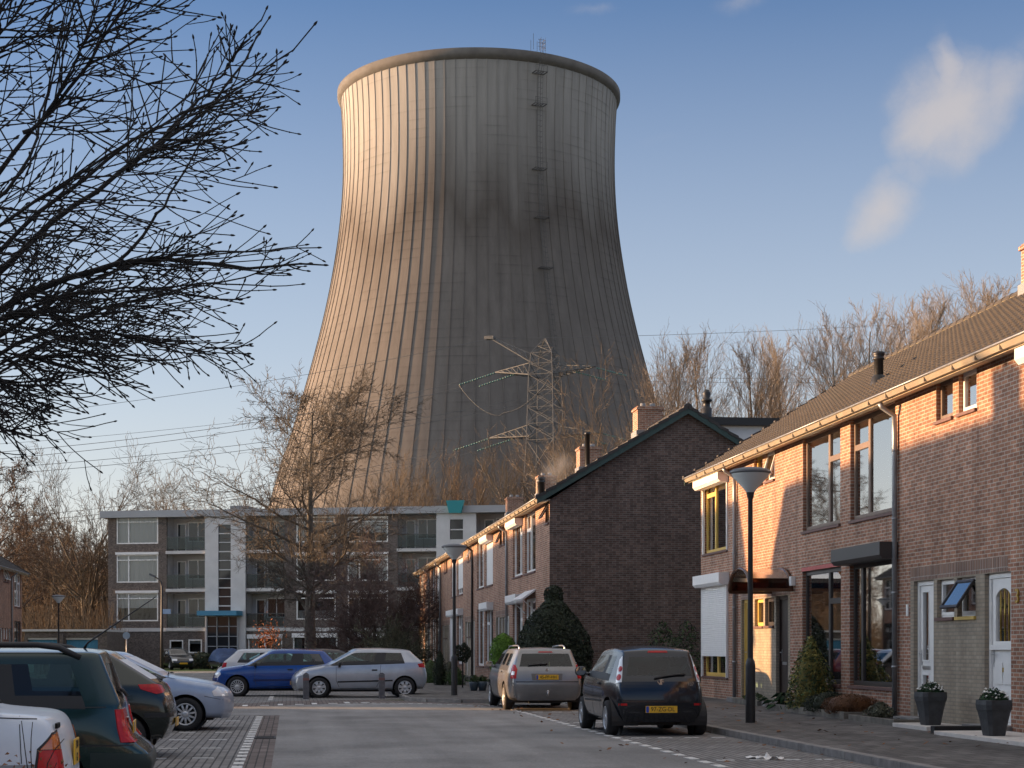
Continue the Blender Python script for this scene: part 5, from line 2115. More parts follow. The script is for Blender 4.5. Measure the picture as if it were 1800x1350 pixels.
class Car:
    def __init__(s, label, group, pos, heading, sp):
        """heading: world angle of the nose. sp: measurements in metres, x from the tail to the nose"""
        s.sp = sp
        s.root = empty('parked_car' if not sp.get('name') else sp['name'], label, 'car', pos, heading, group)
        s.build()

    def build(s):
        sp = s.sp
        L, W, H = sp['L'], sp['W'], sp['H']
        hw = W / 2
        nr = ('r1', 'r2', 'r3', 'r4', 'r5', 'r5a', 'r6a', 'r6')
        notch = 'deck' in sp
        xr, zr = sp['roof_r']
        xA, zA = sp['roof_f']
        xc, zc = sp['cowl']
        rear, front = sp['rear'], sp['front']
        wr = sp.get('roofw', .74) * hw
        fac = dict(r1=.90, r2=.965, r3=1.0, r4=.99, r5=.945)
        SILL = (.21, .33, .54)

        def belt(x):
            xb0, zb0 = (rear[4] if not notch else sp['rcowl'])
            t = (x - xb0) / (xc - xb0)
            return zb0 + (zc - zb0) * t + sp.get('beltcurve', 0) * 4 * t * (1 - t)

        def roofz(x):
            t = (x - xr) / (xA - xr)
            return zr + (zA - zr) * t + (H - .035 - max(zr, zA)) * 4 * t * (1 - t) * .9
        cols_ = []                                # each: dict(kind, pts[row] -> (x,y,z))

        def plan(x):                              # plan taper towards both ends
            a = max(0, 1 - x / .55)
            b = max(0, 1 - (L - x) / .75)
            return 1 - .085 * a ** 1.6 - .13 * b ** 1.7
        def lowcol(x, zb, zs=None):
            k = plan(x)
            d = {}
            zl = [SILL[0], SILL[1], SILL[2], SILL[2] + (zb - SILL[2]) * .62, zb]
            if zs: zl = zs
            for r, z in zip(nr[:5], zl): d[r] = (x, hw * fac[r] * k, z)
            return d

        def upcol(xb, xt, zb=None, zt=None, yt=None):
            zb = belt(xb) if zb is None else zb
            zt = roofz(xt) if zt is None else zt
            d = lowcol(xb, zb)
            a, b = d['r5'], (xt, (yt or wr) * (plan(xt) * .5 + .5), zt)
            d['r5a'] = lerp2(a, b, .07)
            d['r6a'] = lerp2(a, b, .90)
            d['r6'] = b
            return d
        fracs = (1, .90, .45, 0)
        E = {}
        for r, (x, z) in zip(nr[:5], rear): E[r] = (x + .03, hw * fac[r] * sp.get('ecor', .90), z)
        if not notch:
            b = (xr, wr * .95, zr)
            a = E['r5']
            E['r5a'] = lerp2(a, b, .03)
            E['r6a'] = lerp2(a, b, .93)
            E['r6'] = b
        cols_.append(('E', E))
        gcells = {}
        if notch:
            rx, rz = sp['rcowl']
            for x in sp['deck']: cols_.append(('low', lowcol(x, rear[4][1] + (rz - rear[4][1]) * (x - rear[4][0]) / (rx - rear[4][0]))))
            kp = lowcol(rx, rz)
            p = (rx, hw * .83, rz + .015)
            for r in nr[5:]: kp[r] = p
            cols_.append(('KR', kp))
            top = (xr, wr, roofz(xr))
            for t in (.08, .92):
                xb = rx + (sp['cols'][0][0] - rx) * t
                cols_.append(('up', upcol(xb, rx + (xr - rx) * t, zt=lerp2(p, top, t)[2], yt=lerp2(p, top, t)[1])))
        for i, (xb, xt) in enumerate(sp['cols']): cols_.append(('C%d' % i, upcol(xb, xt)))
        last = sp['cols'][-1]
        top = cols_[-1][1]['r6']
        p = (xc, hw * .86, zc + .015)
        for t in (.08, .93):
            xb = last[0] + (xc - last[0]) * t
            q = lerp2(top, p, t)
            cols_.append(('W', upcol(xb, q[0], zt=q[2] + .012 * math.sin(t * PI), yt=q[1])))
        kp = lowcol(xc, zc)
        for r in nr[5:]: kp[r] = p
        cols_.append(('K', kp))
        nz = front[4]
        for t in (.35, .70, .94):
            x = xc + (nz[0] - xc) * t
            cols_.append(('low', lowcol(x, zc + (nz[1] - zc) * (t ** 1.25))))
        Fd = {}
        for r, (x, z) in zip(nr[:5], front): Fd[r] = (x - .03, hw * fac[r] * .84, z)
        cols_.append(('F', Fd))
        bm = bmesh.new()
        cache = {}

        def V(co):
            k = tuple(round(c, 5) for c in co)
            if k not in cache: cache[k] = bm.verts.new(co)
            return cache[k]

        def face(pts, mi):
            vs = []
            for q in pts:
                w = V(q)
                if w not in vs: vs.append(w)
            if len(vs) > 2:
                try:
                    f = bm.faces.new(vs)
                    f.material_index = mi
                    f.smooth = True
                except ValueError:
                    pass
        glassids = sp.get('glass', {})
        names = [c[0] for c in cols_]
        trim = 9 if sp.get('blacktrim', True) else 0
        wstart = names.index('W')

        def strip(c, kind):
            """points across the top of a column from the edge to the centre line"""
            rows = [r for r in nr if r in c]
            e = c[rows[-1]]
            out = []
            for f in fracs:
                x, y, z = e[0], e[1] * f, e[2]
                cr = 1 - f * f
                if kind == 'roof': z += .045 * cr
                elif kind == 'hood': z += .05 * cr
                elif kind == 'deck': z += .02 * cr
                elif kind == 'K': z += .012 * cr; x += .15 * cr
                elif kind == 'W1': z += .03 * cr; x += .09 * cr
                elif kind == 'W2': z += .015 * cr; x += .14 * cr
                elif kind == 'A': z += .04 * cr; x += .07 * cr
                elif kind == 'KR': z += .012 * cr; x -= .12 * cr
                elif kind == 'R1': z += .02 * cr; x -= .11 * cr
                elif kind == 'R2': z += .035 * cr; x -= .06 * cr
                elif kind == 'F': x += .13 * cr; z += .01 * cr
                elif kind == 'E': x -= .045 * cr; z += (.03 if not notch else .01) * cr
                out.append((x, y, z))
            return out
        strips = []
        for i, (n, c) in enumerate(cols_):
            if n == 'E': k = 'E'
            elif n == 'F': k = 'F'
            elif n == 'K': k = 'K'
            elif n == 'KR': k = 'KR'
            elif n == 'W': k = 'W1' if i == wstart else 'W2'
            elif n == 'up': k = 'R1' if cols_[i - 1][0] == 'KR' else 'R2'
            elif n == 'low': k = 'hood' if not (notch and i < 4) else 'deck'
            elif i == wstart - 1: k = 'A'
            else: k = 'roof'
            strips.append(strip(c, k))
        for i in range(len(cols_) - 1):
            n0, c0 = cols_[i]
            n1, c1 = cols_[i + 1]
            for r0, r1 in zip(nr[:-1], nr[1:]):
                if not (r0 in c0 or r0 in c1): continue
                if not (r1 in c0 and r1 in c1): continue
                a, b, d, e = c0[r0], c1[r0], c1[r1], c0[r1]
                mi = 0
                if r0 == 'r5a':
                    g = glassids.get((n0, n1))
                    if g is None and n0 in ('W',) or (n1 == 'W') or n1 == 'K' and n0 == 'W': g = 3
                    if g: mi = g
                    elif n0.startswith('C') and n1.startswith('C'): mi = trim
                if r0 == 'r5' and c0 is not E: mi = trim
                if r0 == 'r6a' and sp.get('blackrail') and c0 is not E: mi = trim
                if n0 == 'E' and r0 in ('r1', 'r2') and sp.get('bumper', True): mi = 6
                if n1 == 'F' and r0 in ('r1', 'r2') and sp.get('bumper', True): mi = 7
                face([a, b, d, e], mi)
            s0, s1 = strips[i], strips[i + 1]
            for k in range(3):
                mi = 0
                if k > 0 and n0 == 'W' and n1 == 'W': mi = 1
                if k > 0 and n0 == 'up' and n1 == 'up': mi = 2
                face([s0[k], s1[k], s1[k + 1], s0[k + 1]], mi)
            # underside
            face([c1['r1'], c0['r1'], (c0['r1'][0], 0, c0['r1'][2]), (c1['r1'][0], 0, c1['r1'][2])], 8)
        # tail and nose faces
        for (c, sgn, bul, bm_id) in ((E, -1, sp.get('ebul', .05), 6), (Fd, 1, .17, 7)):
            rows = [r for r in nr if r in c]
            pr_ = []
            for r in rows:
                if r == rows[-1]:
                    pr_.append(strips[0] if c is E else strips[-1])
                    continue
                x, y, z = c[r]
                bb = bul if r[:2] not in ('r6',) else .05
                pr_.append([(x + sgn * bb * (1 - f * f), y * f, z) for f in fracs])
            for j in range(len(rows) - 1):
                for k in range(3):
                    mi = 0
                    if c is E and not notch and rows[j] == 'r5a' and k > 0: mi = 2
                    if rows[j] in ('r1', 'r2') and sp.get('bumper', True): mi = bm_id
                    face([pr_[j][k], pr_[j + 1][k], pr_[j + 1][k + 1], pr_[j][k + 1]], mi)
        geom = bm.verts[:] + bm.edges[:] + bm.faces[:]
        d = bmesh.ops.duplicate(bm, geom=geom)
        dv = [q for q in d['geom'] if isinstance(q, bmesh.types.BMVert)]
        df = [q for q in d['geom'] if isinstance(q, bmesh.types.BMFace)]
        for q in dv: q.co.y = -q.co.y
        bmesh.ops.reverse_faces(bm, faces=df)
        bmesh.ops.remove_doubles(bm, verts=bm.verts[:], dist=1e-4)
        bmesh.ops.recalc_face_normals(bm, faces=bm.faces[:])
        me = bpy.data.meshes.new('cage')
        bm.to_mesh(me)
        bm.free()
        ob = bpy.data.objects.new('cage', me)
        COL.objects.link(ob)
        for k in range(10): me.materials.append(M_trim)
        md = ob.modifiers.new('s', 'SUBSURF')
        md.levels = sp.get('level', 3)
        md.subdivision_type = 'CATMULL_CLARK'
        dg = bpy.context.evaluated_depsgraph_get()
        fm = bpy.data.meshes.new_from_object(ob.evaluated_get(dg))
        bpy.data.objects.remove(ob)
        nv, npoly = len(fm.vertices), len(fm.polygons)
        co = np.empty(nv * 3)
        fm.vertices.foreach_get('co', co)
        co = co.reshape(-1, 3)
        # the smooth surface shrinks inside its cage: bring it back to the true size
        for ax, lo, hi in ((0, 0.0, L), (1, -hw, hw)):
            a, b = co[:, ax].min(), co[:, ax].max()
            co[:, ax] = lo + (co[:, ax] - a) / (b - a) * (hi - lo)
        a, b = co[:, 2].min(), co[:, 2].max()
        co[:, 2] = .2 + (co[:, 2] - a) / (b - a) * (H - .2)
        faces = np.array([list(p.vertices) for p in fm.polygons])
        mi = np.empty(npoly, dtype=np.int32)
        fm.polygons.foreach_get('material_index', mi)
        bpy.data.meshes.remove(fm)
        # wheel arches
        wr_, axles = sp['wheel'], sp['axles']
        Ra = wr_ + sp.get('archgap', .055)
        cen = co[faces].mean(axis=1)
        keep = np.ones(npoly, bool)
        for xa in axles:
            dd = np.hypot(cen[:, 0] - xa, cen[:, 2] - wr_)
            kill = (dd < Ra) & (np.abs(cen[:, 1]) > hw * .5) & (mi != 8)
            kv = np.unique(faces[kill])
            lv = np.unique(faces[~kill])
            bd = np.intersect1d(kv, lv)
            v = co[bd]
            ang = np.arctan2(v[:, 2] - wr_, v[:, 0] - xa)
            rr_ = np.hypot(v[:, 0] - xa, v[:, 2] - wr_)
            sel = v[:, 2] > .21
            nx = np.where(sel, xa + Ra * np.cos(ang), v[:, 0])
            nz_ = np.where(sel, wr_ + Ra * np.sin(ang), v[:, 2])
            co[bd, 0], co[bd, 2] = nx, nz_
            keep &= ~kill
        faces, mi = faces[keep], mi[keep]
        s.co, s.faces = co, faces
        s.bvh = BVHTree.FromPolygons([tuple(c) for c in co], [tuple(f) for f in faces])
        m = sp['mats']
        G = sp.get('glassmat', M_cglass)
        defs = [('body', [0], m['body']), ('windscreen', [1], m.get('windscreen', G)), ('rear_window', [2], m.get('rear_window', G)),
                ('side_window', [3], G), ('side_window', [4], G), ('side_window', [5], G), ('rear_bumper', [6], m.get('bumper', m['body'])),
                ('front_bumper', [7], m.get('bumper', m['body'])), ('floor_pan', [8], M_trim), ('window_trim', [9], M_trim)]
        s.parts = {}
        for name, ids, mt in defs:
            sel = np.isin(mi, ids)
            if not sel.any(): continue
            sets = [sel]
            if name in ('side_window', 'window_trim'):
                cy_ = co[faces].mean(axis=1)[:, 1]
                sets = [sel & (cy_ > 0), sel & (cy_ < 0)]
            for q in sets:
                ff = faces[q]
                if not len(ff): continue
                u, inv = np.unique(ff, return_inverse=True)
                vv = co[u].copy()
                me = bpy.data.meshes.new(name)
                me.from_pydata(vv.tolist(), [], inv.reshape(-1, 4).tolist())
                me.polygons.foreach_set('use_smooth', np.ones(len(ff), bool))
                me.materials.append(mt)
                o = bpy.data.objects.new(name, me)
                COL.objects.link(o)
                o.parent = s.root
                s.parts.setdefault(name, o)
        # wells, wheels
        for xa in axles:
            for sg in (1, -1):
                mb = MB()
                n = 18
                y0, y1 = sg * hw * .42, sg * (hw - .035)
                ring = [(xa + (Ra + .004) * math.cos(a), wr_ + (Ra + .004) * math.sin(a)) for a in np.linspace(-.35, PI + .35, n)]
                v = [(x, y0, z) for x, z in ring] + [(x, y1, z) for x, z in ring]
                mb.add(v, [(k, k + 1, n + k + 1, n + k) for k in range(n - 1)] + [tuple(range(n))])
                mb.build('wheel_arch_liner', M_trim, s.root)
                s.wheel(xa, sg * (hw - sp.get('inset', .10)), sg, wr_)
        mb = MB()
        mb.box(.35, L - .35, -hw * .42, hw * .42, .17, .24)
        mb.build('underbody', M_trim, s.root)
        # cabin
        if sp.get('cabin', True):
            cx = sp['seat']
            mb = MB()
            mb.box(sp.get('cab0', .45), xc - .05, -hw * .84, hw * .84, .42, .46)
            mb.box(xc - .42, xc - .05, -hw * .8, hw * .8, .6, belt(xc - .2) - .04)
            mb.build('cabin_floor', M_seat, s.root)
            for (x, y) in ((cx, .36), (cx, -.36)):
                mb = MB()
                mb.bevbox(x - .06, x + .10, y - .23, y + .23, .5, 1.04, .05)
                mb.bevbox(x - .0, x + .5, y - .23, y + .23, .46, .62, .04)
                mb.bevbox(x - .07, x + .02, y - .12, y + .12, 1.07, 1.25, .035)
                mb.box(x - .03, x - .015, y - .05, y - .035, 1.0, 1.1)
                mb.box(x - .03, x - .015, y + .035, y + .05, 1.0, 1.1)
                mb.build('seat', M_seat, s.root)
            mb = MB()
            bx_ = sp.get('bench', cx - .95)
            mb.bevbox(bx_ - .06, bx_ + .08, -hw * .72, hw * .72, .5, .98, .05)
            for y in (-.36, .36): mb.bevbox(bx_ - .06, bx_ + .01, y - .12, y + .12, .97, 1.12, .03)
            mb.build('rear_bench', M_seat, s.root)
            mb = MB()
            n = 20
            q = Vector((cx + .62, .36, .88))
            pts = [q + Vector((.06 * math.cos(a), .185 * math.sin(a), .17 * math.cos(a))) for a in np.linspace(0, 2 * PI, n)]
            mb.tube(pts, .014, 5, cap=False)
            mb.build('steering_wheel', M_trim, s.root)

    def wheel(s, x, y, sg, r):
        sp = s.sp
        mb = MB()
        w = sp.get('tyrew', .10)
        rim = r * sp.get('rimf', .66)
        pr = [(rim, -w), (r - .05, -w * 1.0), (r - .015, -w * .9), (r, -w * .6), (r, w * .6), (r - .015, w * .9), (r - .05, w), (rim, w), (rim - .004, w * .6)]
        o = None
        n = 32
        v, f = [], []
        for (rr, t) in pr:
            for k in range(n):
                a = 2 * PI * k / n
                v.append((rr * math.cos(a), t * sg, rr * math.sin(a)))
        f = [(i * n + k, i * n + (k + 1) % n, (i + 1) * n + (k + 1) % n, (i + 1) * n + k) for i in range(len(pr) - 1) for k in range(n)]
        mb.add(v, f, 0, True)
        # backing disc
        mb.add([(rim * math.cos(2 * PI * k / n), w * .35 * sg, rim * math.sin(2 * PI * k / n)) for k in range(n)], [tuple(range(n))], 1)
        t = mb.build('wheel', [M_tyre, M_rimback], s.root)
        t.location = (x, y, r)
        mb = MB()
        ns, sw, style = sp.get('spokes', (9, .05, 'plain'))
        yo = w * .92 * sg
        pr = [(rim, w * .75 * sg), (rim + .004, w * 1.0 * sg), (rim - .018, w * .98 * sg), (rim - .026, w * .7 * sg)]
        v = []
        for (rr, tt) in pr:
            for k in range(n):
                a = 2 * PI * k / n
                v.append((rr * math.cos(a), tt, rr * math.sin(a)))
        mb.add(v, [(i * n + k, i * n + (k + 1) % n, (i + 1) * n + (k + 1) % n, (i + 1) * n + k) for i in range(3) for k in range(n)], 0, True)
        for k in range(ns):
            a = 2 * PI * k / ns + .2
            for (da) in ((0,) if style != 'blade' else (0,)):
                ca, sa = math.cos(a), math.sin(a)
                w0, w1 = (sw * .6, sw) if style == 'blob' else (sw * .8, sw * .7)
                pts = []
                for (rr, ww, yy) in ((rim * .2, w0, yo * .95), (rim * .6, (w0 + w1) / 2, yo * 1.0), (rim - .012, w1, yo * .92)):
                    pts.append(((rr * ca - ww * sa, yy, rr * sa + ww * ca), (rr * ca + ww * sa, yy, rr * sa - ww * ca)))
                v = [q for pr2 in pts for q in pr2]
                mb.add(v, [(0, 1, 3, 2), (2, 3, 5, 4)])
                mb.add([(q[0], q[1] - .02 * sg, q[2]) for q in v] + v, [(0, 2, 8, 6), (2, 4, 10, 8), (1, 7, 9, 3), (3, 9, 11, 5)])
        hub = [(rim * .30, yo * .93), (rim * .27, yo * 1.04), (rim * .12, yo * 1.08), (.001, yo * 1.08)]
        v = []
        for (rr, tt) in hub:
            for k in range(16):
                a = 2 * PI * k / 16
                v.append((rr * math.cos(a), tt, rr * math.sin(a)))
        mb.add(v, [(i * 16 + k, i * 16 + (k + 1) % 16, (i + 1) * 16 + (k + 1) % 16, (i + 1) * 16 + k) for i in range(3) for k in range(16)], 0, True)
        mb.build('rim', sp.get('rimmat', M_rim), t)

    def ray(s, o, d):
        h = s.bvh.ray_cast(Vector(o), Vector(d).normalized())
        return h[0], h[1]

    def drape(s, name, poly, frame, mt, off=.006, parent=None, step=.05, wall=.012):
        """poly in the (a,b) plane of frame=(origin, A, B, D): laid on the bodywork along D"""
        O, A, B, D = [Vector(q) for q in frame]
        D.normalize()
        bm = bmesh.new()
        f = bm.faces.new([bm.verts.new((a, b, 0)) for a, b in poly])
        xs = [p[0] for p in poly]
        ys = [p[1] for p in poly]
        for ax, lo, hi in ((0, min(xs), max(xs)), (1, min(ys), max(ys))):
            n = int((hi - lo) / step)
            for k in range(1, n + 1):
                t = lo + (hi - lo) * k / (n + 1)
                pc, pn = ((t, 0, 0), (1, 0, 0)) if ax == 0 else ((0, t, 0), (0, 1, 0))
                bmesh.ops.bisect_plane(bm, geom=bm.verts[:] + bm.edges[:] + bm.faces[:], plane_co=pc, plane_no=pn, dist=1e-5)
        miss = []
        hits = {}
        for v in bm.verts:
            o = O + A * v.co.x + B * v.co.y - D * 3
            h = s.bvh.ray_cast(o, D)
            if h[0] is None:
                miss.append(v)
            else:
                hits[v] = h[0]
        for v in miss:
            o = O + A * v.co.x + B * v.co.y
            if hits:
                q = min(hits.items(), key=lambda t: (t[0].co - v.co).length)
                base = q[1]
                d_ = (base - o).dot(D)
                hits_v = o + D * d_
                near = s.bvh.find_nearest(hits_v)
                v_t = near[0]
            else:
                v_t = o
            hits[v] = v_t
        bd = [e for e in bm.edges if e.is_boundary]
        for v, h in hits.items(): v.co = h - D * off
        if wall:
            r = bmesh.ops.extrude_edge_only(bm, edges=bd)
            for v in r['geom']:
                if isinstance(v, bmesh.types.BMVert): v.co += D * (off + wall)
        bmesh.ops.recalc_face_normals(bm, faces=bm.faces[:])
        me = bpy.data.meshes.new(name)
        bm.to_mesh(me)
        bm.free()
        me.materials.append(mt)
        for p in me.polygons: p.use_smooth = False
        o = bpy.data.objects.new(name, me)
        COL.objects.link(o)
        o.parent = parent or s.root
        return o

    def rearf(s): return ((0, 0, 0), (0, 1, 0), (0, 0, 1), (1, 0, 0))            # a = y (left +), b = z
    def frontf(s): return ((s.sp['L'], 0, 0), (0, 1, 0), (0, 0, 1), (-1, 0, 0))
    def sidef(s, sg): return ((0, sg * s.sp['W'] / 2, 0), (1, 0, 0), (0, 0, 1), (0, -sg, 0))

    def cornerf(s, sg, rear=True, ang=45):
        c, n = math.cos(R(ang)), math.sin(R(ang))
        x = 0 if rear else s.sp['L']
        dx = 1 if rear else -1
        D = Vector((dx * c, -sg * n, 0))
        A = Vector((dx * n, sg * c, 0))                        # towards the side, away from the end: +a = along the flank
        A = Vector((dx * n, sg * c, 0)) if False else Vector((dx * n, sg * c, 0))
        return ((x, sg * s.sp['W'] / 2, 0), A, (0, 0, 1), D)

    def seam(s, pts, sg, w=.007, mt=None, name='door_seam', closed=False):
        mb = MB()
        P_ = []
        for (a, b) in zip(pts[:-1], pts[1:]):
            n = max(2, int(math.hypot(b[0] - a[0], b[1] - a[1]) / .06))
            for k in range(n): P_.append(lerp2(a, b, k / n))
        P_.append(pts[-1])
        prev = None
        for i, p in enumerate(P_):
            q = P_[min(i + 1, len(P_) - 1)]
            r = P_[max(i - 1, 0)]
            t = Vector((q[0] - r[0], q[1] - r[1])).normalized()
            nn = Vector((-t.y, t.x)) * w
            row = []
            for sgn in (-1, 1):
                h = s.bvh.ray_cast(Vector((p[0] + nn.x * sgn, sg * 3, p[1] + nn.y * sgn)), Vector((0, -sg, 0)))[0]
                if h is None: row = None; break
                row.append(h + Vector((0, sg * .0025, 0)))
            if row and prev: mb.quad(prev[0], prev[1], row[1], row[0])
            prev = row
        if mb.f: return mb.build(name, mt or M_trim, s.root)

    def handle(s, x, z, sg, mt=None, ln=.16):
        h = s.bvh.ray_cast(Vector((x, sg * 3, z)), Vector((0, -sg, 0)))[0]
        if h is None: return
        mb = MB()
        y = h.y
        mb.bevbox(x - ln / 2, x + ln / 2, y - .012, y + .028 if sg > 0 else y + .012, z - .02, z + .02, .008) if sg > 0 else mb.bevbox(x - ln / 2, x + ln / 2, y - .028, y + .012, z - .02, z + .02, .008)
        mb.build('door_handle', mt or M_trim, s.root)

    def mirrors(s, x, z, mt=None, size=(.10, .19, .13)):
        for sg in (1, -1):
            h = s.bvh.ray_cast(Vector((x, sg * 3, z - .03)), Vector((0, -sg, 0)))[0]
            y = h.y if h else sg * s.sp['W'] / 2 * .95
            mb = MB()
            bm = bmesh.new()
            bmesh.ops.create_icosphere(bm, subdivisions=3, radius=1)
            for v in bm.verts:
                c = v.co
                k = 1.0
                c.x = c.x * size[0] * .55 if c.x > 0 else c.x * size[0] * .22
                c.y = math.copysign(abs(c.y) ** .7, c.y) * size[1] * .5
                c.z = math.copysign(abs(c.z) ** .75, c.z) * size[2] * .55
                c += Vector((x, y + sg * (.05 + size[1] * .5), z + .05))
            mb.add_bm(bm, 0, True)
            mb.tube([(x + .02, y - sg * .03, z - .02), (x + .01, y + sg * .09, z + .02)], .028, 6)
            o = mb.build('wing_mirror', mt or M_trim, s.root)
            m2 = MB()
            n = 20
            yc, zc = y + sg * (.05 + size[1] * .5), z + .05
            m2.add([(x - size[0] * .225, yc + size[1] * .42 * math.copysign(abs(math.cos(a)) ** .7, math.cos(a)), zc + size[2] * .46 * math.copysign(abs(math.sin(a)) ** .75, math.sin(a))) for a in np.linspace(0, 2 * PI, n, endpoint=False)], [tuple(range(n))])
            m2.build('mirror_glass', M_mirror, o)

    def plate(s, z, txt, rear=True, w=.52, h=.11, eu=True, two=None, y=0.0, tilt=0.0):
        d = 1 if rear else -1
        x0 = -2 if rear else s.sp['L'] + 2
        hp = s.bvh.ray_cast(Vector((x0, y, z)), Vector((d, 0, 0)))[0]
        hx = hp.x - d * .012
        mb = MB()
        x1 = hx - d * .012
        mb.bevbox(min(hx, x1), max(hx, x1), y - w / 2, y + w / 2, z - h / 2, z + h / 2, .004)
        o = mb.build('number_plate', M_plate, s.root)
        sy = 1 if rear else -1                                  # left side of the reader
        if eu:
            mb = MB()
            ya = y + sy * (w / 2 - .008)
            yb = y + sy * (w / 2 - .052)
            xx = x1 - d * .002
            mb.box(min(x1, xx), max(x1, xx), min(ya, yb), max(ya, yb), z - h / 2 + .006, z + h / 2 - .006)
            mb.build('plate_strip', M_plblue, o)
        rot = Matrix.Rotation(-PI / 2 if rear else PI / 2, 4, 'Z') @ Matrix.Rotation(PI / 2, 4, 'X')
        if txt:
            for i, tx_ in enumerate(txt.split('\n')):
                nl = len(txt.split('\n'))
                zz = z + (h / nl) * ((nl - 1) / 2 - i)
                text_mesh(tx_, h / nl * .92, M_pltext, 'plate_text', o, Matrix.Translation((x1 - d * .0015, y - sy * (.022 if eu else 0), zz)) @ rot, .001, .92)
        return o

    def wiper(s, z, y0, y1, zz=.12, rear=True):
        mb = MB()
        pts = []
        for k in range(7):
            t = k / 6
            y = y0 + (y1 - y0) * t
            zk = z + zz * math.sin(t * PI * .55)
            h = s.bvh.ray_cast(Vector((-2, y, zk)), Vector((1, 0, 0)))[0]
            if h: pts.append(h + Vector((-.022, 0, .008)))
        if len(pts) > 2:
            mb.tube(pts, [.016] * len(pts), 5)
            mb.build('rear_wiper', M_trim, s.root)

    def rails(s, x0, x1, mt, y=.62, hgt=.05, r=.017):
        for sg in (1, -1):
            pts = []
            for k in range(13):
                x = x0 + (x1 - x0) * k / 12
                h = s.bvh.ray_cast(Vector((x, sg * y * s.sp['W'] / 2, 3)), Vector((0, 0, -1)))[0]
                e = min(1, min(k, 12 - k) / 1.5)
                if h: pts.append(h + Vector((0, 0, -.01 + (hgt + .01) * e ** .6)))
            mb = MB()
            mb.tube(pts, r, 8)
            mb.build('roof_rail', mt, s.root)

    def emblem(s, pts, z, y, mt, scale, rear=True, name='badge', depth=.008):
        d = 1 if rear else -1
        x0 = -2 if rear else s.sp['L'] + 2
        hp = s.bvh.ray_cast(Vector((x0, y, z)), Vector((d, 0, 0)))[0]
        if hp is None: return
        mb = MB()
        sy = -1 if rear else 1
        for poly in pts:
            pl = [(y + sy * a * scale, z + b * scale) for a, b in poly]
            mb.prism(pl, 'x', hp.x - d * (depth + .004), hp.x + d * .004)
        return mb.build(name, mt, s.root)

    def script(s, txt, z, y, size, mt, name='badge_lettering'):
        hp = s.bvh.ray_cast(Vector((-2, y, z)), Vector((1, 0, 0)))[0]
        if hp is None: return
        rot = Matrix.Rotation(-PI / 2, 4, 'Z') @ Matrix.Rotation(PI / 2, 4, 'X')
        return text_mesh(txt, size, mt, name, s.root, Matrix.Translation((hp.x - .012, y, z)) @ rot, .008)


def std_rear(z5, x5=.14, z3=.58, z4=None):
    return [(.10, .23), (.035, .37), (0.0, z3), (.05, z4 or (z3 + z5) / 2 + .02), (x5, z5)]


def std_front(L, z5, back=.16):
    return [(L - .10, .22), (L - .02, .34), (L, .48), (L - .05, (z5 + .5) / 2), (L - back, z5)]


HV = math.atan2(ST, CT)                      # heading +v (nose to the right); HV+pi to the left; HV+pi/2 up the street
G_R2 = 'cars parked in the strip on the right'
G_C = 'cars parked across the far car park'
G_L2 = 'cars nose-in or tail-out along the left edge'
G_F = 'cars in front of the flats'
GL5 = {('C0', 'C1'): 5, ('C2', 'C3'): 4, ('C4', 'C5'): 3}
GL3 = {('C0', 'C1'): 4, ('C2', 'C3'): 3}

# ---- small dark hatchback, seen from behind
p_navy = paint('near black blue paint', (0.008, 0.011, 0.018), metal=.3, rough=.25)
L_ = 3.43
pos = P(5.93, 26.95)
c107 = Car('small near black hatchback with oval badge lion and rear plate, parked nearest on the right', G_R2, pos, HV + PI / 2, dict(
    L=L_, W=1.63, H=1.465, rear=[(.10, .24), (.02, .40), (0, .56), (.03, .74), (.08, .90)], front=std_front(L_, .78), roof_r=(.32, 1.375), roof_f=(2.02, 1.385), cowl=(2.74, .97), roofw=.70, ecor=.85, ebul=.09,
    cols=[(.52, .52), (1.05, 1.02), (1.12, 1.09), (1.75, 1.70), (1.82, 1.77), (2.36, 2.02)][:4] + [(2.38, 2.02)], glass={('C0', 'C1'): 5, ('C1', 'C2'): 0, ('C2', 'C3'): 4, ('C3', 'C4'): 3},
    wheel=.29, axles=(.52, 2.86), inset=.09, spokes=(6, .05, 'blob'), seat=1.55, bench=.75, mats=dict(body=p_navy, rear_window=M_cglass, bumper=p_navy), glassmat=M_cglass))
for sg in (1, -1):
    fr = c107.cornerf(sg, ang=38)
    c107.drape('tail_light', [(-.07, .88), (.06, .86), (.085, 1.05), (.075, 1.24), (.02, 1.30), (-.03, 1.12)], fr, M_clear, .012)
    tl = [o for o in c107.root.children if o.name.startswith('tail_light')][-1]
    for (zc_, rr_) in ((.955, .052), (1.09, .045)):
        c107.drape('lamp_reflector', [(.01 + rr_ * math.cos(a), zc_ + rr_ * math.sin(a)) for a in np.linspace(0, 2 * PI, 14, endpoint=False)], fr, M_redlamp, .02, parent=tl)
    c107.drape('bumper_reflector', [(sg * .55, .50), (sg * .68, .50), (sg * .68, .535), (sg * .55, .535)], c107.rearf(), M_redlamp, .006)
    c107.seam([(1.07, .42), (1.02, .95)], sg)
    c107.seam([(1.75, .30), (1.78, .92)], sg)
    c107.handle(1.2, .84, sg)
    c107.seam([(.9, .56), (2.5, .54)], sg, .018, name='rub_strip')
c107.mirrors(2.30, .98, p_navy, (.12, .2, .15))
c107.plate(.44, '97-ZG-DL')
c107.drape('high_brake_light', [(-.17, 1.355), (.17, 1.355), (.15, 1.385), (-.15, 1.385)], c107.rearf(), M_redlamp, .008)
c107.wiper(.93, .10, -.42, .06)
c107.drape('tailgate_panel', [(-.60, .74), (.60, .74), (.64, .80), (.61, .935), (-.61, .935), (-.64, .80)], c107.rearf(), mat('gloss black panel', (.008, .009, .012), rough=.12, coat=.5), .004)
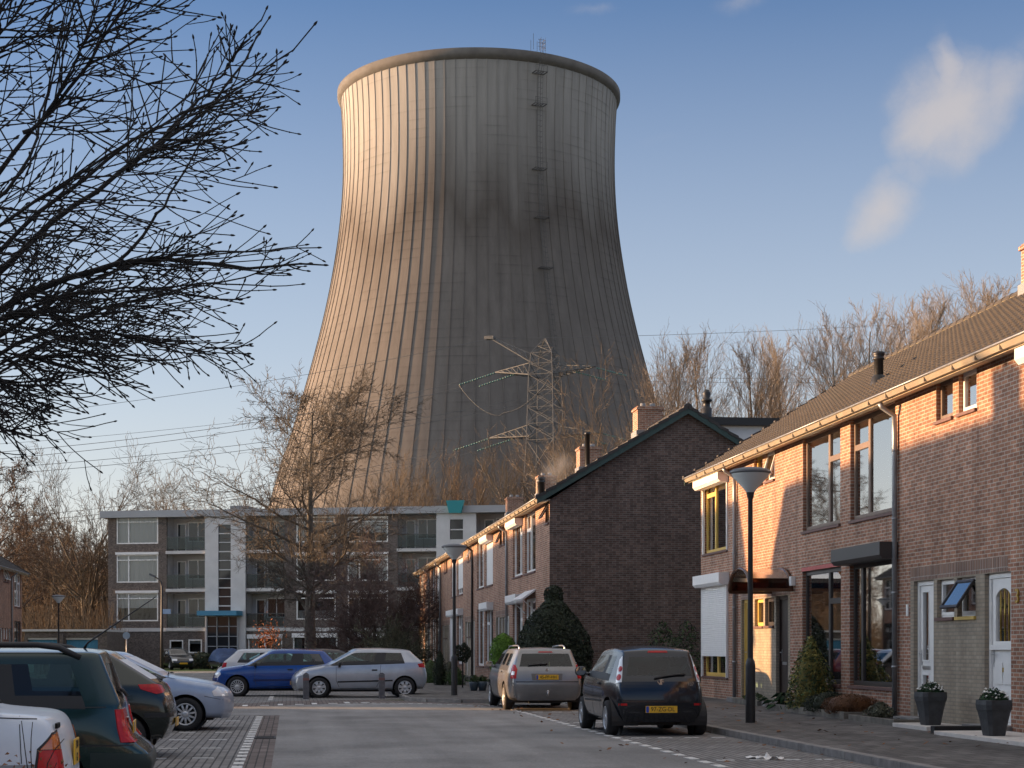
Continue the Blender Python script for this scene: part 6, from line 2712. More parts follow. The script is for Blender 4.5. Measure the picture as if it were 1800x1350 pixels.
LION = [[(-.5, -.9), (-.15, -.9), (-.05, -.45), (.15, -.45), (.25, -.95), (.55, -.95), (.42, -.6), (.38, -.1), (.35, .2), (.62, .28), (.85, .1), (.9, .3), (.6, .52), (.28, .48), (.3, .62), (.62, .72), (.85, .65), (.82, .85), (.45, .9), (.2, 1.0), (-.15, .95), (-.3, .7), (-.2, .3), (-.3, -.1), (-.55, .1), (-.85, .5), (-.95, .4), (-.7, -.05), (-.35, -.4)]]
c107.emblem(LION, .865, 0, M_chrometrim, .062, name='badge')
c107.script('107', .84, -.50, .07, M_chrometrim)

# ---- silver grey estate behind it, seen from behind
p_greige = paint('warm silver grey paint', (0.235, 0.237, 0.24), metal=.55, rough=.32)
L_ = 4.69
lag = Car('silver grey estate car with roof rails and glowing red lamps, ahead of the dark hatchback', G_R2, P(5.78, 38.25), HV + PI / 2, dict(
    L=L_, W=1.77, H=1.455, rear=[(.12, .25), (.04, .40), (0, .60), (.05, .80), (.10, .93)], front=std_front(L_, .74), roof_r=(.40, 1.40), roof_f=(2.75, 1.39), cowl=(3.62, .98), roofw=.72,
    cols=[(.62, .70), (1.25, 1.32), (1.33, 1.40), (2.10, 2.06), (2.18, 2.14), (3.10, 2.75)], glass=GL5, wheel=.31, axles=(.96, 3.72), spokes=(7, .04, 'plain'),
    seat=2.2, bench=1.35, mats=dict(body=p_greige, rear_window=M_cglass, bumper=p_greige)))
for sg in (1, -1):
    fr = lag.cornerf(sg, ang=40)
    t = lag.drape('tail_light', [(-.10, .74), (.08, .74), (.13, .98), (.10, 1.06), (-.0, 1.05), (-.085, .95)], fr, M_redlamp, .014)
    lag.drape('lamp_reflector', [(-.05, .82), (.05, .82), (.06, .90), (-.05, .90)], fr, M_clear, .02, parent=t)
    lag.seam([(1.32, .40), (1.28, .97)], sg)
    lag.seam([(2.14, .28), (2.16, .96)], sg)
    lag.handle(1.5, .88, sg, p_greige)
lag.mirrors(3.0, 1.0, p_greige)
lag.plate(.77, '45-PP-HH')
lag.drape('plate_recess', [(-.34, .70), (.34, .70), (.36, .85), (-.36, .85)], lag.rearf(), mat('plate recess grey', (.13, .125, .12), rough=.5), .003)
lag.wiper(1.03, .42, -.02, .03)
lag.rails(.75, 3.0, M_chrome, .60, .065)
lag.drape('high_brake_light', [(-.17, 1.33), (.17, 1.33), (.15, 1.355), (-.15, 1.355)], lag.rearf(), M_redlamp, .008)
DIAM = [[(0, 1), (.62, 0), (0, -1), (-.15, -.75), (.3, 0), (-.15, .75)], [(0, 1), (-.62, 0), (0, -1), (.15, -.75), (-.3, 0), (.15, .75)]]
lag.emblem(DIAM, .925, 0, M_chrometrim, .05)
mb = MB()
mb.tube([(-.0, 0, .36), (-.09, 0, .36), (-.11, 0, .44)], .022, 8)
mb.lathe([(.001, .48), (.025, .465), (.03, .45), (.02, .43)], 10, -.11, 0)
mb.build('tow_bar', M_chrome, lag.root)
lag.drape('bumper_groove', [(-.72, .655), (.72, .655), (.72, .675), (-.72, .675)], lag.rearf(), M_trim, .003)

# ---- silver three-door hatchback side on
p_silver = paint('silver blue paint', (0.42, 0.45, 0.50), metal=.45, rough=.3)
L_ = 3.95
fw = on_ground(561, 1227.5)
rw = fw + Vector((CT, ST, 0)) * 2.46
mid = (fw + rw) / 2 + Vector((-ST, CT, 0)) * 1.08
org = mid + Vector((CT, ST, 0)) * (.69 + 1.23)
ibz = Car('silver three-door hatchback parked side on behind the two bollards', G_C, org, HV + PI, dict(
    L=L_, W=1.70, H=1.44, rear=[(.14, .26), (.03, .42), (0, .60), (.05, .84), (.16, 1.03)], front=std_front(L_, .80, .22), roof_r=(.56, 1.335), roof_f=(2.10, 1.385), cowl=(2.88, .94), roofw=.72, beltcurve=-.012,
    cols=[(.66, .78), (1.42, 1.32), (1.50, 1.40), (2.50, 2.10)], glass=GL3, wheel=.295, axles=(.69, 3.15), spokes=(7, .048, 'blob'), seat=1.75, bench=.95,
    mats=dict(body=p_silver, bumper=p_silver)))
for sg in (1, -1):
    ibz.drape('headlight', [(-.16, .62), (-.02, .60), (.22, .66), (.36, .82), (.20, .82), (-.02, .77)], ibz.cornerf(sg, False, 50), M_clear, .01)
    ibz.drape('tail_light', [(-.10, .86), (.14, .88), (.16, .98), (.04, 1.0), (-.10, .97)], ibz.cornerf(sg, True, 45), M_redlamp, .01)
    ibz.seam([(1.38, .95), (1.42, .5), (1.52, .28), (2.55, .26), (2.66, .5), (2.66, .9)], sg, .005)
    ibz.seam([(.98, .50), (2.62, .46)], sg, .022, name='rub_strip')
    ibz.handle(1.56, .80, sg)
ibz.mirrors(2.55, .92, M_trim, (.12, .18, .14))
ibz.plate(.42, '', False)

# ---- blue hatchback beyond it
p_blue = paint('bright blue paint', (0.002, 0.055, 0.27), metal=.1, rough=.25)
L_ = 3.83
fw = on_ground(417, 1224.6)
org = fw + Vector((CT, ST, 0)) * (L_ - .76) + Vector((-ST, CT, 0)) * .75
blu = Car('bright blue hatchback parked side on behind the silver one', G_C, org, HV + PI, dict(
    L=L_, W=1.64, H=1.41, rear=[(.12, .26), (.03, .40), (0, .56), (.05, .80), (.12, .96)], front=std_front(L_, .80, .15), roof_r=(.54, 1.325), roof_f=(2.06, 1.36), cowl=(2.80, .92), roofw=.76,
    cols=[(.40, .62), (1.30, 1.26), (1.40, 1.36), (2.46, 2.06)], glass=GL3, wheel=.30, axles=(.62, 3.07), spokes=(15, .014, 'plain'), seat=1.7, bench=.85,
    mats=dict(body=p_blue, bumper=p_blue, windscreen=M_frost)))
for sg in (1, -1):
    blu.drape('headlight', [(-.18, .56), (.06, .56), (.16, .66), (.12, .72), (-.16, .70)], blu.cornerf(sg, False, 50), M_clear, .01)
    blu.drape('tail_light', [(-.1, .75), (.1, .75), (.1, .95), (-.1, .95)], blu.cornerf(sg, True), M_redlamp, .01)
    blu.seam([(1.35, .9), (1.36, .3), (2.5, .28), (2.56, .5), (2.54, .9)], sg, .005)
    blu.seam([(.9, .50), (2.60, .48)], sg, .03, mt=mat('dark blue rub strip', (.01, .02, .1), rough=.5), name='rub_strip')
    blu.handle(1.52, .80, sg)
blu.mirrors(2.52, .90, M_trim, (.11, .17, .13))

# ---- white hatchback, red car and dark car further back
p_white = paint('old white paint', (0.62, 0.63, 0.64), rough=.35)
L_ = 3.95
org = at(386, 1140, 57.0)
org.z = 0
org += Vector((-ST, CT, 0)) * .82
wht = Car('white hatchback with tail to the left, half hidden behind the blue one', G_C, org, HV, dict(
    L=L_, W=1.66, H=1.42, rear=[(.10, .26), (.02, .42), (0, .60), (.05, .82), (.12, .98)], front=std_front(L_, .72), roof_r=(.62, 1.36), roof_f=(2.2, 1.36), cowl=(2.9, .95), roofw=.76,
    cols=[(.48, .80), (1.5, 1.46), (1.58, 1.54), (2.6, 2.2)], glass=GL3, wheel=.29, axles=(.66, 3.1), spokes=(9, .03, 'plain'), seat=1.85, bench=.95, mats=dict(body=p_white)))
for sg in (1, -1):
    wht.drape('tail_light', [(-.1, .72), (.1, .72), (.1, .95), (-.1, .95)], wht.cornerf(sg, True), M_redlamp, .01)
p_red = paint('dark red paint', (0.16, 0.012, 0.012), rough=.3)
org = at(376, 1140, 60.5)
org.z = 0
org += Vector((CT, ST, 0)) * 4.1 + Vector((-ST, CT, 0)) * .8
redc = Car('dark red car, only nose and roof showing behind the white hatchback', G_C, org, HV + PI, dict(
    L=4.1, W=1.68, H=1.42, rear=std_rear(.95), front=std_front(4.1, .76, .12), roof_r=(.5, 1.36), roof_f=(2.25, 1.36), cowl=(3.0, .96), roofw=.74,
    cols=[(.5, .7), (1.4, 1.4), (1.48, 1.48), (2.65, 2.25)], glass=GL3, wheel=.30, axles=(.75, 3.3), spokes=(8, .03, 'plain'), seat=1.9, mats=dict(body=p_red, bumper=M_trim)))
for sg in (1, -1): redc.drape('headlight', [(-.2, .58), (.1, .58), (.14, .70), (-.2, .70)], redc.cornerf(sg, False), M_clear, .01)
p_char = paint('charcoal paint', (0.03, 0.034, 0.04), metal=.3, rough=.3)
org = at(512, 1140, 62.5)
org.z = 0
drk = Car('charcoal car whose sloping windscreen shows between blue and silver hatchbacks', G_C, org, HV, dict(
    L=4.0, W=1.68, H=1.42, rear=std_rear(.95), front=std_front(4.0, .72), roof_r=(.45, 1.36), roof_f=(1.75, 1.36), cowl=(2.65, .95), roofw=.72,
    cols=[(.5, .6), (1.1, 1.05), (1.18, 1.13), (2.2, 1.75)], glass=GL3, wheel=.30, axles=(.7, 3.2), spokes=(8, .03, 'plain'), seat=1.55, mats=dict(body=p_char)))

# ---- black city car facing the viewer before the flats, and one under a blue cover
p_black = paint('black paint', (0.014, 0.014, 0.016), rough=.2)
L_ = 3.5
fc = at(311, 1140, 114)
fc.z = 0.02
hd = math.atan2(-.87, .42)
ka = Car('black city car facing the viewer, parked by the grass before the flats', G_F, fc - Vector((math.cos(hd), math.sin(hd), 0)) * L_ / 2, hd, dict(
    L=L_, W=1.58, H=1.42, rear=std_rear(.95), front=std_front(L_, .74, .12), roof_r=(.35, 1.36), roof_f=(1.9, 1.36), cowl=(2.65, .96), roofw=.76,
    cols=[(.4, .5), (1.1, 1.08), (1.18, 1.16), (2.3, 1.9)], glass=GL3, wheel=.28, axles=(.55, 2.85), spokes=(6, .05, 'blob'), seat=1.55, bench=.8, glassmat=M_cglass_dark, mats=dict(body=p_black)))
for sg in (1, -1): ka.drape('headlight', [(-.28, .58), (.06, .60), (.10, .73), (-.26, .72)], ka.cornerf(sg, False, 30), M_clear, .012)
ka.plate(.42, '', False, eu=False)
ka.mirrors(2.35, .95, p_black)
# covered car
cc = at(398, 1140, 112)
cc.z = 0.02
cov = empty('covered_car', 'dark car under a rumpled blue cover by the flats entrance', 'car', cc, R(-70), G_F)
M_cover = mat('blue car cover', (0.012, 0.04, 0.12), rough=.7, noise=.3, nscale=2)
bm = bmesh.new()
bmesh.ops.create_grid(bm, x_segments=36, y_segments=26, size=1)
rr = random.Random(4)
from mathutils import noise as mnoise
for v in bm.verts:
    x, y = v.co.x, v.co.y
    px_, py_ = x * 2.1, y * 1.0
    t = abs(x)
    side = np.interp(x, [-1, -.85, -.5, .1, .45, .8, 1], [.55, .98, 1.36, 1.42, .98, .85, .5])
    z = side - (abs(y) ** 5) * (side - .5) * .9
    z += mnoise.noise(Vector((x * 5, y * 4, 2))) * .07
    v.co = Vector((px_ * (1 - .06 * abs(y) ** 3), math.copysign(min(abs(py_), .80 + .04 * abs(y)), y), z))
mb = MB()
mb.add_bm(bm, 0, True)
mb.build('cover', M_cover, cov)
mb = MB()
mb.bevbox(-2.0, 1.95, -.78, .78, .22, .62, .12)
mb.build('body', p_char, cov)
for xx in (-1.3, 1.2):
    for sg in (-1, 1):
        mb = MB()
        n = 20
        v = []
        for (r_, t_) in ((.18, .74), (.27, .76), (.29, .70), (.29, .62)):
            v += [(xx + r_ * math.cos(2 * PI * k / n), t_ * sg, .29 + r_ * math.sin(2 * PI * k / n)) for k in range(n)]
        mb.add(v, [(i * n + k, i * n + (k + 1) % n, (i + 1) * n + (k + 1) % n, (i + 1) * n + k) for i in range(3) for k in range(n)], 0, True)
        mb.add(v[:n], [tuple(range(n))], 1)
        mb.build('wheel', [M_tyre, M_rim], cov)

# ---- the row along the left edge
p_ltblue = paint('pale blue metallic paint', (0.36, 0.43, 0.56), metal=.4, rough=.33)
L_ = 4.10
fw = on_ground(326, 1285)
org = fw - Vector((CT, ST, 0)) * (L_ - .80) + Vector((-ST, CT, 0)) * .76
esc = Car('pale blue hatchback nose out on the left, frost on its windscreen', G_L2, org, HV, dict(
    L=L_, W=1.69, H=1.40, rear=std_rear(.95), front=[(L_ - .08, .22), (L_ - .01, .34), (L_, .52), (L_ - .03, .68), (L_ - .16, .79)], roof_r=(.5, 1.34), roof_f=(2.2, 1.34), cowl=(3.02, .93), roofw=.74,
    cols=[(.5, .7), (1.4, 1.4), (1.48, 1.48), (2.65, 2.2)], glass=GL3, wheel=.29, axles=(.78, 3.30), spokes=(11, .022, 'plain'), seat=1.9, mats=dict(body=p_ltblue, bumper=p_ltblue, windscreen=M_frost)))
for sg in (1, -1):
    esc.drape('headlight', [(-.16, .60), (.22, .60), (.25, .68), (.10, .77), (-.14, .74)], esc.cornerf(sg, False, 55), M_clear, .01)
    esc.seam([(2.68, .3), (2.72, .9)], sg, .005)
esc.seam([(3.62, .60), (4.0, .52)], -1, .004)
mb = MB()
mb.tube([(3.0, -.5, .99), (2.98, -.2, 1.0), (2.96, .1, 1.01)], .012, 5)
mb.tube([(3.02, .3, .99), (3.0, .0, 1.0)], .012, 5)
mb.build('front_wiper', M_trim, esc.root)

p_dgreen = paint('dark green paint', (0.006, 0.013, 0.011), metal=.2, rough=.22)
L_ = 3.84
org = on_ground(303, 1300)
org = Vector((-4.33, 21.75, 0)) + Vector((-ST, CT, 0)) * .82
p206 = Car('dark green hatchback with frosted sloping rear window, tail to the road on the left', G_L2, org, HV + PI, dict(
    L=L_, W=1.67, H=1.43, rear=[(.12, .27), (.02, .42), (0, .58), (.06, .80), (.16, .96)], front=std_front(L_, .7), roof_r=(.86, 1.36), roof_f=(2.1, 1.37), cowl=(2.85, .95), roofw=.70,
    cols=[(.66, 1.0), (1.4, 1.36), (1.48, 1.44), (2.5, 2.1)], glass=GL3, wheel=.29, axles=(.62, 3.06), spokes=(7, .04, 'plain'), seat=1.75, bench=1.0, mats=dict(body=p_dgreen, rear_window=M_frost, bumper=p_dgreen)))
for sg in (1, -1):
    t = p206.drape('tail_light', [(-.12, .88), (.10, .84), (.26, .90), (.28, .96), (.10, .97), (-.10, .95)], p206.cornerf(sg, True, 50), M_redlamp, .012)
    p206.seam([(.62, .86), (.70, .62)], sg, .004)
    p206.drape('bumper_strip', [(-.30, .54), (.22, .54), (.22, .60), (-.30, .60)], p206.cornerf(sg, True, 45), M_trim, .012)
p206.wiper(1.0, .0, -.4, .05)
p206.plate(.46, '', True)

p_vgreen = paint('bottle green paint', (0.006, 0.030, 0.026), metal=.25, rough=.2)
L_ = 4.55
hd = HV + PI + R(3)
org = Vector((-3.10, 14.55, 0)) + Vector((-ST, CT, 0)) * .85
pas = Car('bottle green estate car with black roof rails, aerial and square tail lamps', G_L2, org, hd, dict(
    L=L_, W=1.70, H=1.43, rear=[(.12, .25), (.0, .38), (0.0, .53), (.22, .64), (.27, .93)], front=std_front(L_, .78), ebul=.02, ecor=.94, roof_r=(.50, 1.385), roof_f=(2.6, 1.37), cowl=(3.35, .95), roofw=.80,
    cols=[(.50, .70), (1.30, 1.34), (1.38, 1.42), (2.1, 2.1), (2.18, 2.18), (3.0, 2.6)], glass=GL5, wheel=.30, axles=(.92, 3.55), spokes=(9, .03, 'plain'), seat=2.15, bench=1.5, level=3,
    mats=dict(body=p_vgreen, rear_window=M_cglass, bumper=mat('grey green bumper', (.02, .035, .033), rough=.5))))
for sg in (1, -1):
    fr = pas.cornerf(sg, True, 52)
    t = pas.drape('tail_light', [(-.10, .62), (.20, .62), (.21, .74), (.21, .90), (-.08, .90)], fr, M_redlamp, .014)
    pas.drape('indicator_lens', [(-.095, .635), (.06, .635), (.06, .74), (-.09, .74)], fr, M_amber, .018, parent=t)
    pas.seam([(.40, .92), (4.0, .90)], sg, .005, name='waist_line')
    pas.seam([(1.34, .3), (1.34, .9)], sg, .005)
    pas.seam([(.05, .595), (.9, .595)], sg, .006, name='bumper_seam')
pas.plate(.72, '', True)
pas.rails(.62, 2.75, M_trim, .80, .075, .026)
pas.wiper(.99, .0, .42, .06)
pas.script('TDi', .80, .48, .07, M_chrometrim)
mb = MB()
h = pas.bvh.ray_cast(Vector((.62, .15, 3)), Vector((0, 0, -1)))[0]
mb.tube([h, h + Vector((-.03, 0, .05)), h + Vector((-.62, 0, .46))], [.014, .009, .004], 6)
mb.build('roof_aerial', M_trim, pas.root)

L_ = 4.30
org = Vector((-3.13, 11.85, 0)) + Vector((-ST, CT, 0)) * .85
p_wsed = paint('frosty white paint', (0.72, 0.76, 0.82), rough=.42, coat=.5, dirt=.08)
sed = Car('frosty white saloon cut off by the bottom left corner, amber over red tail lamp', G_L2, org, HV + PI + R(2), dict(
    L=L_, W=1.69, H=1.37, rear=[(.12, .24), (.02, .36), (.0, .52), (.05, .78), (.10, .95)], front=std_front(L_, .72), roof_r=(1.35, 1.32), roof_f=(2.5, 1.32), cowl=(3.2, .93), roofw=.74, rcowl=(.66, .975), deck=[.35],
    cols=[(1.12, 1.35), (1.55, 1.52), (1.63, 1.60), (2.9, 2.5)], glass={('up', 'C0'): 0, ('C0', 'C1'): 4, ('C2', 'C3'): 3, ('up', 'up'): 5}, wheel=.29, axles=(.95, 3.45), spokes=(9, .03, 'plain'), seat=2.1, bench=1.4, cab0=1.0,
    mats=dict(body=p_wsed, rear_window=M_frost, bumper=mat('white bumper', (.6, .62, .65), rough=.5))))
for sg in (1, -1):
    fr = sed.cornerf(sg, True, 50)
    sed.drape('lamp_surround', [(-.12, .555), (.14, .555), (.115, .72), (.0, .83), (-.11, .845)], fr, M_trim, .008)
    t = sed.drape('tail_light', [(-.11, .565), (.125, .565), (.105, .71), (-.11, .71)], fr, M_redlamp, .014)
    sed.drape('indicator_lens', [(-.105, .715), (.10, .715), (.0, .815), (-.10, .83)], fr, M_amber, .014, parent=t)
    sed.seam([(.08, .60), (3.9, .60)], sg, .012, mt=mat('grey moulding', (.3, .3, .31), rough=.5), name='side_moulding')
    sed.seam([(.14, .925), (.60, .945)], sg, .004, name='waist_line')
sed.plate(.66, '79-80\nGY', True, w=.34, h=.19, eu=False)
sed.script('TURBO D', .87, .52, .055, M_pltext)
sed.seam([(.3, .62), (.32, .95)], 1, .003, name='aerial_line')
mb = MB()
h = sed.bvh.ray_cast(Vector((.55, .2, 3)), Vector((0, 0, -1)))[0]
mb.tube([h + Vector((-.05, .1, .03)), h + Vector((.05, -.1, .05)), h + Vector((.12, -.35, .10))], .014, 5)
mb.build('rear_wiper', M_trim, sed.root)

# ------------------------------------------------------------------ trees and plants
M_bark = mat('winter bark', (0.105, 0.090, 0.072), rough=.95, noise=.35, nscale=3)
M_bark_dk = mat('dark bark', (0.030, 0.026, 0.023), rough=.95, noise=.3, nscale=6)
M_twig_gold = mat('golden willow twigs', (0.165, 0.125, 0.083), rough=.9, noise=.25, nscale=1.5)
M_twig_red = mat('red brown twigs', (0.125, 0.088, 0.064), rough=.9, noise=.3, nscale=1.5)
M_twig_pale = mat('pale poplar twigs', (0.21, 0.175, 0.14), rough=.9, noise=.25, nscale=1)
M_twig_purple = mat('purple brown twigs', (0.11, 0.075, 0.066), rough=.9, noise=.3, nscale=2)


class Tubes:
    """many tapered branches gathered into one mesh"""
    def __init__(s):
        s.v, s.f = [], []
        s.n = 0

    def add(s, pts, rads, n):
        pts = np.asarray(pts, float)
        k = len(pts)
        t = np.gradient(pts, axis=0)
        t /= np.linalg.norm(t, axis=1)[:, None] + 1e-9
        ref = np.array([0.31, 0.22, 0.92]) if abs(t[0, 2]) < .8 else np.array([0.9, 0.3, 0.1])
        a = np.cross(t, ref)
        a /= np.linalg.norm(a, axis=1)[:, None] + 1e-9
        b = np.cross(t, a)
        an = np.arange(n) * 2 * PI / n
        ring = pts[:, None, :] + (a[:, None, :] * np.cos(an)[None, :, None] + b[:, None, :] * np.sin(an)[None, :, None]) * np.asarray(rads)[:, None, None]
        s.v.append(ring.reshape(-1, 3))
        i = np.arange(k - 1)[:, None] * n
        q = np.arange(n)[None, :]
        q2 = (q + 1) % n
        f = np.stack([i + q, i + q2, i + n + q2, i + n + q], axis=-1).reshape(-1, 4) + s.n
        s.f.append(f)
        s.n += k * n

    def build(s, name, mt, parent=None):
        if not s.v: return None
        v = np.concatenate(s.v)
        f = np.concatenate(s.f)
        me = bpy.data.meshes.new(name)
        me.vertices.add(len(v))
        me.vertices.foreach_set('co', v.astype(np.float32).ravel())
        me.loops.add(f.size)
        me.loops.foreach_set('vertex_index', f.astype(np.int32).ravel())
        me.polygons.add(len(f))
        me.polygons.foreach_set('loop_start', np.arange(0, f.size, 4, dtype=np.int32))
        me.polygons.foreach_set('loop_total', np.full(len(f), 4, dtype=np.int32))
        me.polygons.foreach_set('use_smooth', np.ones(len(f), bool))
        me.materials.append(mt)
        me.update(calc_edges=True)
        o = bpy.data.objects.new(name, me)
        COL.objects.link(o)
        if parent is not None: o.parent = parent
        return o


def grow(rng, T, pos, d, ln, rad, lev, prm):
    ns = prm['seg'][lev]
    pts, rads = [pos], [rad]
    dd = np.array(d, float)
    tip = prm['tip'][lev]
    for k in range(ns):
        dd = dd + rng.normal(0, prm['wob'][lev], 3)
        dd[2] += prm['up'][lev]
        dd /= np.linalg.norm(dd)
        pts.append(pts[-1] + dd * ln / ns)
        rads.append(rad + (rad * tip - rad) * (k + 1) / ns)
    T[0 if lev < prm['trunk_levels'] else 1].add(pts, rads, prm['sides'][lev])
    if lev + 1 >= len(prm['n']): return
    nch = prm['n'][lev + 1]
    nch = max(1, int(round(nch * rng.uniform(.8, 1.2))))
    t0 = prm['t0'][lev]
    pts_a = np.array(pts)
    for k in range(nch):
        t = t0 + (1 - t0) * (k + rng.uniform(0, 1)) / nch
        t = min(t, .999)
        q = t * ns
        i = int(q)
        fr = q - i
        p = pts_a[i] * (1 - fr) + pts_a[i + 1] * fr
        ax = pts_a[i + 1] - pts_a[i]
        ax /= np.linalg.norm(ax)
        ref = rng.normal(0, 1, 3)
        side = np.cross(ax, ref)
        side /= np.linalg.norm(side) + 1e-9
        ang = R(rng.uniform(*prm['ang'][lev]))
        nd = ax * math.cos(ang) + side * math.sin(ang)
        l2 = ln * prm['len'][lev] * rng.uniform(.7, 1.2)
        if lev == 0 and prm.get('shape'): l2 = prm['H'] * prm['shape'](t) * rng.uniform(.8, 1.15)
        r0 = rads[i] * (1 - fr) + rads[i + 1] * fr
        r2 = max(min(r0 * prm['rr'][lev], r0 * .9), prm['rmin'])
        grow(rng, T, p, nd, l2, r2, lev + 1, prm)


def make_tree(name, label, cat, loc, prm, seed, bark, twig, rotz=0, group=None):
    rng = np.random.default_rng(seed)
    T = (Tubes(), Tubes())
    grow(rng, T, np.zeros(3), np.array([rng.normal(0, .03), rng.normal(0, .03), 1.0]), prm['H'] * prm.get('leader', 1.0), prm['R'], 0, prm)
    zmax = float(np.percentile(np.concatenate(T[1].v)[:, 2], prm.get('pct', 97.5)))
    k = prm['H'] / zmax
    for q in T:
        for a in q.v: a *= k
    o = empty(name, label, cat, loc, rotz, group)
    T[0].build('trunk', bark, o)
    T[1].build('crown', twig, o)
    return o


ROUND = dict(H=15.8, R=.36, leader=.86, seg=[10, 7, 5, 4, 3], tip=[.12, .2, .3, .5, .6], wob=[.02, .10, .13, .16, .2], up=[.02, .035, .02, .02, .01], trunk_levels=1, sides=[10, 6, 4, 3, 3],
             n=[1, 36, 13, 8, 4], t0=[.20, .22, .15, .1], ang=[(48, 80), (30, 55), (28, 55), (25, 50)], len=[.4, .42, .42, .5], rr=[.42, .55, .55, .6], rmin=.012,
             shape=lambda t: .50 * min(1, (t + .22)) * (1.05 - t) ** .62 + .07)
POPLAR = dict(H=27, R=.34, leader=.9, seg=[8, 6, 5, 3, 3], tip=[.12, .2, .3, .5, .6], wob=[.03, .07, .10, .12, .15], up=[.03, .11, .09, .05, .03], trunk_levels=1, sides=[8, 5, 3, 3, 3],
              n=[1, 26, 9, 6, 3], t0=[.16, .2, .15, .15], ang=[(18, 40), (14, 32), (14, 32), (14, 34)], len=[.3, .48, .46, .5], rr=[.5, .55, .6, .7], rmin=.011,
              shape=lambda t: .42 * (1.06 - t) ** .7)
WILLOW = dict(pct=99.2, H=17, R=.32, leader=.45, seg=[5, 6, 5, 4, 3], tip=[.5, .25, .3, .5, .6], wob=[.04, .08, .09, .12, .15], up=[.02, .13, .08, .05, .03], trunk_levels=1, sides=[8, 5, 3, 3, 3],
              n=[1, 17, 12, 8, 3], t0=[.25, .15, .1, .15], ang=[(20, 46), (12, 34), (15, 36), (15, 40)], len=[.95, .5, .40, .4], rr=[.5, .5, .6, .7], rmin=.010)
WOOD = dict(ROUND, H=17, R=.26, leader=.8, n=[1, 22, 9, 6, 3], t0=[.12, .2, .15, .1], up=[.02, .06, .03, .02, .01], shape=lambda t: .34 * (1.08 - t) ** .6, rmin=.016)
SHRUB = dict(H=4.6, R=.10, leader=.35, seg=[3, 5, 4, 3, 3], tip=[.6, .3, .4, .5, .6], wob=[.05, .12, .16, .2, .2], up=[.02, .04, .02, .01, 0], trunk_levels=1, sides=[6, 4, 3, 3, 3],
             n=[1, 16, 10, 7, 3], t0=[.1, .1, .1, .1], ang=[(25, 75), (25, 55), (25, 60), (25, 60)], len=[1.45, .5, .45, .5], rr=[.5, .55, .6, .7], rmin=.009)


def gpos(px, Y, z=0.0):
    p = at(px, 1140, Y)
    p.z = z
    return p


make_tree('bare_tree', 'large bare tree standing alone before the flats, its upper half sunlit', 'tree', gpos(546, 95), dict(ROUND, H=16.0), 11, M_bark, M_bark, 1.0)
G_T = 'bare poplars behind the right hand roofs'
p1 = make_tree('poplar_tree', 'tall bare poplar just right of the cooling tower', 'tree', gpos(1205, 140), dict(POPLAR, H=26.2), 21, M_twig_pale, M_twig_pale, 0, G_T)
p2 = make_tree('poplar_tree', 'bare poplar behind the flue of the gable house', 'tree', gpos(1262, 150), dict(POPLAR, H=28.4), 22, M_twig_pale, M_twig_pale, 0, G_T)


def tcopy(src, px, Y, sc, rz, label, group=None, cat=None, mt=None):
    c = copy_tree(src)
    c.location = gpos(px, Y)
    c.scale = (sc, sc, sc * 1.0)
    c.rotation_euler = (0, 0, rz)
    c['label'] = label
    if group: c['group'] = group
    if mt:
        for ch in c.children:
            ch.data = ch.data.copy()
            ch.data.materials.clear()
            ch.data.materials.append(mt)
    return c


tcopy(p1, 1335, 150, 1.06, 2.1, 'bare poplar over the flat dormer at the back of the gable house', G_T)
tcopy(p2, 1455, 143, 1.02, 4.0, 'broad bare poplar above the dark roof vent of the right row', G_T)
tcopy(p1, 1400, 158, 1.14, 1.1, 'slim poplar between the dormer and the roof vent, further back', G_T)
tcopy(p2, 1535, 150, 1.08, .9, 'poplar rising over the middle of the right hand ridge', G_T)
tcopy(p1, 1612, 150, 1.23, 5.0, 'poplar just left of the small ridge vent', G_T)
tcopy(p2, 1575, 165, 1.21, 2.9, 'slighter poplar behind the ridge, left of the ridge vent', G_T)
tcopy(p2, 1702, 155, 1.20, 3.0, 'poplar right of the small ridge vent', G_T)
tcopy(p1, 1765, 160, 1.36, .4, 'last poplar before the chimney at the right edge', G_T)
G_W = 'golden willows behind the far terrace'
w1 = make_tree('willow_tree', 'golden pollard willow behind the far terrace, right of the pylon mast', 'tree', gpos(1048, 112), dict(WILLOW, H=18.2), 31, M_bark, M_twig_gold, 0, G_W)
tcopy(w1, 1118, 116, 1.12, 2.2, 'taller golden willow between the first chimney and the gable ridge', G_W)
tcopy(w1, 1075, 128, 1.12, 4.2, 'golden willow behind the black flue pipe', G_W)
G_B = 'bare trees between the flats and the cooling tower'
b1 = make_tree('bare_tree', 'brown bushy bare tree above the teal roof panel, before the tower foot', 'tree', gpos(778, 152), dict(WILLOW, H=19.4, n=[1, 15, 10, 7, 2], leader=.35), 41, M_bark, M_twig_gold, 0, G_B)
tcopy(b1, 930, 150, 1.02, 1.9, 'bare tree behind the furthest chimneys of the far terrace', G_B, mt=M_bark)
tcopy(b1, 868, 156, .98, 3.7, 'dark reddish bare tree between the teal panel and the terrace chimneys', G_B, mt=M_twig_red)
tcopy(b1, 692, 160, .98, 5.1, 'low brown tree right of the big bare tree, above the flats roof', G_B)
tcopy(b1, 735, 165, .98, .3, 'brown tree left of the teal panel, against the tower', G_B, mt=M_bark)
tcopy(b1, 630, 168, .92, 2.6, 'low bare tree behind the big tree crown, above the roof edge', G_B, mt=M_bark)
G_E = 'bare trees in the wood on the left'
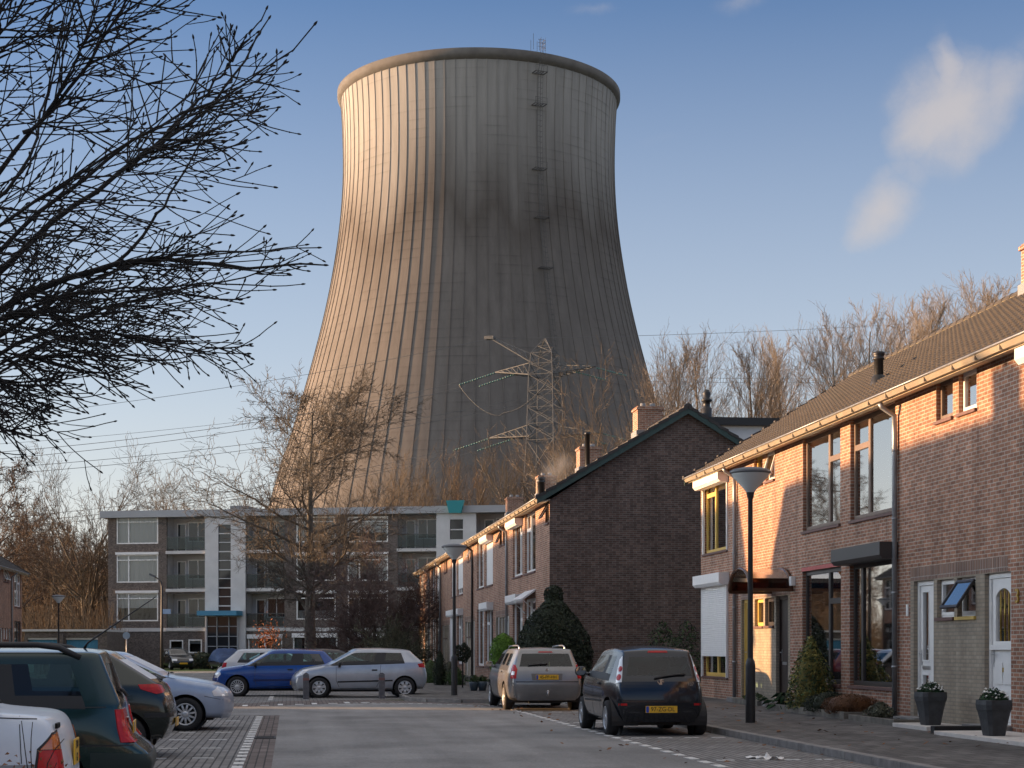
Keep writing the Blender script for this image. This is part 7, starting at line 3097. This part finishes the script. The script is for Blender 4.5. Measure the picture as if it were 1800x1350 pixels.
e1 = make_tree('bare_tree', 'tall rounded bare tree left of the flats, pale against the sky', 'tree', gpos(152, 135), dict(WILLOW, H=17, R=.28, leader=.42, ang=[(22, 56), (20, 45), (22, 48), (22, 48)], up=[.02, .07, .05, .03, .01], n=[1, 15, 12, 8, 3], rmin=.013), 51, M_bark, M_bark, 0, G_E)
tcopy(e1, 322, 150, 1.02, 1.2, 'bare tree behind the left part of the flats roof', G_E)
tcopy(e1, 395, 158, .98, 2.7, 'bare tree behind the flats roof, left of the big tree', G_E)
e2 = make_tree('bare_tree', 'brown bare tree at the left edge, leaning into the sky', 'tree', gpos(-12, 128), dict(WOOD, H=16.4, n=[1, 26, 11, 7, 3]), 52, M_bark, M_twig_red, 0, G_E)
tcopy(e2, 52, 150, .86, 2.0, 'shorter red brown tree beyond the left house roof', G_E)
tcopy(e2, 92, 142, .72, 4.1, 'low red brown tree behind the left garage door', G_E)
tcopy(e1, 30, 160, .80, 4.6, 'bare tree deep in the wood over the left house', G_E, mt=M_twig_red)
tcopy(e2, 215, 155, .70, 5.4, 'low tree hidden mostly behind the left end of the flats', G_E)
tcopy(e2, 128, 165, .80, .6, 'red brown tree deep in the wood behind the lamp', G_E)
tcopy(e2, 175, 148, .62, 3.3, 'small red brown tree against the end wall of the flats', G_E)
# golden saplings and reeds behind the garages: nobody could count them
rng = np.random.default_rng(7)
T = Tubes()
for k in range(950):
    Y = rng.uniform(118, 140)
    px = rng.uniform(-120, 215)
    h = rng.uniform(2.6, 6.0) * (1.25 if rng.random() < .12 else .8)
    p = np.array(gpos(px, Y))
    d = np.array([rng.normal(0, .10), rng.normal(0, .1), 1])
    pts = [p]
    for q in range(4):
        d = d + rng.normal(0, .05, 3)
        pts.append(pts[-1] + d / np.linalg.norm(d) * h / 4)
    T.add(pts, np.linspace(.035, .012, 5) * rng.uniform(.6, 1.3), 3)
    for q in range(4):
        b_ = pts[1 + q % 3] + np.array([0, 0, rng.uniform(0, .6)])
        dd = np.array([rng.normal(0, .4), rng.normal(0, .4), 1])
        T.add([b_, b_ + dd * h * .12, b_ + dd * h * .2 + np.array([0, 0, h * .08])], [.016, .012, .008], 3)
o = T.build('sapling_thicket', M_twig_gold)
structure(o, 'stuff')
o['label'] = 'golden thicket of saplings and reeds behind the garages'
# dim wood floor and undergrowth behind
T = Tubes()
for k in range(1500):
    Y = rng.uniform(150, 190)
    px = rng.uniform(-150, 260) if k % 3 else rng.uniform(560, 1000)
    p = np.array(gpos(px, Y))
    h = rng.uniform(5, 12)
    d = np.array([rng.normal(0, .12), rng.normal(0, .1), 1])
    pts = [p, p + d * h * .5, p + d * h * 1.0 + rng.normal(0, .3, 3)]
    T.add(pts, [.09, .06, .02], 3)
    for q in range(6):
        b_ = p + d * h * rng.uniform(.2, .9)
        dd = np.array([rng.normal(0, .6), rng.normal(0, .5), .8])
        T.add([b_, b_ + dd * h * .12, b_ + dd * h * .22 + np.array([0, 0, h * .06])], [.04, .03, .015], 3)
o = T.build('far_undergrowth', M_twig_red)
structure(o, 'stuff')
o['label'] = 'brown tangle of undergrowth far behind the trees'

# ---- the near tree whose branches hang into the picture from the left
rng = np.random.default_rng(3)
TY = 9.0
near = empty('bare_tree', 'near leafless tree reaching in from the left, dark budded branches against the sky', 'tree', (0, 0, 0))
TP = (-430, 900)
LIMBS = [
    ([TP, (-150, 640), (0, 545), (100, 493), (200, 463), (300, 452), (430, 470), (571, 465)], .055, .0),
    ([(150, 487), (200, 464), (247, 417), (300, 335), (350, 253), (400, 167), (430, 105), (452, 60)], .014, .02),
    ([TP, (-120, 560), (0, 435), (90, 352), (170, 285), (235, 235), (350, 145), (410, 55), (455, -30)], .048, .3),
    ([(196, 268), (235, 235), (290, 165), (345, 100), (415, 0), (440, -50)], .020, .35),
    ([TP, (-150, 500), (0, 372), (80, 275), (150, 220), (195, 165), (230, 100), (290, 30), (320, -40)], .042, -.35),
    ([TP, (-130, 450), (0, 255), (30, 200), (80, 110), (130, 50), (165, -40)], .036, -.6),
    ([TP, (-160, 400), (-10, 262), (18, 110), (35, -40)], .040, .5),
    ([TP, (-100, 620), (60, 425), (160, 372), (270, 283), (400, 245), (490, 197), (540, 160), (578, 125)], .034, -.4),
    ([TP, (-160, 735), (0, 625), (120, 600), (200, 612), (262, 617)], .024, .2),
    ([TP, (-160, 690), (0, 575), (150, 525), (300, 530), (385, 545), (433, 545)], .030, -.2),
    ([TP, (-100, 605), (100, 450), (250, 392), (390, 372), (490, 378), (515, 357)], .034, .6),
    ([TP, (-160, 700), (0, 590), (100, 545), (220, 555), (320, 565), (400, 582)], .024, .5),
    ([TP, (-120, 600), (40, 470), (180, 400), (320, 330), (420, 310), (470, 290)], .030, -.7),
    ([TP, (-150, 660), (0, 545), (140, 480), (300, 425), (420, 390), (490, 368)], .030, .8),
    ([TP, (-170, 760), (-30, 660), (50, 672), (118, 657)], .018, .0),
    ([TP, (-170, 780), (-40, 680), (20, 690), (52, 694)], .014, .3),
    ([(80, 276), (122, 243), (180, 150), (215, 70), (235, -40)], .014, -.38),
    ([(28, 204), (54, 160), (90, 60), (100, -40)], .012, -.55),
]


def smooth_path(pts, n):
    pts = np.array(pts, float)
    t = np.concatenate([[0], np.cumsum(np.linalg.norm(np.diff(pts, axis=0), axis=1))])
    t /= t[-1]
    tt = np.linspace(0, 1, n)
    out = np.stack([np.interp(tt, t, pts[:, k]) for k in range(pts.shape[1])], axis=1)
    for _ in range(2): out[1:-1] = (out[:-2] + 2 * out[1:-1] + out[2:]) / 4
    return out


MPP = TY / 3000.0
TR, CR, BU = Tubes(), Tubes(), []


def to_w(p):
    return np.array([(p[0] - 900) * MPP, TY + p[2], EYE + (1140 - p[1]) * MPP])


def bud(p, d, s=1.0):
    d = d / (np.linalg.norm(d) + 1e-9)
    CR.add([p - d * .002, p + d * .006 * s, p + d * .015 * s, p + d * .024 * s], [.003, .0058 * s, .005 * s, .001], 5)


def twig(p, d, ln, r, lev):
    """p, d in metres in the plane of the picture plus depth"""
    n = 6
    pts = [p]
    dd = d / np.linalg.norm(d)
    for k in range(n):
        dd = dd + rng.normal(0, .045, 3) + np.array([.012, 0, rng.normal(.03, .025)])
        dd /= np.linalg.norm(dd)
        pts.append(pts[-1] + dd * ln / n)
    pts = np.array(pts)
    rad = np.linspace(r, max(r * .55, .0028), n + 1)
    CR.add(pts, rad, 4)
    bud(pts[-1], dd, 1.0 if lev else 1.15)
    for k in range(2, n):                        # opposite buds and nodes
        if rng.random() < .55:
            CR.add([pts[k] - dd * .006, pts[k], pts[k] + dd * .006], [r * .6, r * 1.25, r * .6], 4)
    if lev < 2:
        for k in range(rng.integers(0, 4) if lev == 0 else rng.integers(0, 2)):
            i = rng.integers(1, n)
            a = pts[i]
            ax = pts[i] - pts[i - 1]
            ax /= np.linalg.norm(ax)
            for s in ((1, -1) if rng.random() < .3 else (1 if rng.random() < .5 else -1,)):
                pr_ = np.array([-ax[2] * s, rng.normal(0, .5), ax[0] * s])
                nd = ax * 1.0 + pr_ * rng.uniform(.45, .95)
                twig(a, nd, ln * rng.uniform(.25, .6), r * .72, lev + 1)


for li, (pl, r0, dz) in enumerate(LIMBS):
    path = smooth_path(pl, 26)
    q = np.concatenate([path, np.zeros((26, 1))], axis=1)
    off = np.linspace(0 if pl[0] == TP else dz, dz * 1.6, 26)
    q[:, 2] = off
    w = np.array([to_w(p) for p in q])
    w += rng.normal(0, .008, w.shape)
    w[-4:-1, 2] += .004
    rad = r0 * (1 - np.linspace(0, 1, 26) * .0) * np.concatenate([np.linspace(1, .42, 14), np.linspace(.40, .09 if r0 > .02 else .2, 12)])
    rad = np.maximum(rad, .0042)
    rad *= .82
    (TR if r0 > .02 else CR).add(w, rad, 7)
    bud(w[-1], w[-1] - w[-2], 1.2)
    # knobbly old nodes
    for k in range(8, 25, 2):
        d = w[k + 1 if k < 25 else k] - w[k]
        d /= np.linalg.norm(d) + 1e-9
        (TR if r0 > .02 else CR).add([w[k] - d * .012, w[k], w[k] + d * .012], [rad[k] * .9, rad[k] * 1.22, rad[k] * .9], 7)
    vis = np.where(path[:, 0] > -170)[0]
    nt = int(5 + 1.1 * len(vis)) if li not in (1,) else 6
    if li in (8, 9, 11, 12, 13, 0): nt = int(nt * 1.5)
    if li in (14, 15): nt = 5
    for k in range(nt):
        ww_ = (1 - np.linspace(0, 1, len(vis))) ** .9 + .14
        i = int(rng.choice(vis, p=ww_ / ww_.sum()))
        i = min(i, 24)
        fr = rng.random()
        p = w[i] * (1 - fr) + w[i + 1] * fr
        ax = w[i + 1] - w[i]
        ax /= np.linalg.norm(ax)
        px_, py_ = q[i, 0], q[i, 1]
        up = ax[2] > .55
        # most side shoots sweep out to the right, drooping low in the crown
        base = R(np.interp(py_, [0, 200, 350, 480, 600, 690], [30, 14, 6, -4, -16, -22]))
        a = base + rng.normal(0, R(13 if not up else 26))
        if up and rng.random() < .25: a += R(75)
        nd = np.array([math.cos(a), rng.normal(0, .35), math.sin(a)])
        if nd @ ax < -.1: continue
        room = np.interp(py_, [0, 130, 250, 350, 470, 545, 600, 650, 700], [450, 500, 490, 500, 535, 430, 300, 170, 60]) - px_
        ln = rng.uniform(90, 270)
        if room < 60: continue
        ln = min(ln, room * rng.uniform(.6, 1.05))
        twig(p, nd, ln * MPP, rng.uniform(.0038, .0062), 0)
base_w = to_w((-430, 900, 0))
g0 = np.array([base_w[0] - .25, TY, 0.0])
TR.add([g0, g0 * .7 + base_w * .3 + np.array([.03, 0, 0]), g0 * .3 + base_w * .7, base_w], [.21, .16, .15, .12], 12)
TR.build('trunk', M_bark_dk, near)
CR.build('crown', M_bark_dk, near)

# ---- leafy plants
def leaf_mat(name, c, var=.45):
    m = mat(name, c, rough=.6, spec=.3, noise=var, nscale=2.2)
    nt = m.node_tree
    b = nt.nodes['Principled BSDF']
    src = b.inputs['Base Color'].links[0].from_socket
    ge = nt.nodes.new('ShaderNodeNewGeometry')
    mr = nt.nodes.new('ShaderNodeMapRange')
    mr.inputs['To Min'].default_value = .45
    mr.inputs['To Max'].default_value = 1.7
    nt.links.new(ge.outputs['Random Per Island'], mr.inputs['Value'])
    mx = nt.nodes.new('ShaderNodeMix')
    mx.data_type = 'RGBA'
    mx.blend_type = 'MULTIPLY'
    mx.inputs['Factor'].default_value = 1
    nt.links.new(src, mx.inputs['A'])
    nt.links.new(mr.outputs['Result'], mx.inputs['B'])
    nt.links.new(mx.outputs['Result'], b.inputs['Base Color'])
    return m


M_yew = leaf_mat('dark yew foliage', (0.018, 0.026, 0.012))
M_lime = leaf_mat('bright green foliage', (0.085, 0.17, 0.018))
M_gold = leaf_mat('variegated euonymus foliage', (0.20, 0.17, 0.045), .6)
M_mid = leaf_mat('mid green foliage', (0.045, 0.075, 0.025))
M_deep = leaf_mat('deep green broad leaves', (0.022, 0.060, 0.024))
M_heath = leaf_mat('rusty heather', (0.10, 0.042, 0.015))
M_orange = leaf_mat('orange autumn leaves', (0.28, 0.095, 0.035), .35)
M_flower = mat('white petals', (.80, .80, .76), rough=.6)
M_grey = leaf_mat('grey green shrub foliage', (0.075, 0.078, 0.05), .5)


def leaves(mb, pts, nrm, size, rng, mi=0, asp=.55, tilt=.7):
    for p, n in zip(pts, nrm):
        n = n + rng.normal(0, tilt, 3)
        n /= np.linalg.norm(n) + 1e-9
        a = np.cross(n, rng.normal(0, 1, 3))
        a /= np.linalg.norm(a) + 1e-9
        b = np.cross(n, a)
        s = size * rng.uniform(.6, 1.35)
        a, b = a * s, b * s * asp
        mb.add([p - a, p - b * .9 + n * s * .1, p + a, p + b * .9 + n * s * .1], [(0, 1, 2, 3)], mi)


def bush(name, label, cat, loc, prof, n, size, mt, seed, wob=.1, depth=.22, core=True, part='foliage', mt2=None, asp=.55, group=None, squash=1.0):
    """leafy mass round a profile of (radius, height); leaves fill an outer shell, a dim twig core shows in the gaps"""
    rng = np.random.default_rng(seed)
    zs_ = np.array([z for r, z in prof])
    rs_ = np.array([r for r, z in prof])
    o = empty(name, label, cat, loc, TH, group)
    mb = MB()
    z = rng.uniform(zs_[0], zs_[-1], n * 3)
    rr_ = np.interp(z, zs_, rs_)
    keep = rng.random(n * 3) < (rr_ + .05) / (rs_.max() + .05)
    z, rr_ = z[keep][:n], rr_[keep][:n]
    a = rng.uniform(0, 2 * PI, len(z))
    lump = 1 + wob * (np.sin(a * 3 + z * 5 + seed) * .5 + np.sin(a * 7 - z * 9) * .35 + np.sin(a * 2 + z * 2.3) * .5)
    r = rr_ * lump * (1 - depth * rng.random(len(z)) ** 1.6)
    pts = np.stack([r * np.cos(a), r * np.sin(a) * squash, z], axis=1)
    nr_ = np.stack([np.cos(a), np.sin(a), np.full(len(a), .35)], axis=1)
    if mt2 is None:
        leaves(mb, pts, nr_, size, rng, 0, asp)
        mb.build(part, mt, o)
    else:
        h = rng.random(len(pts)) < .5
        leaves(mb, pts[h], nr_[h], size, rng, 0, asp)
        leaves(mb, pts[~h], nr_[~h], size, rng, 1, asp)
        mb.build(part, [mt, mt2], o)
    if core:
        mb = MB()
        k = 14
        v = []
        zz = np.linspace(zs_[0], zs_[-1], 12)
        for zc in zz:
            rc = np.interp(zc, zs_, rs_) * (1 - depth * 1.02) * .95
            for q in range(k):
                an = 2 * PI * q / k
                l_ = 1 + wob * (math.sin(an * 3 + zc * 5 + seed) * .5 + math.sin(an * 2 + zc * 2.3) * .5)
                v.append((rc * l_ * math.cos(an), rc * l_ * math.sin(an) * squash, zc))
        mb.add(v, [(i * k + q, i * k + (q + 1) % k, (i + 1) * k + (q + 1) % k, (i + 1) * k + q) for i in range(11) for q in range(k)] + [tuple(range(11 * k, 12 * k))], 0, True)
        mb.build('inner_twigs', mt, o)
    return o


bush('topiary_bush', 'tall dark clipped yew shaped like a beehive with a knob, before the brick gable', 'bush', gpos(973, 47.6, .09), [(.85, 0), (1.05, .5), (1.08, 1.2), (.98, 1.7), (.74, 2.15), (.40, 2.5), (.25, 2.66), (.27, 2.85), (.22, 3.0), (.03, 3.1)], 15000, .042, M_yew, 1, .05, .16)
bush('round_shrub', 'bright green rounded shrub beside the dark topiary yew', 'bush', gpos(885, 51.5, .09), [(.25, 0), (.36, .5), (.43, 1.0), (.42, 1.35), (.28, 1.65), (.04, 1.8)], 4200, .03, M_lime, 2, .05, .15)
p = gpos(813, 58, .09)
tp = empty('topiary_tree', 'small dark ball on a thin stem in front of the far terrace', 'bush', p)
mb = MB()
mb.tube([(0, 0, 0), (.01, 0, .5), (0, 0, 1.0)], .025, 6)
mb.build('stem', M_bark_dk, tp)
rng = np.random.default_rng(5)
d = rng.normal(0, 1, (1600, 3))
d /= np.linalg.norm(d, axis=1)[:, None]
mb = MB()
leaves(mb, d * rng.uniform(.22, .33, (1600, 1)) * (1 + .1 * np.sin(d[:, :1] * 6)) + np.array([0, 0, 1.18]), d, .035, rng)
mb.build('foliage', M_yew, tp)
for (px, Y, h, r, lab, mt) in ((757, 66, .9, .5, 'low green shrub left of the conifer by the far terrace', M_mid), (773, 62, 1.25, .28, 'small dark conifer in the front garden of the far terrace', M_yew), (800, 62, .7, .45, 'low dark shrub at the foot of the small ball tree', M_mid), (790, 70, .8, .5, 'grey green shrub behind the conifer by the far terrace', M_grey)):
    bush('garden_shrub', lab, 'bush', gpos(px, Y, .09), [(r * .8, 0), (r, h * .35), (r * .7, h * .7), (.04, h)], 900, .035, mt, int(px), .12, .3, group='front garden shrubs of the far terrace')
M_pot2 = mat('blue grey glazed pot', (0.07, 0.095, 0.12), rough=.35)
for (px, lab) in ((833, 'blue grey pot, left of two by the far terrace kerb'), (848, 'blue grey pot, right of two by the far terrace kerb')):
    o = empty('plant_pot', lab, 'plant pot', gpos(px, 53.5, .09), 0, 'blue grey plant pots')
    mb = MB()
    mb.lathe([(.001, 0), (.10, 0), (.15, .22), (.155, .30), (.13, .30), (.12, .26), (.001, .26)], 16)
    mb.build('pot', M_pot2, o)
    rng = np.random.default_rng(px)
    d = rng.normal(0, 1, (220, 3))
    d[:, 2] = abs(d[:, 2])
    d /= np.linalg.norm(d, axis=1)[:, None]
    mb = MB()
    leaves(mb, d * rng.uniform(.06, .2, (220, 1)) + np.array([0, 0, .3]), d, .04, rng)
    mb.build('plant', M_mid, o)
# leaning leafy plants in the gap before the gable, behind the dark hatchback
for (px, Y, lab, seed) in ((1165, 46.3, 'loose leafy bush before the gable, left of two behind the dark hatchback', 3), (1208, 45.6, 'loose leafy bush before the gable, right of two behind the dark hatchback', 8)):
    bush('leafy_bush', lab, 'bush', gpos(px, Y, .1), [(.35, 0), (.5, .5), (.55, 1.1), (.35, 1.7), (.08, 2.05)], 1500, .055, M_yew, seed, .35, .6, core=False, mt2=M_mid, asp=.35, group='leafy bushes before the gable')
# shrubs of the kerbed bed
def bpos(v, u): return P(max(v, 10.14), u, PAV(v) + .08)


bush('conical_shrub', 'cone shaped yellow green shrub under the dark windows', 'bush', bpos(10.05, 32.5), [(.42, 0), (.50, .22), (.42, .55), (.30, .85), (.20, 1.1), (.05, 1.42)], 4200, .03, M_gold, 12, .22, .35, mt2=M_mid)
bush('heather_mound', 'flat rusty brown mound plant at the near end of the bed', 'bush', bpos(9.95, 30.1), [(.42, 0), (.55, .12), (.48, .26), (.10, .36)], 2600, .022, M_heath, 13, .06, .2, asp=.3)
bush('juniper_mound', 'low dark green spreading plant between hosta and heather', 'bush', bpos(9.85, 31.3), [(.50, 0), (.55, .12), (.40, .28), (.08, .36)], 2200, .03, M_yew, 14, .2, .3, asp=.3)
o = empty('broadleaf_plant', 'broad leaved dark green plant at the far end of the bed', 'plant', bpos(9.72, 33.9), TH)
rng = np.random.default_rng(15)
mb = MB()
for k in range(70):
    a = rng.uniform(0, 2 * PI)
    r = rng.uniform(.05, .42)
    p0 = np.array([r * math.cos(a), r * math.sin(a) * 1.5, rng.uniform(.02, .30) * (1.1 - r)])
    t = np.array([math.cos(a), math.sin(a), -.35])
    sd = np.array([-math.sin(a), math.cos(a), 0]) * .065
    L2 = rng.uniform(.14, .22)
    mb.add([p0, p0 + t * L2 * .5 + sd + [0, 0, .05], p0 + t * L2, p0 + t * L2 * .5 - sd + [0, 0, .05]], [(0, 1, 2), (0, 2, 3)])
mb.build('leaf_clump', M_deep, o)
bush('low_plant', 'low green plants in the small bed at the sunlit wall', 'plant', bpos(10.35, 37.4), [(.16, 0), (.2, .08), (.05, .18)], 300, .03, M_mid, 17, .2, .4, core=False, squash=4.5)
bush('low_plant', 'small grey green plant behind the far planter', 'plant', bpos(10.0, 28.5), [(.22, 0), (.28, .1), (.05, .25)], 500, .03, M_grey, 18, .2, .4)
# planter flowers
for (o, w, h), seed in zip(PL, (1, 2)):
    rng = np.random.default_rng(seed)
    n = 700
    a = rng.uniform(0, 2 * PI, n)
    r = np.sqrt(rng.random(n)) * w * 1.0
    z = h * .97 + (1.15 - (r / w) ** 2) * .15 * rng.random(n) + .01
    pts = np.stack([r * np.cos(a), r * np.sin(a), z], axis=1)
    nr_ = np.stack([np.cos(a) * r / w, np.sin(a) * r / w, np.ones(n)], axis=1)
    mb = MB()
    leaves(mb, pts, nr_, .028, rng)
    mb.build('plant', M_deep, o)
    mb = MB()
    idx = rng.choice(n, 80)
    for i in idx:
        c = pts[i] + np.array([0, 0, .03])
        c[:2] *= 1.05
        s = rng.uniform(.016, .026)
        ax_ = [np.array(q, float) * s for q in ((1, 0, 0), (0, 1, 0), (-1, 0, 0), (0, -1, 0), (0, 0, .7), (0, 0, -.5))]
        mb.add([c + q for q in ax_], [(0, 1, 4), (1, 2, 4), (2, 3, 4), (3, 0, 4), (1, 0, 5), (2, 1, 5), (3, 2, 5), (0, 3, 5)])
    fl_ = mb.build('flowers', M_flower, o)
    fl_['kind'] = 'stuff'
# shrubs and small trees by the flats
make_tree('purple_shrub', 'wide purple brown leafless shrub before the right part of the flats', 'bush', gpos(655, 88), dict(SHRUB, H=5.6, n=[1, 22, 12, 10, 3]), 61, M_bark_dk, M_twig_purple)
s2 = make_tree('bare_shrub', 'grey green twiggy shrub low beside the purple one', 'bush', gpos(690, 82), dict(SHRUB, H=2.6, n=[1, 18, 10, 7, 2]), 62, M_bark, M_grey)
c = copy_tree(s2)
c.location = gpos(718, 86)
c.scale = (.75, .75, .8)
c.rotation_euler = (0, 0, 2)
c['label'] = 'grey green twiggy shrub nearest the end of the far terrace'
ot = make_tree('small_tree', 'small tree still holding orange leaves before the flats entrance', 'tree', gpos(471, 107), dict(SHRUB, H=2.7, leader=.5, n=[1, 9, 6, 3, 1]), 63, M_bark_dk, M_bark_dk)
rng = np.random.default_rng(64)
mb = MB()
d = rng.normal(0, 1, (330, 3)) * np.array([.42, .42, .55])
leaves(mb, d + np.array([0, 0, 2.1]), d, .10, rng)
mb.build('leaves', M_orange, ot)
bush('hedge_shrub', 'low dark shrub at the flats wall behind the black city car', 'bush', gpos(354, 119, .02), [(1.0, 0), (1.3, .4), (1.1, .9), (.3, 1.15)], 900, .09, M_yew, 71, .15, .3)
bush('hedge_shrub', 'low dark shrub left of the blue covered car', 'bush', gpos(378, 118, .02), [(.5, 0), (.7, .4), (.5, .8), (.1, 1.0)], 500, .08, M_yew, 72, .15, .3)
# a sprig with dead leaves in the bottom left corner, close to the camera
sg_ = empty('dead_sprig', 'thin twigs with curled brown leaves in the bottom left corner', 'plant', (0, 0, 0))
Ys = 9.6
mp_ = Ys / 3000


def sw(px, py, dy=0): return np.array([(px - 900) * mp_, Ys + dy, EYE + (1140 - py) * mp_])


T = Tubes()
roots = sw(60, 1592)
for (pl) in ([(60, 1592), (52, 1440), (40, 1345), (34, 1300), (38, 1272)], [(64, 1592), (62, 1430), (20, 1348), (8, 1330)], [(58, 1592), (70, 1420), (62, 1340), (80, 1312), (95, 1302)], [(62, 1592), (55, 1450), (30, 1338), (26, 1312), (18, 1270)], [(60, 1592), (80, 1450), (104, 1360), (118, 1336)]):
    q = smooth_path(pl, 12)
    T.add([sw(a, b, .02 * i * (1 if len(pl) % 2 else -1)) for i, (a, b) in enumerate(q)], np.linspace(.006, .0022, 12), 4)
T.build('twigs', M_bark_dk, sg_)
mb = MB()
rng = np.random.default_rng(8)
for (px, py) in ((14, 1325), (20, 1338), (30, 1330), (36, 1342), (58, 1322), (66, 1334), (52, 1338), (74, 1318), (40, 1348), (8, 1346), (88, 1346), (112, 1338), (118, 1345), (62, 1346), (26, 1346)):
    c = sw(px, py, rng.uniform(-.05, .05))
    a = rng.normal(0, 1, 3)
    a /= np.linalg.norm(a)
    b = np.cross(a, rng.normal(0, 1, 3))
    b /= np.linalg.norm(b)
    n = np.cross(a, b)
    s = rng.uniform(.012, .022)
    mb.add([c - a * s, c - b * s * .5 + n * .012, c + b * s * .5 + n * .012, c + a * s], [(0, 1, 2), (1, 3, 2)])
mb.build('dead_leaves', M_leaf_dead, sg_)

# wisp of smoke from a terrace chimney
bm = bmesh.new()
bmesh.ops.create_icosphere(bm, subdivisions=3, radius=1)
for v in bm.verts: v.co = Vector((v.co.x * 1.0, v.co.y * .7, v.co.z * .75))
me = bpy.data.meshes.new('chimney_smoke')
bm.to_mesh(me)
bm.free()
sm = bpy.data.materials.new('thin smoke')
sm.use_nodes = True
nt = sm.node_tree
nt.nodes.clear()
out = nt.nodes.new('ShaderNodeOutputMaterial')
pv_ = nt.nodes.new('ShaderNodeVolumePrincipled')
pv_.inputs['Color'].default_value = (.9, .9, .9, 1)
nz = nt.nodes.new('ShaderNodeTexNoise')
nz.inputs['Scale'].default_value = 1.6
nz.inputs['Detail'].default_value = 3
tc = nt.nodes.new('ShaderNodeTexCoord')
nt.links.new(tc.outputs['Object'], nz.inputs['Vector'])
ln_ = nt.nodes.new('ShaderNodeVectorMath')
ln_.operation = 'LENGTH'
nt.links.new(tc.outputs['Object'], ln_.inputs[0])
f1 = nt.nodes.new('ShaderNodeMapRange')
f1.inputs['From Min'].default_value = .1
f1.inputs['From Max'].default_value = .8
f1.inputs['To Min'].default_value = .5
f1.inputs['To Max'].default_value = 0
nt.links.new(ln_.outputs['Value'], f1.inputs['Value'])
f2 = nt.nodes.new('ShaderNodeMapRange')
f2.inputs['From Min'].default_value = .42
f2.inputs['From Max'].default_value = .65
nt.links.new(nz.outputs['Fac'], f2.inputs['Value'])
mm = nt.nodes.new('ShaderNodeMath')
mm.operation = 'MULTIPLY'
nt.links.new(f1.outputs[0], mm.inputs[0])
nt.links.new(f2.outputs[0], mm.inputs[1])
nt.links.new(mm.outputs[0], pv_.inputs['Density'])
nt.links.new(pv_.outputs[0], out.inputs['Volume'])
me.materials.append(sm)
o = bpy.data.objects.new('chimney_smoke', me)
COL.objects.link(o)
o.location = at(982, 822, 68)
structure(o, 'stuff')
o['label'] = 'faint wisp of smoke drifting left of the second chimney'
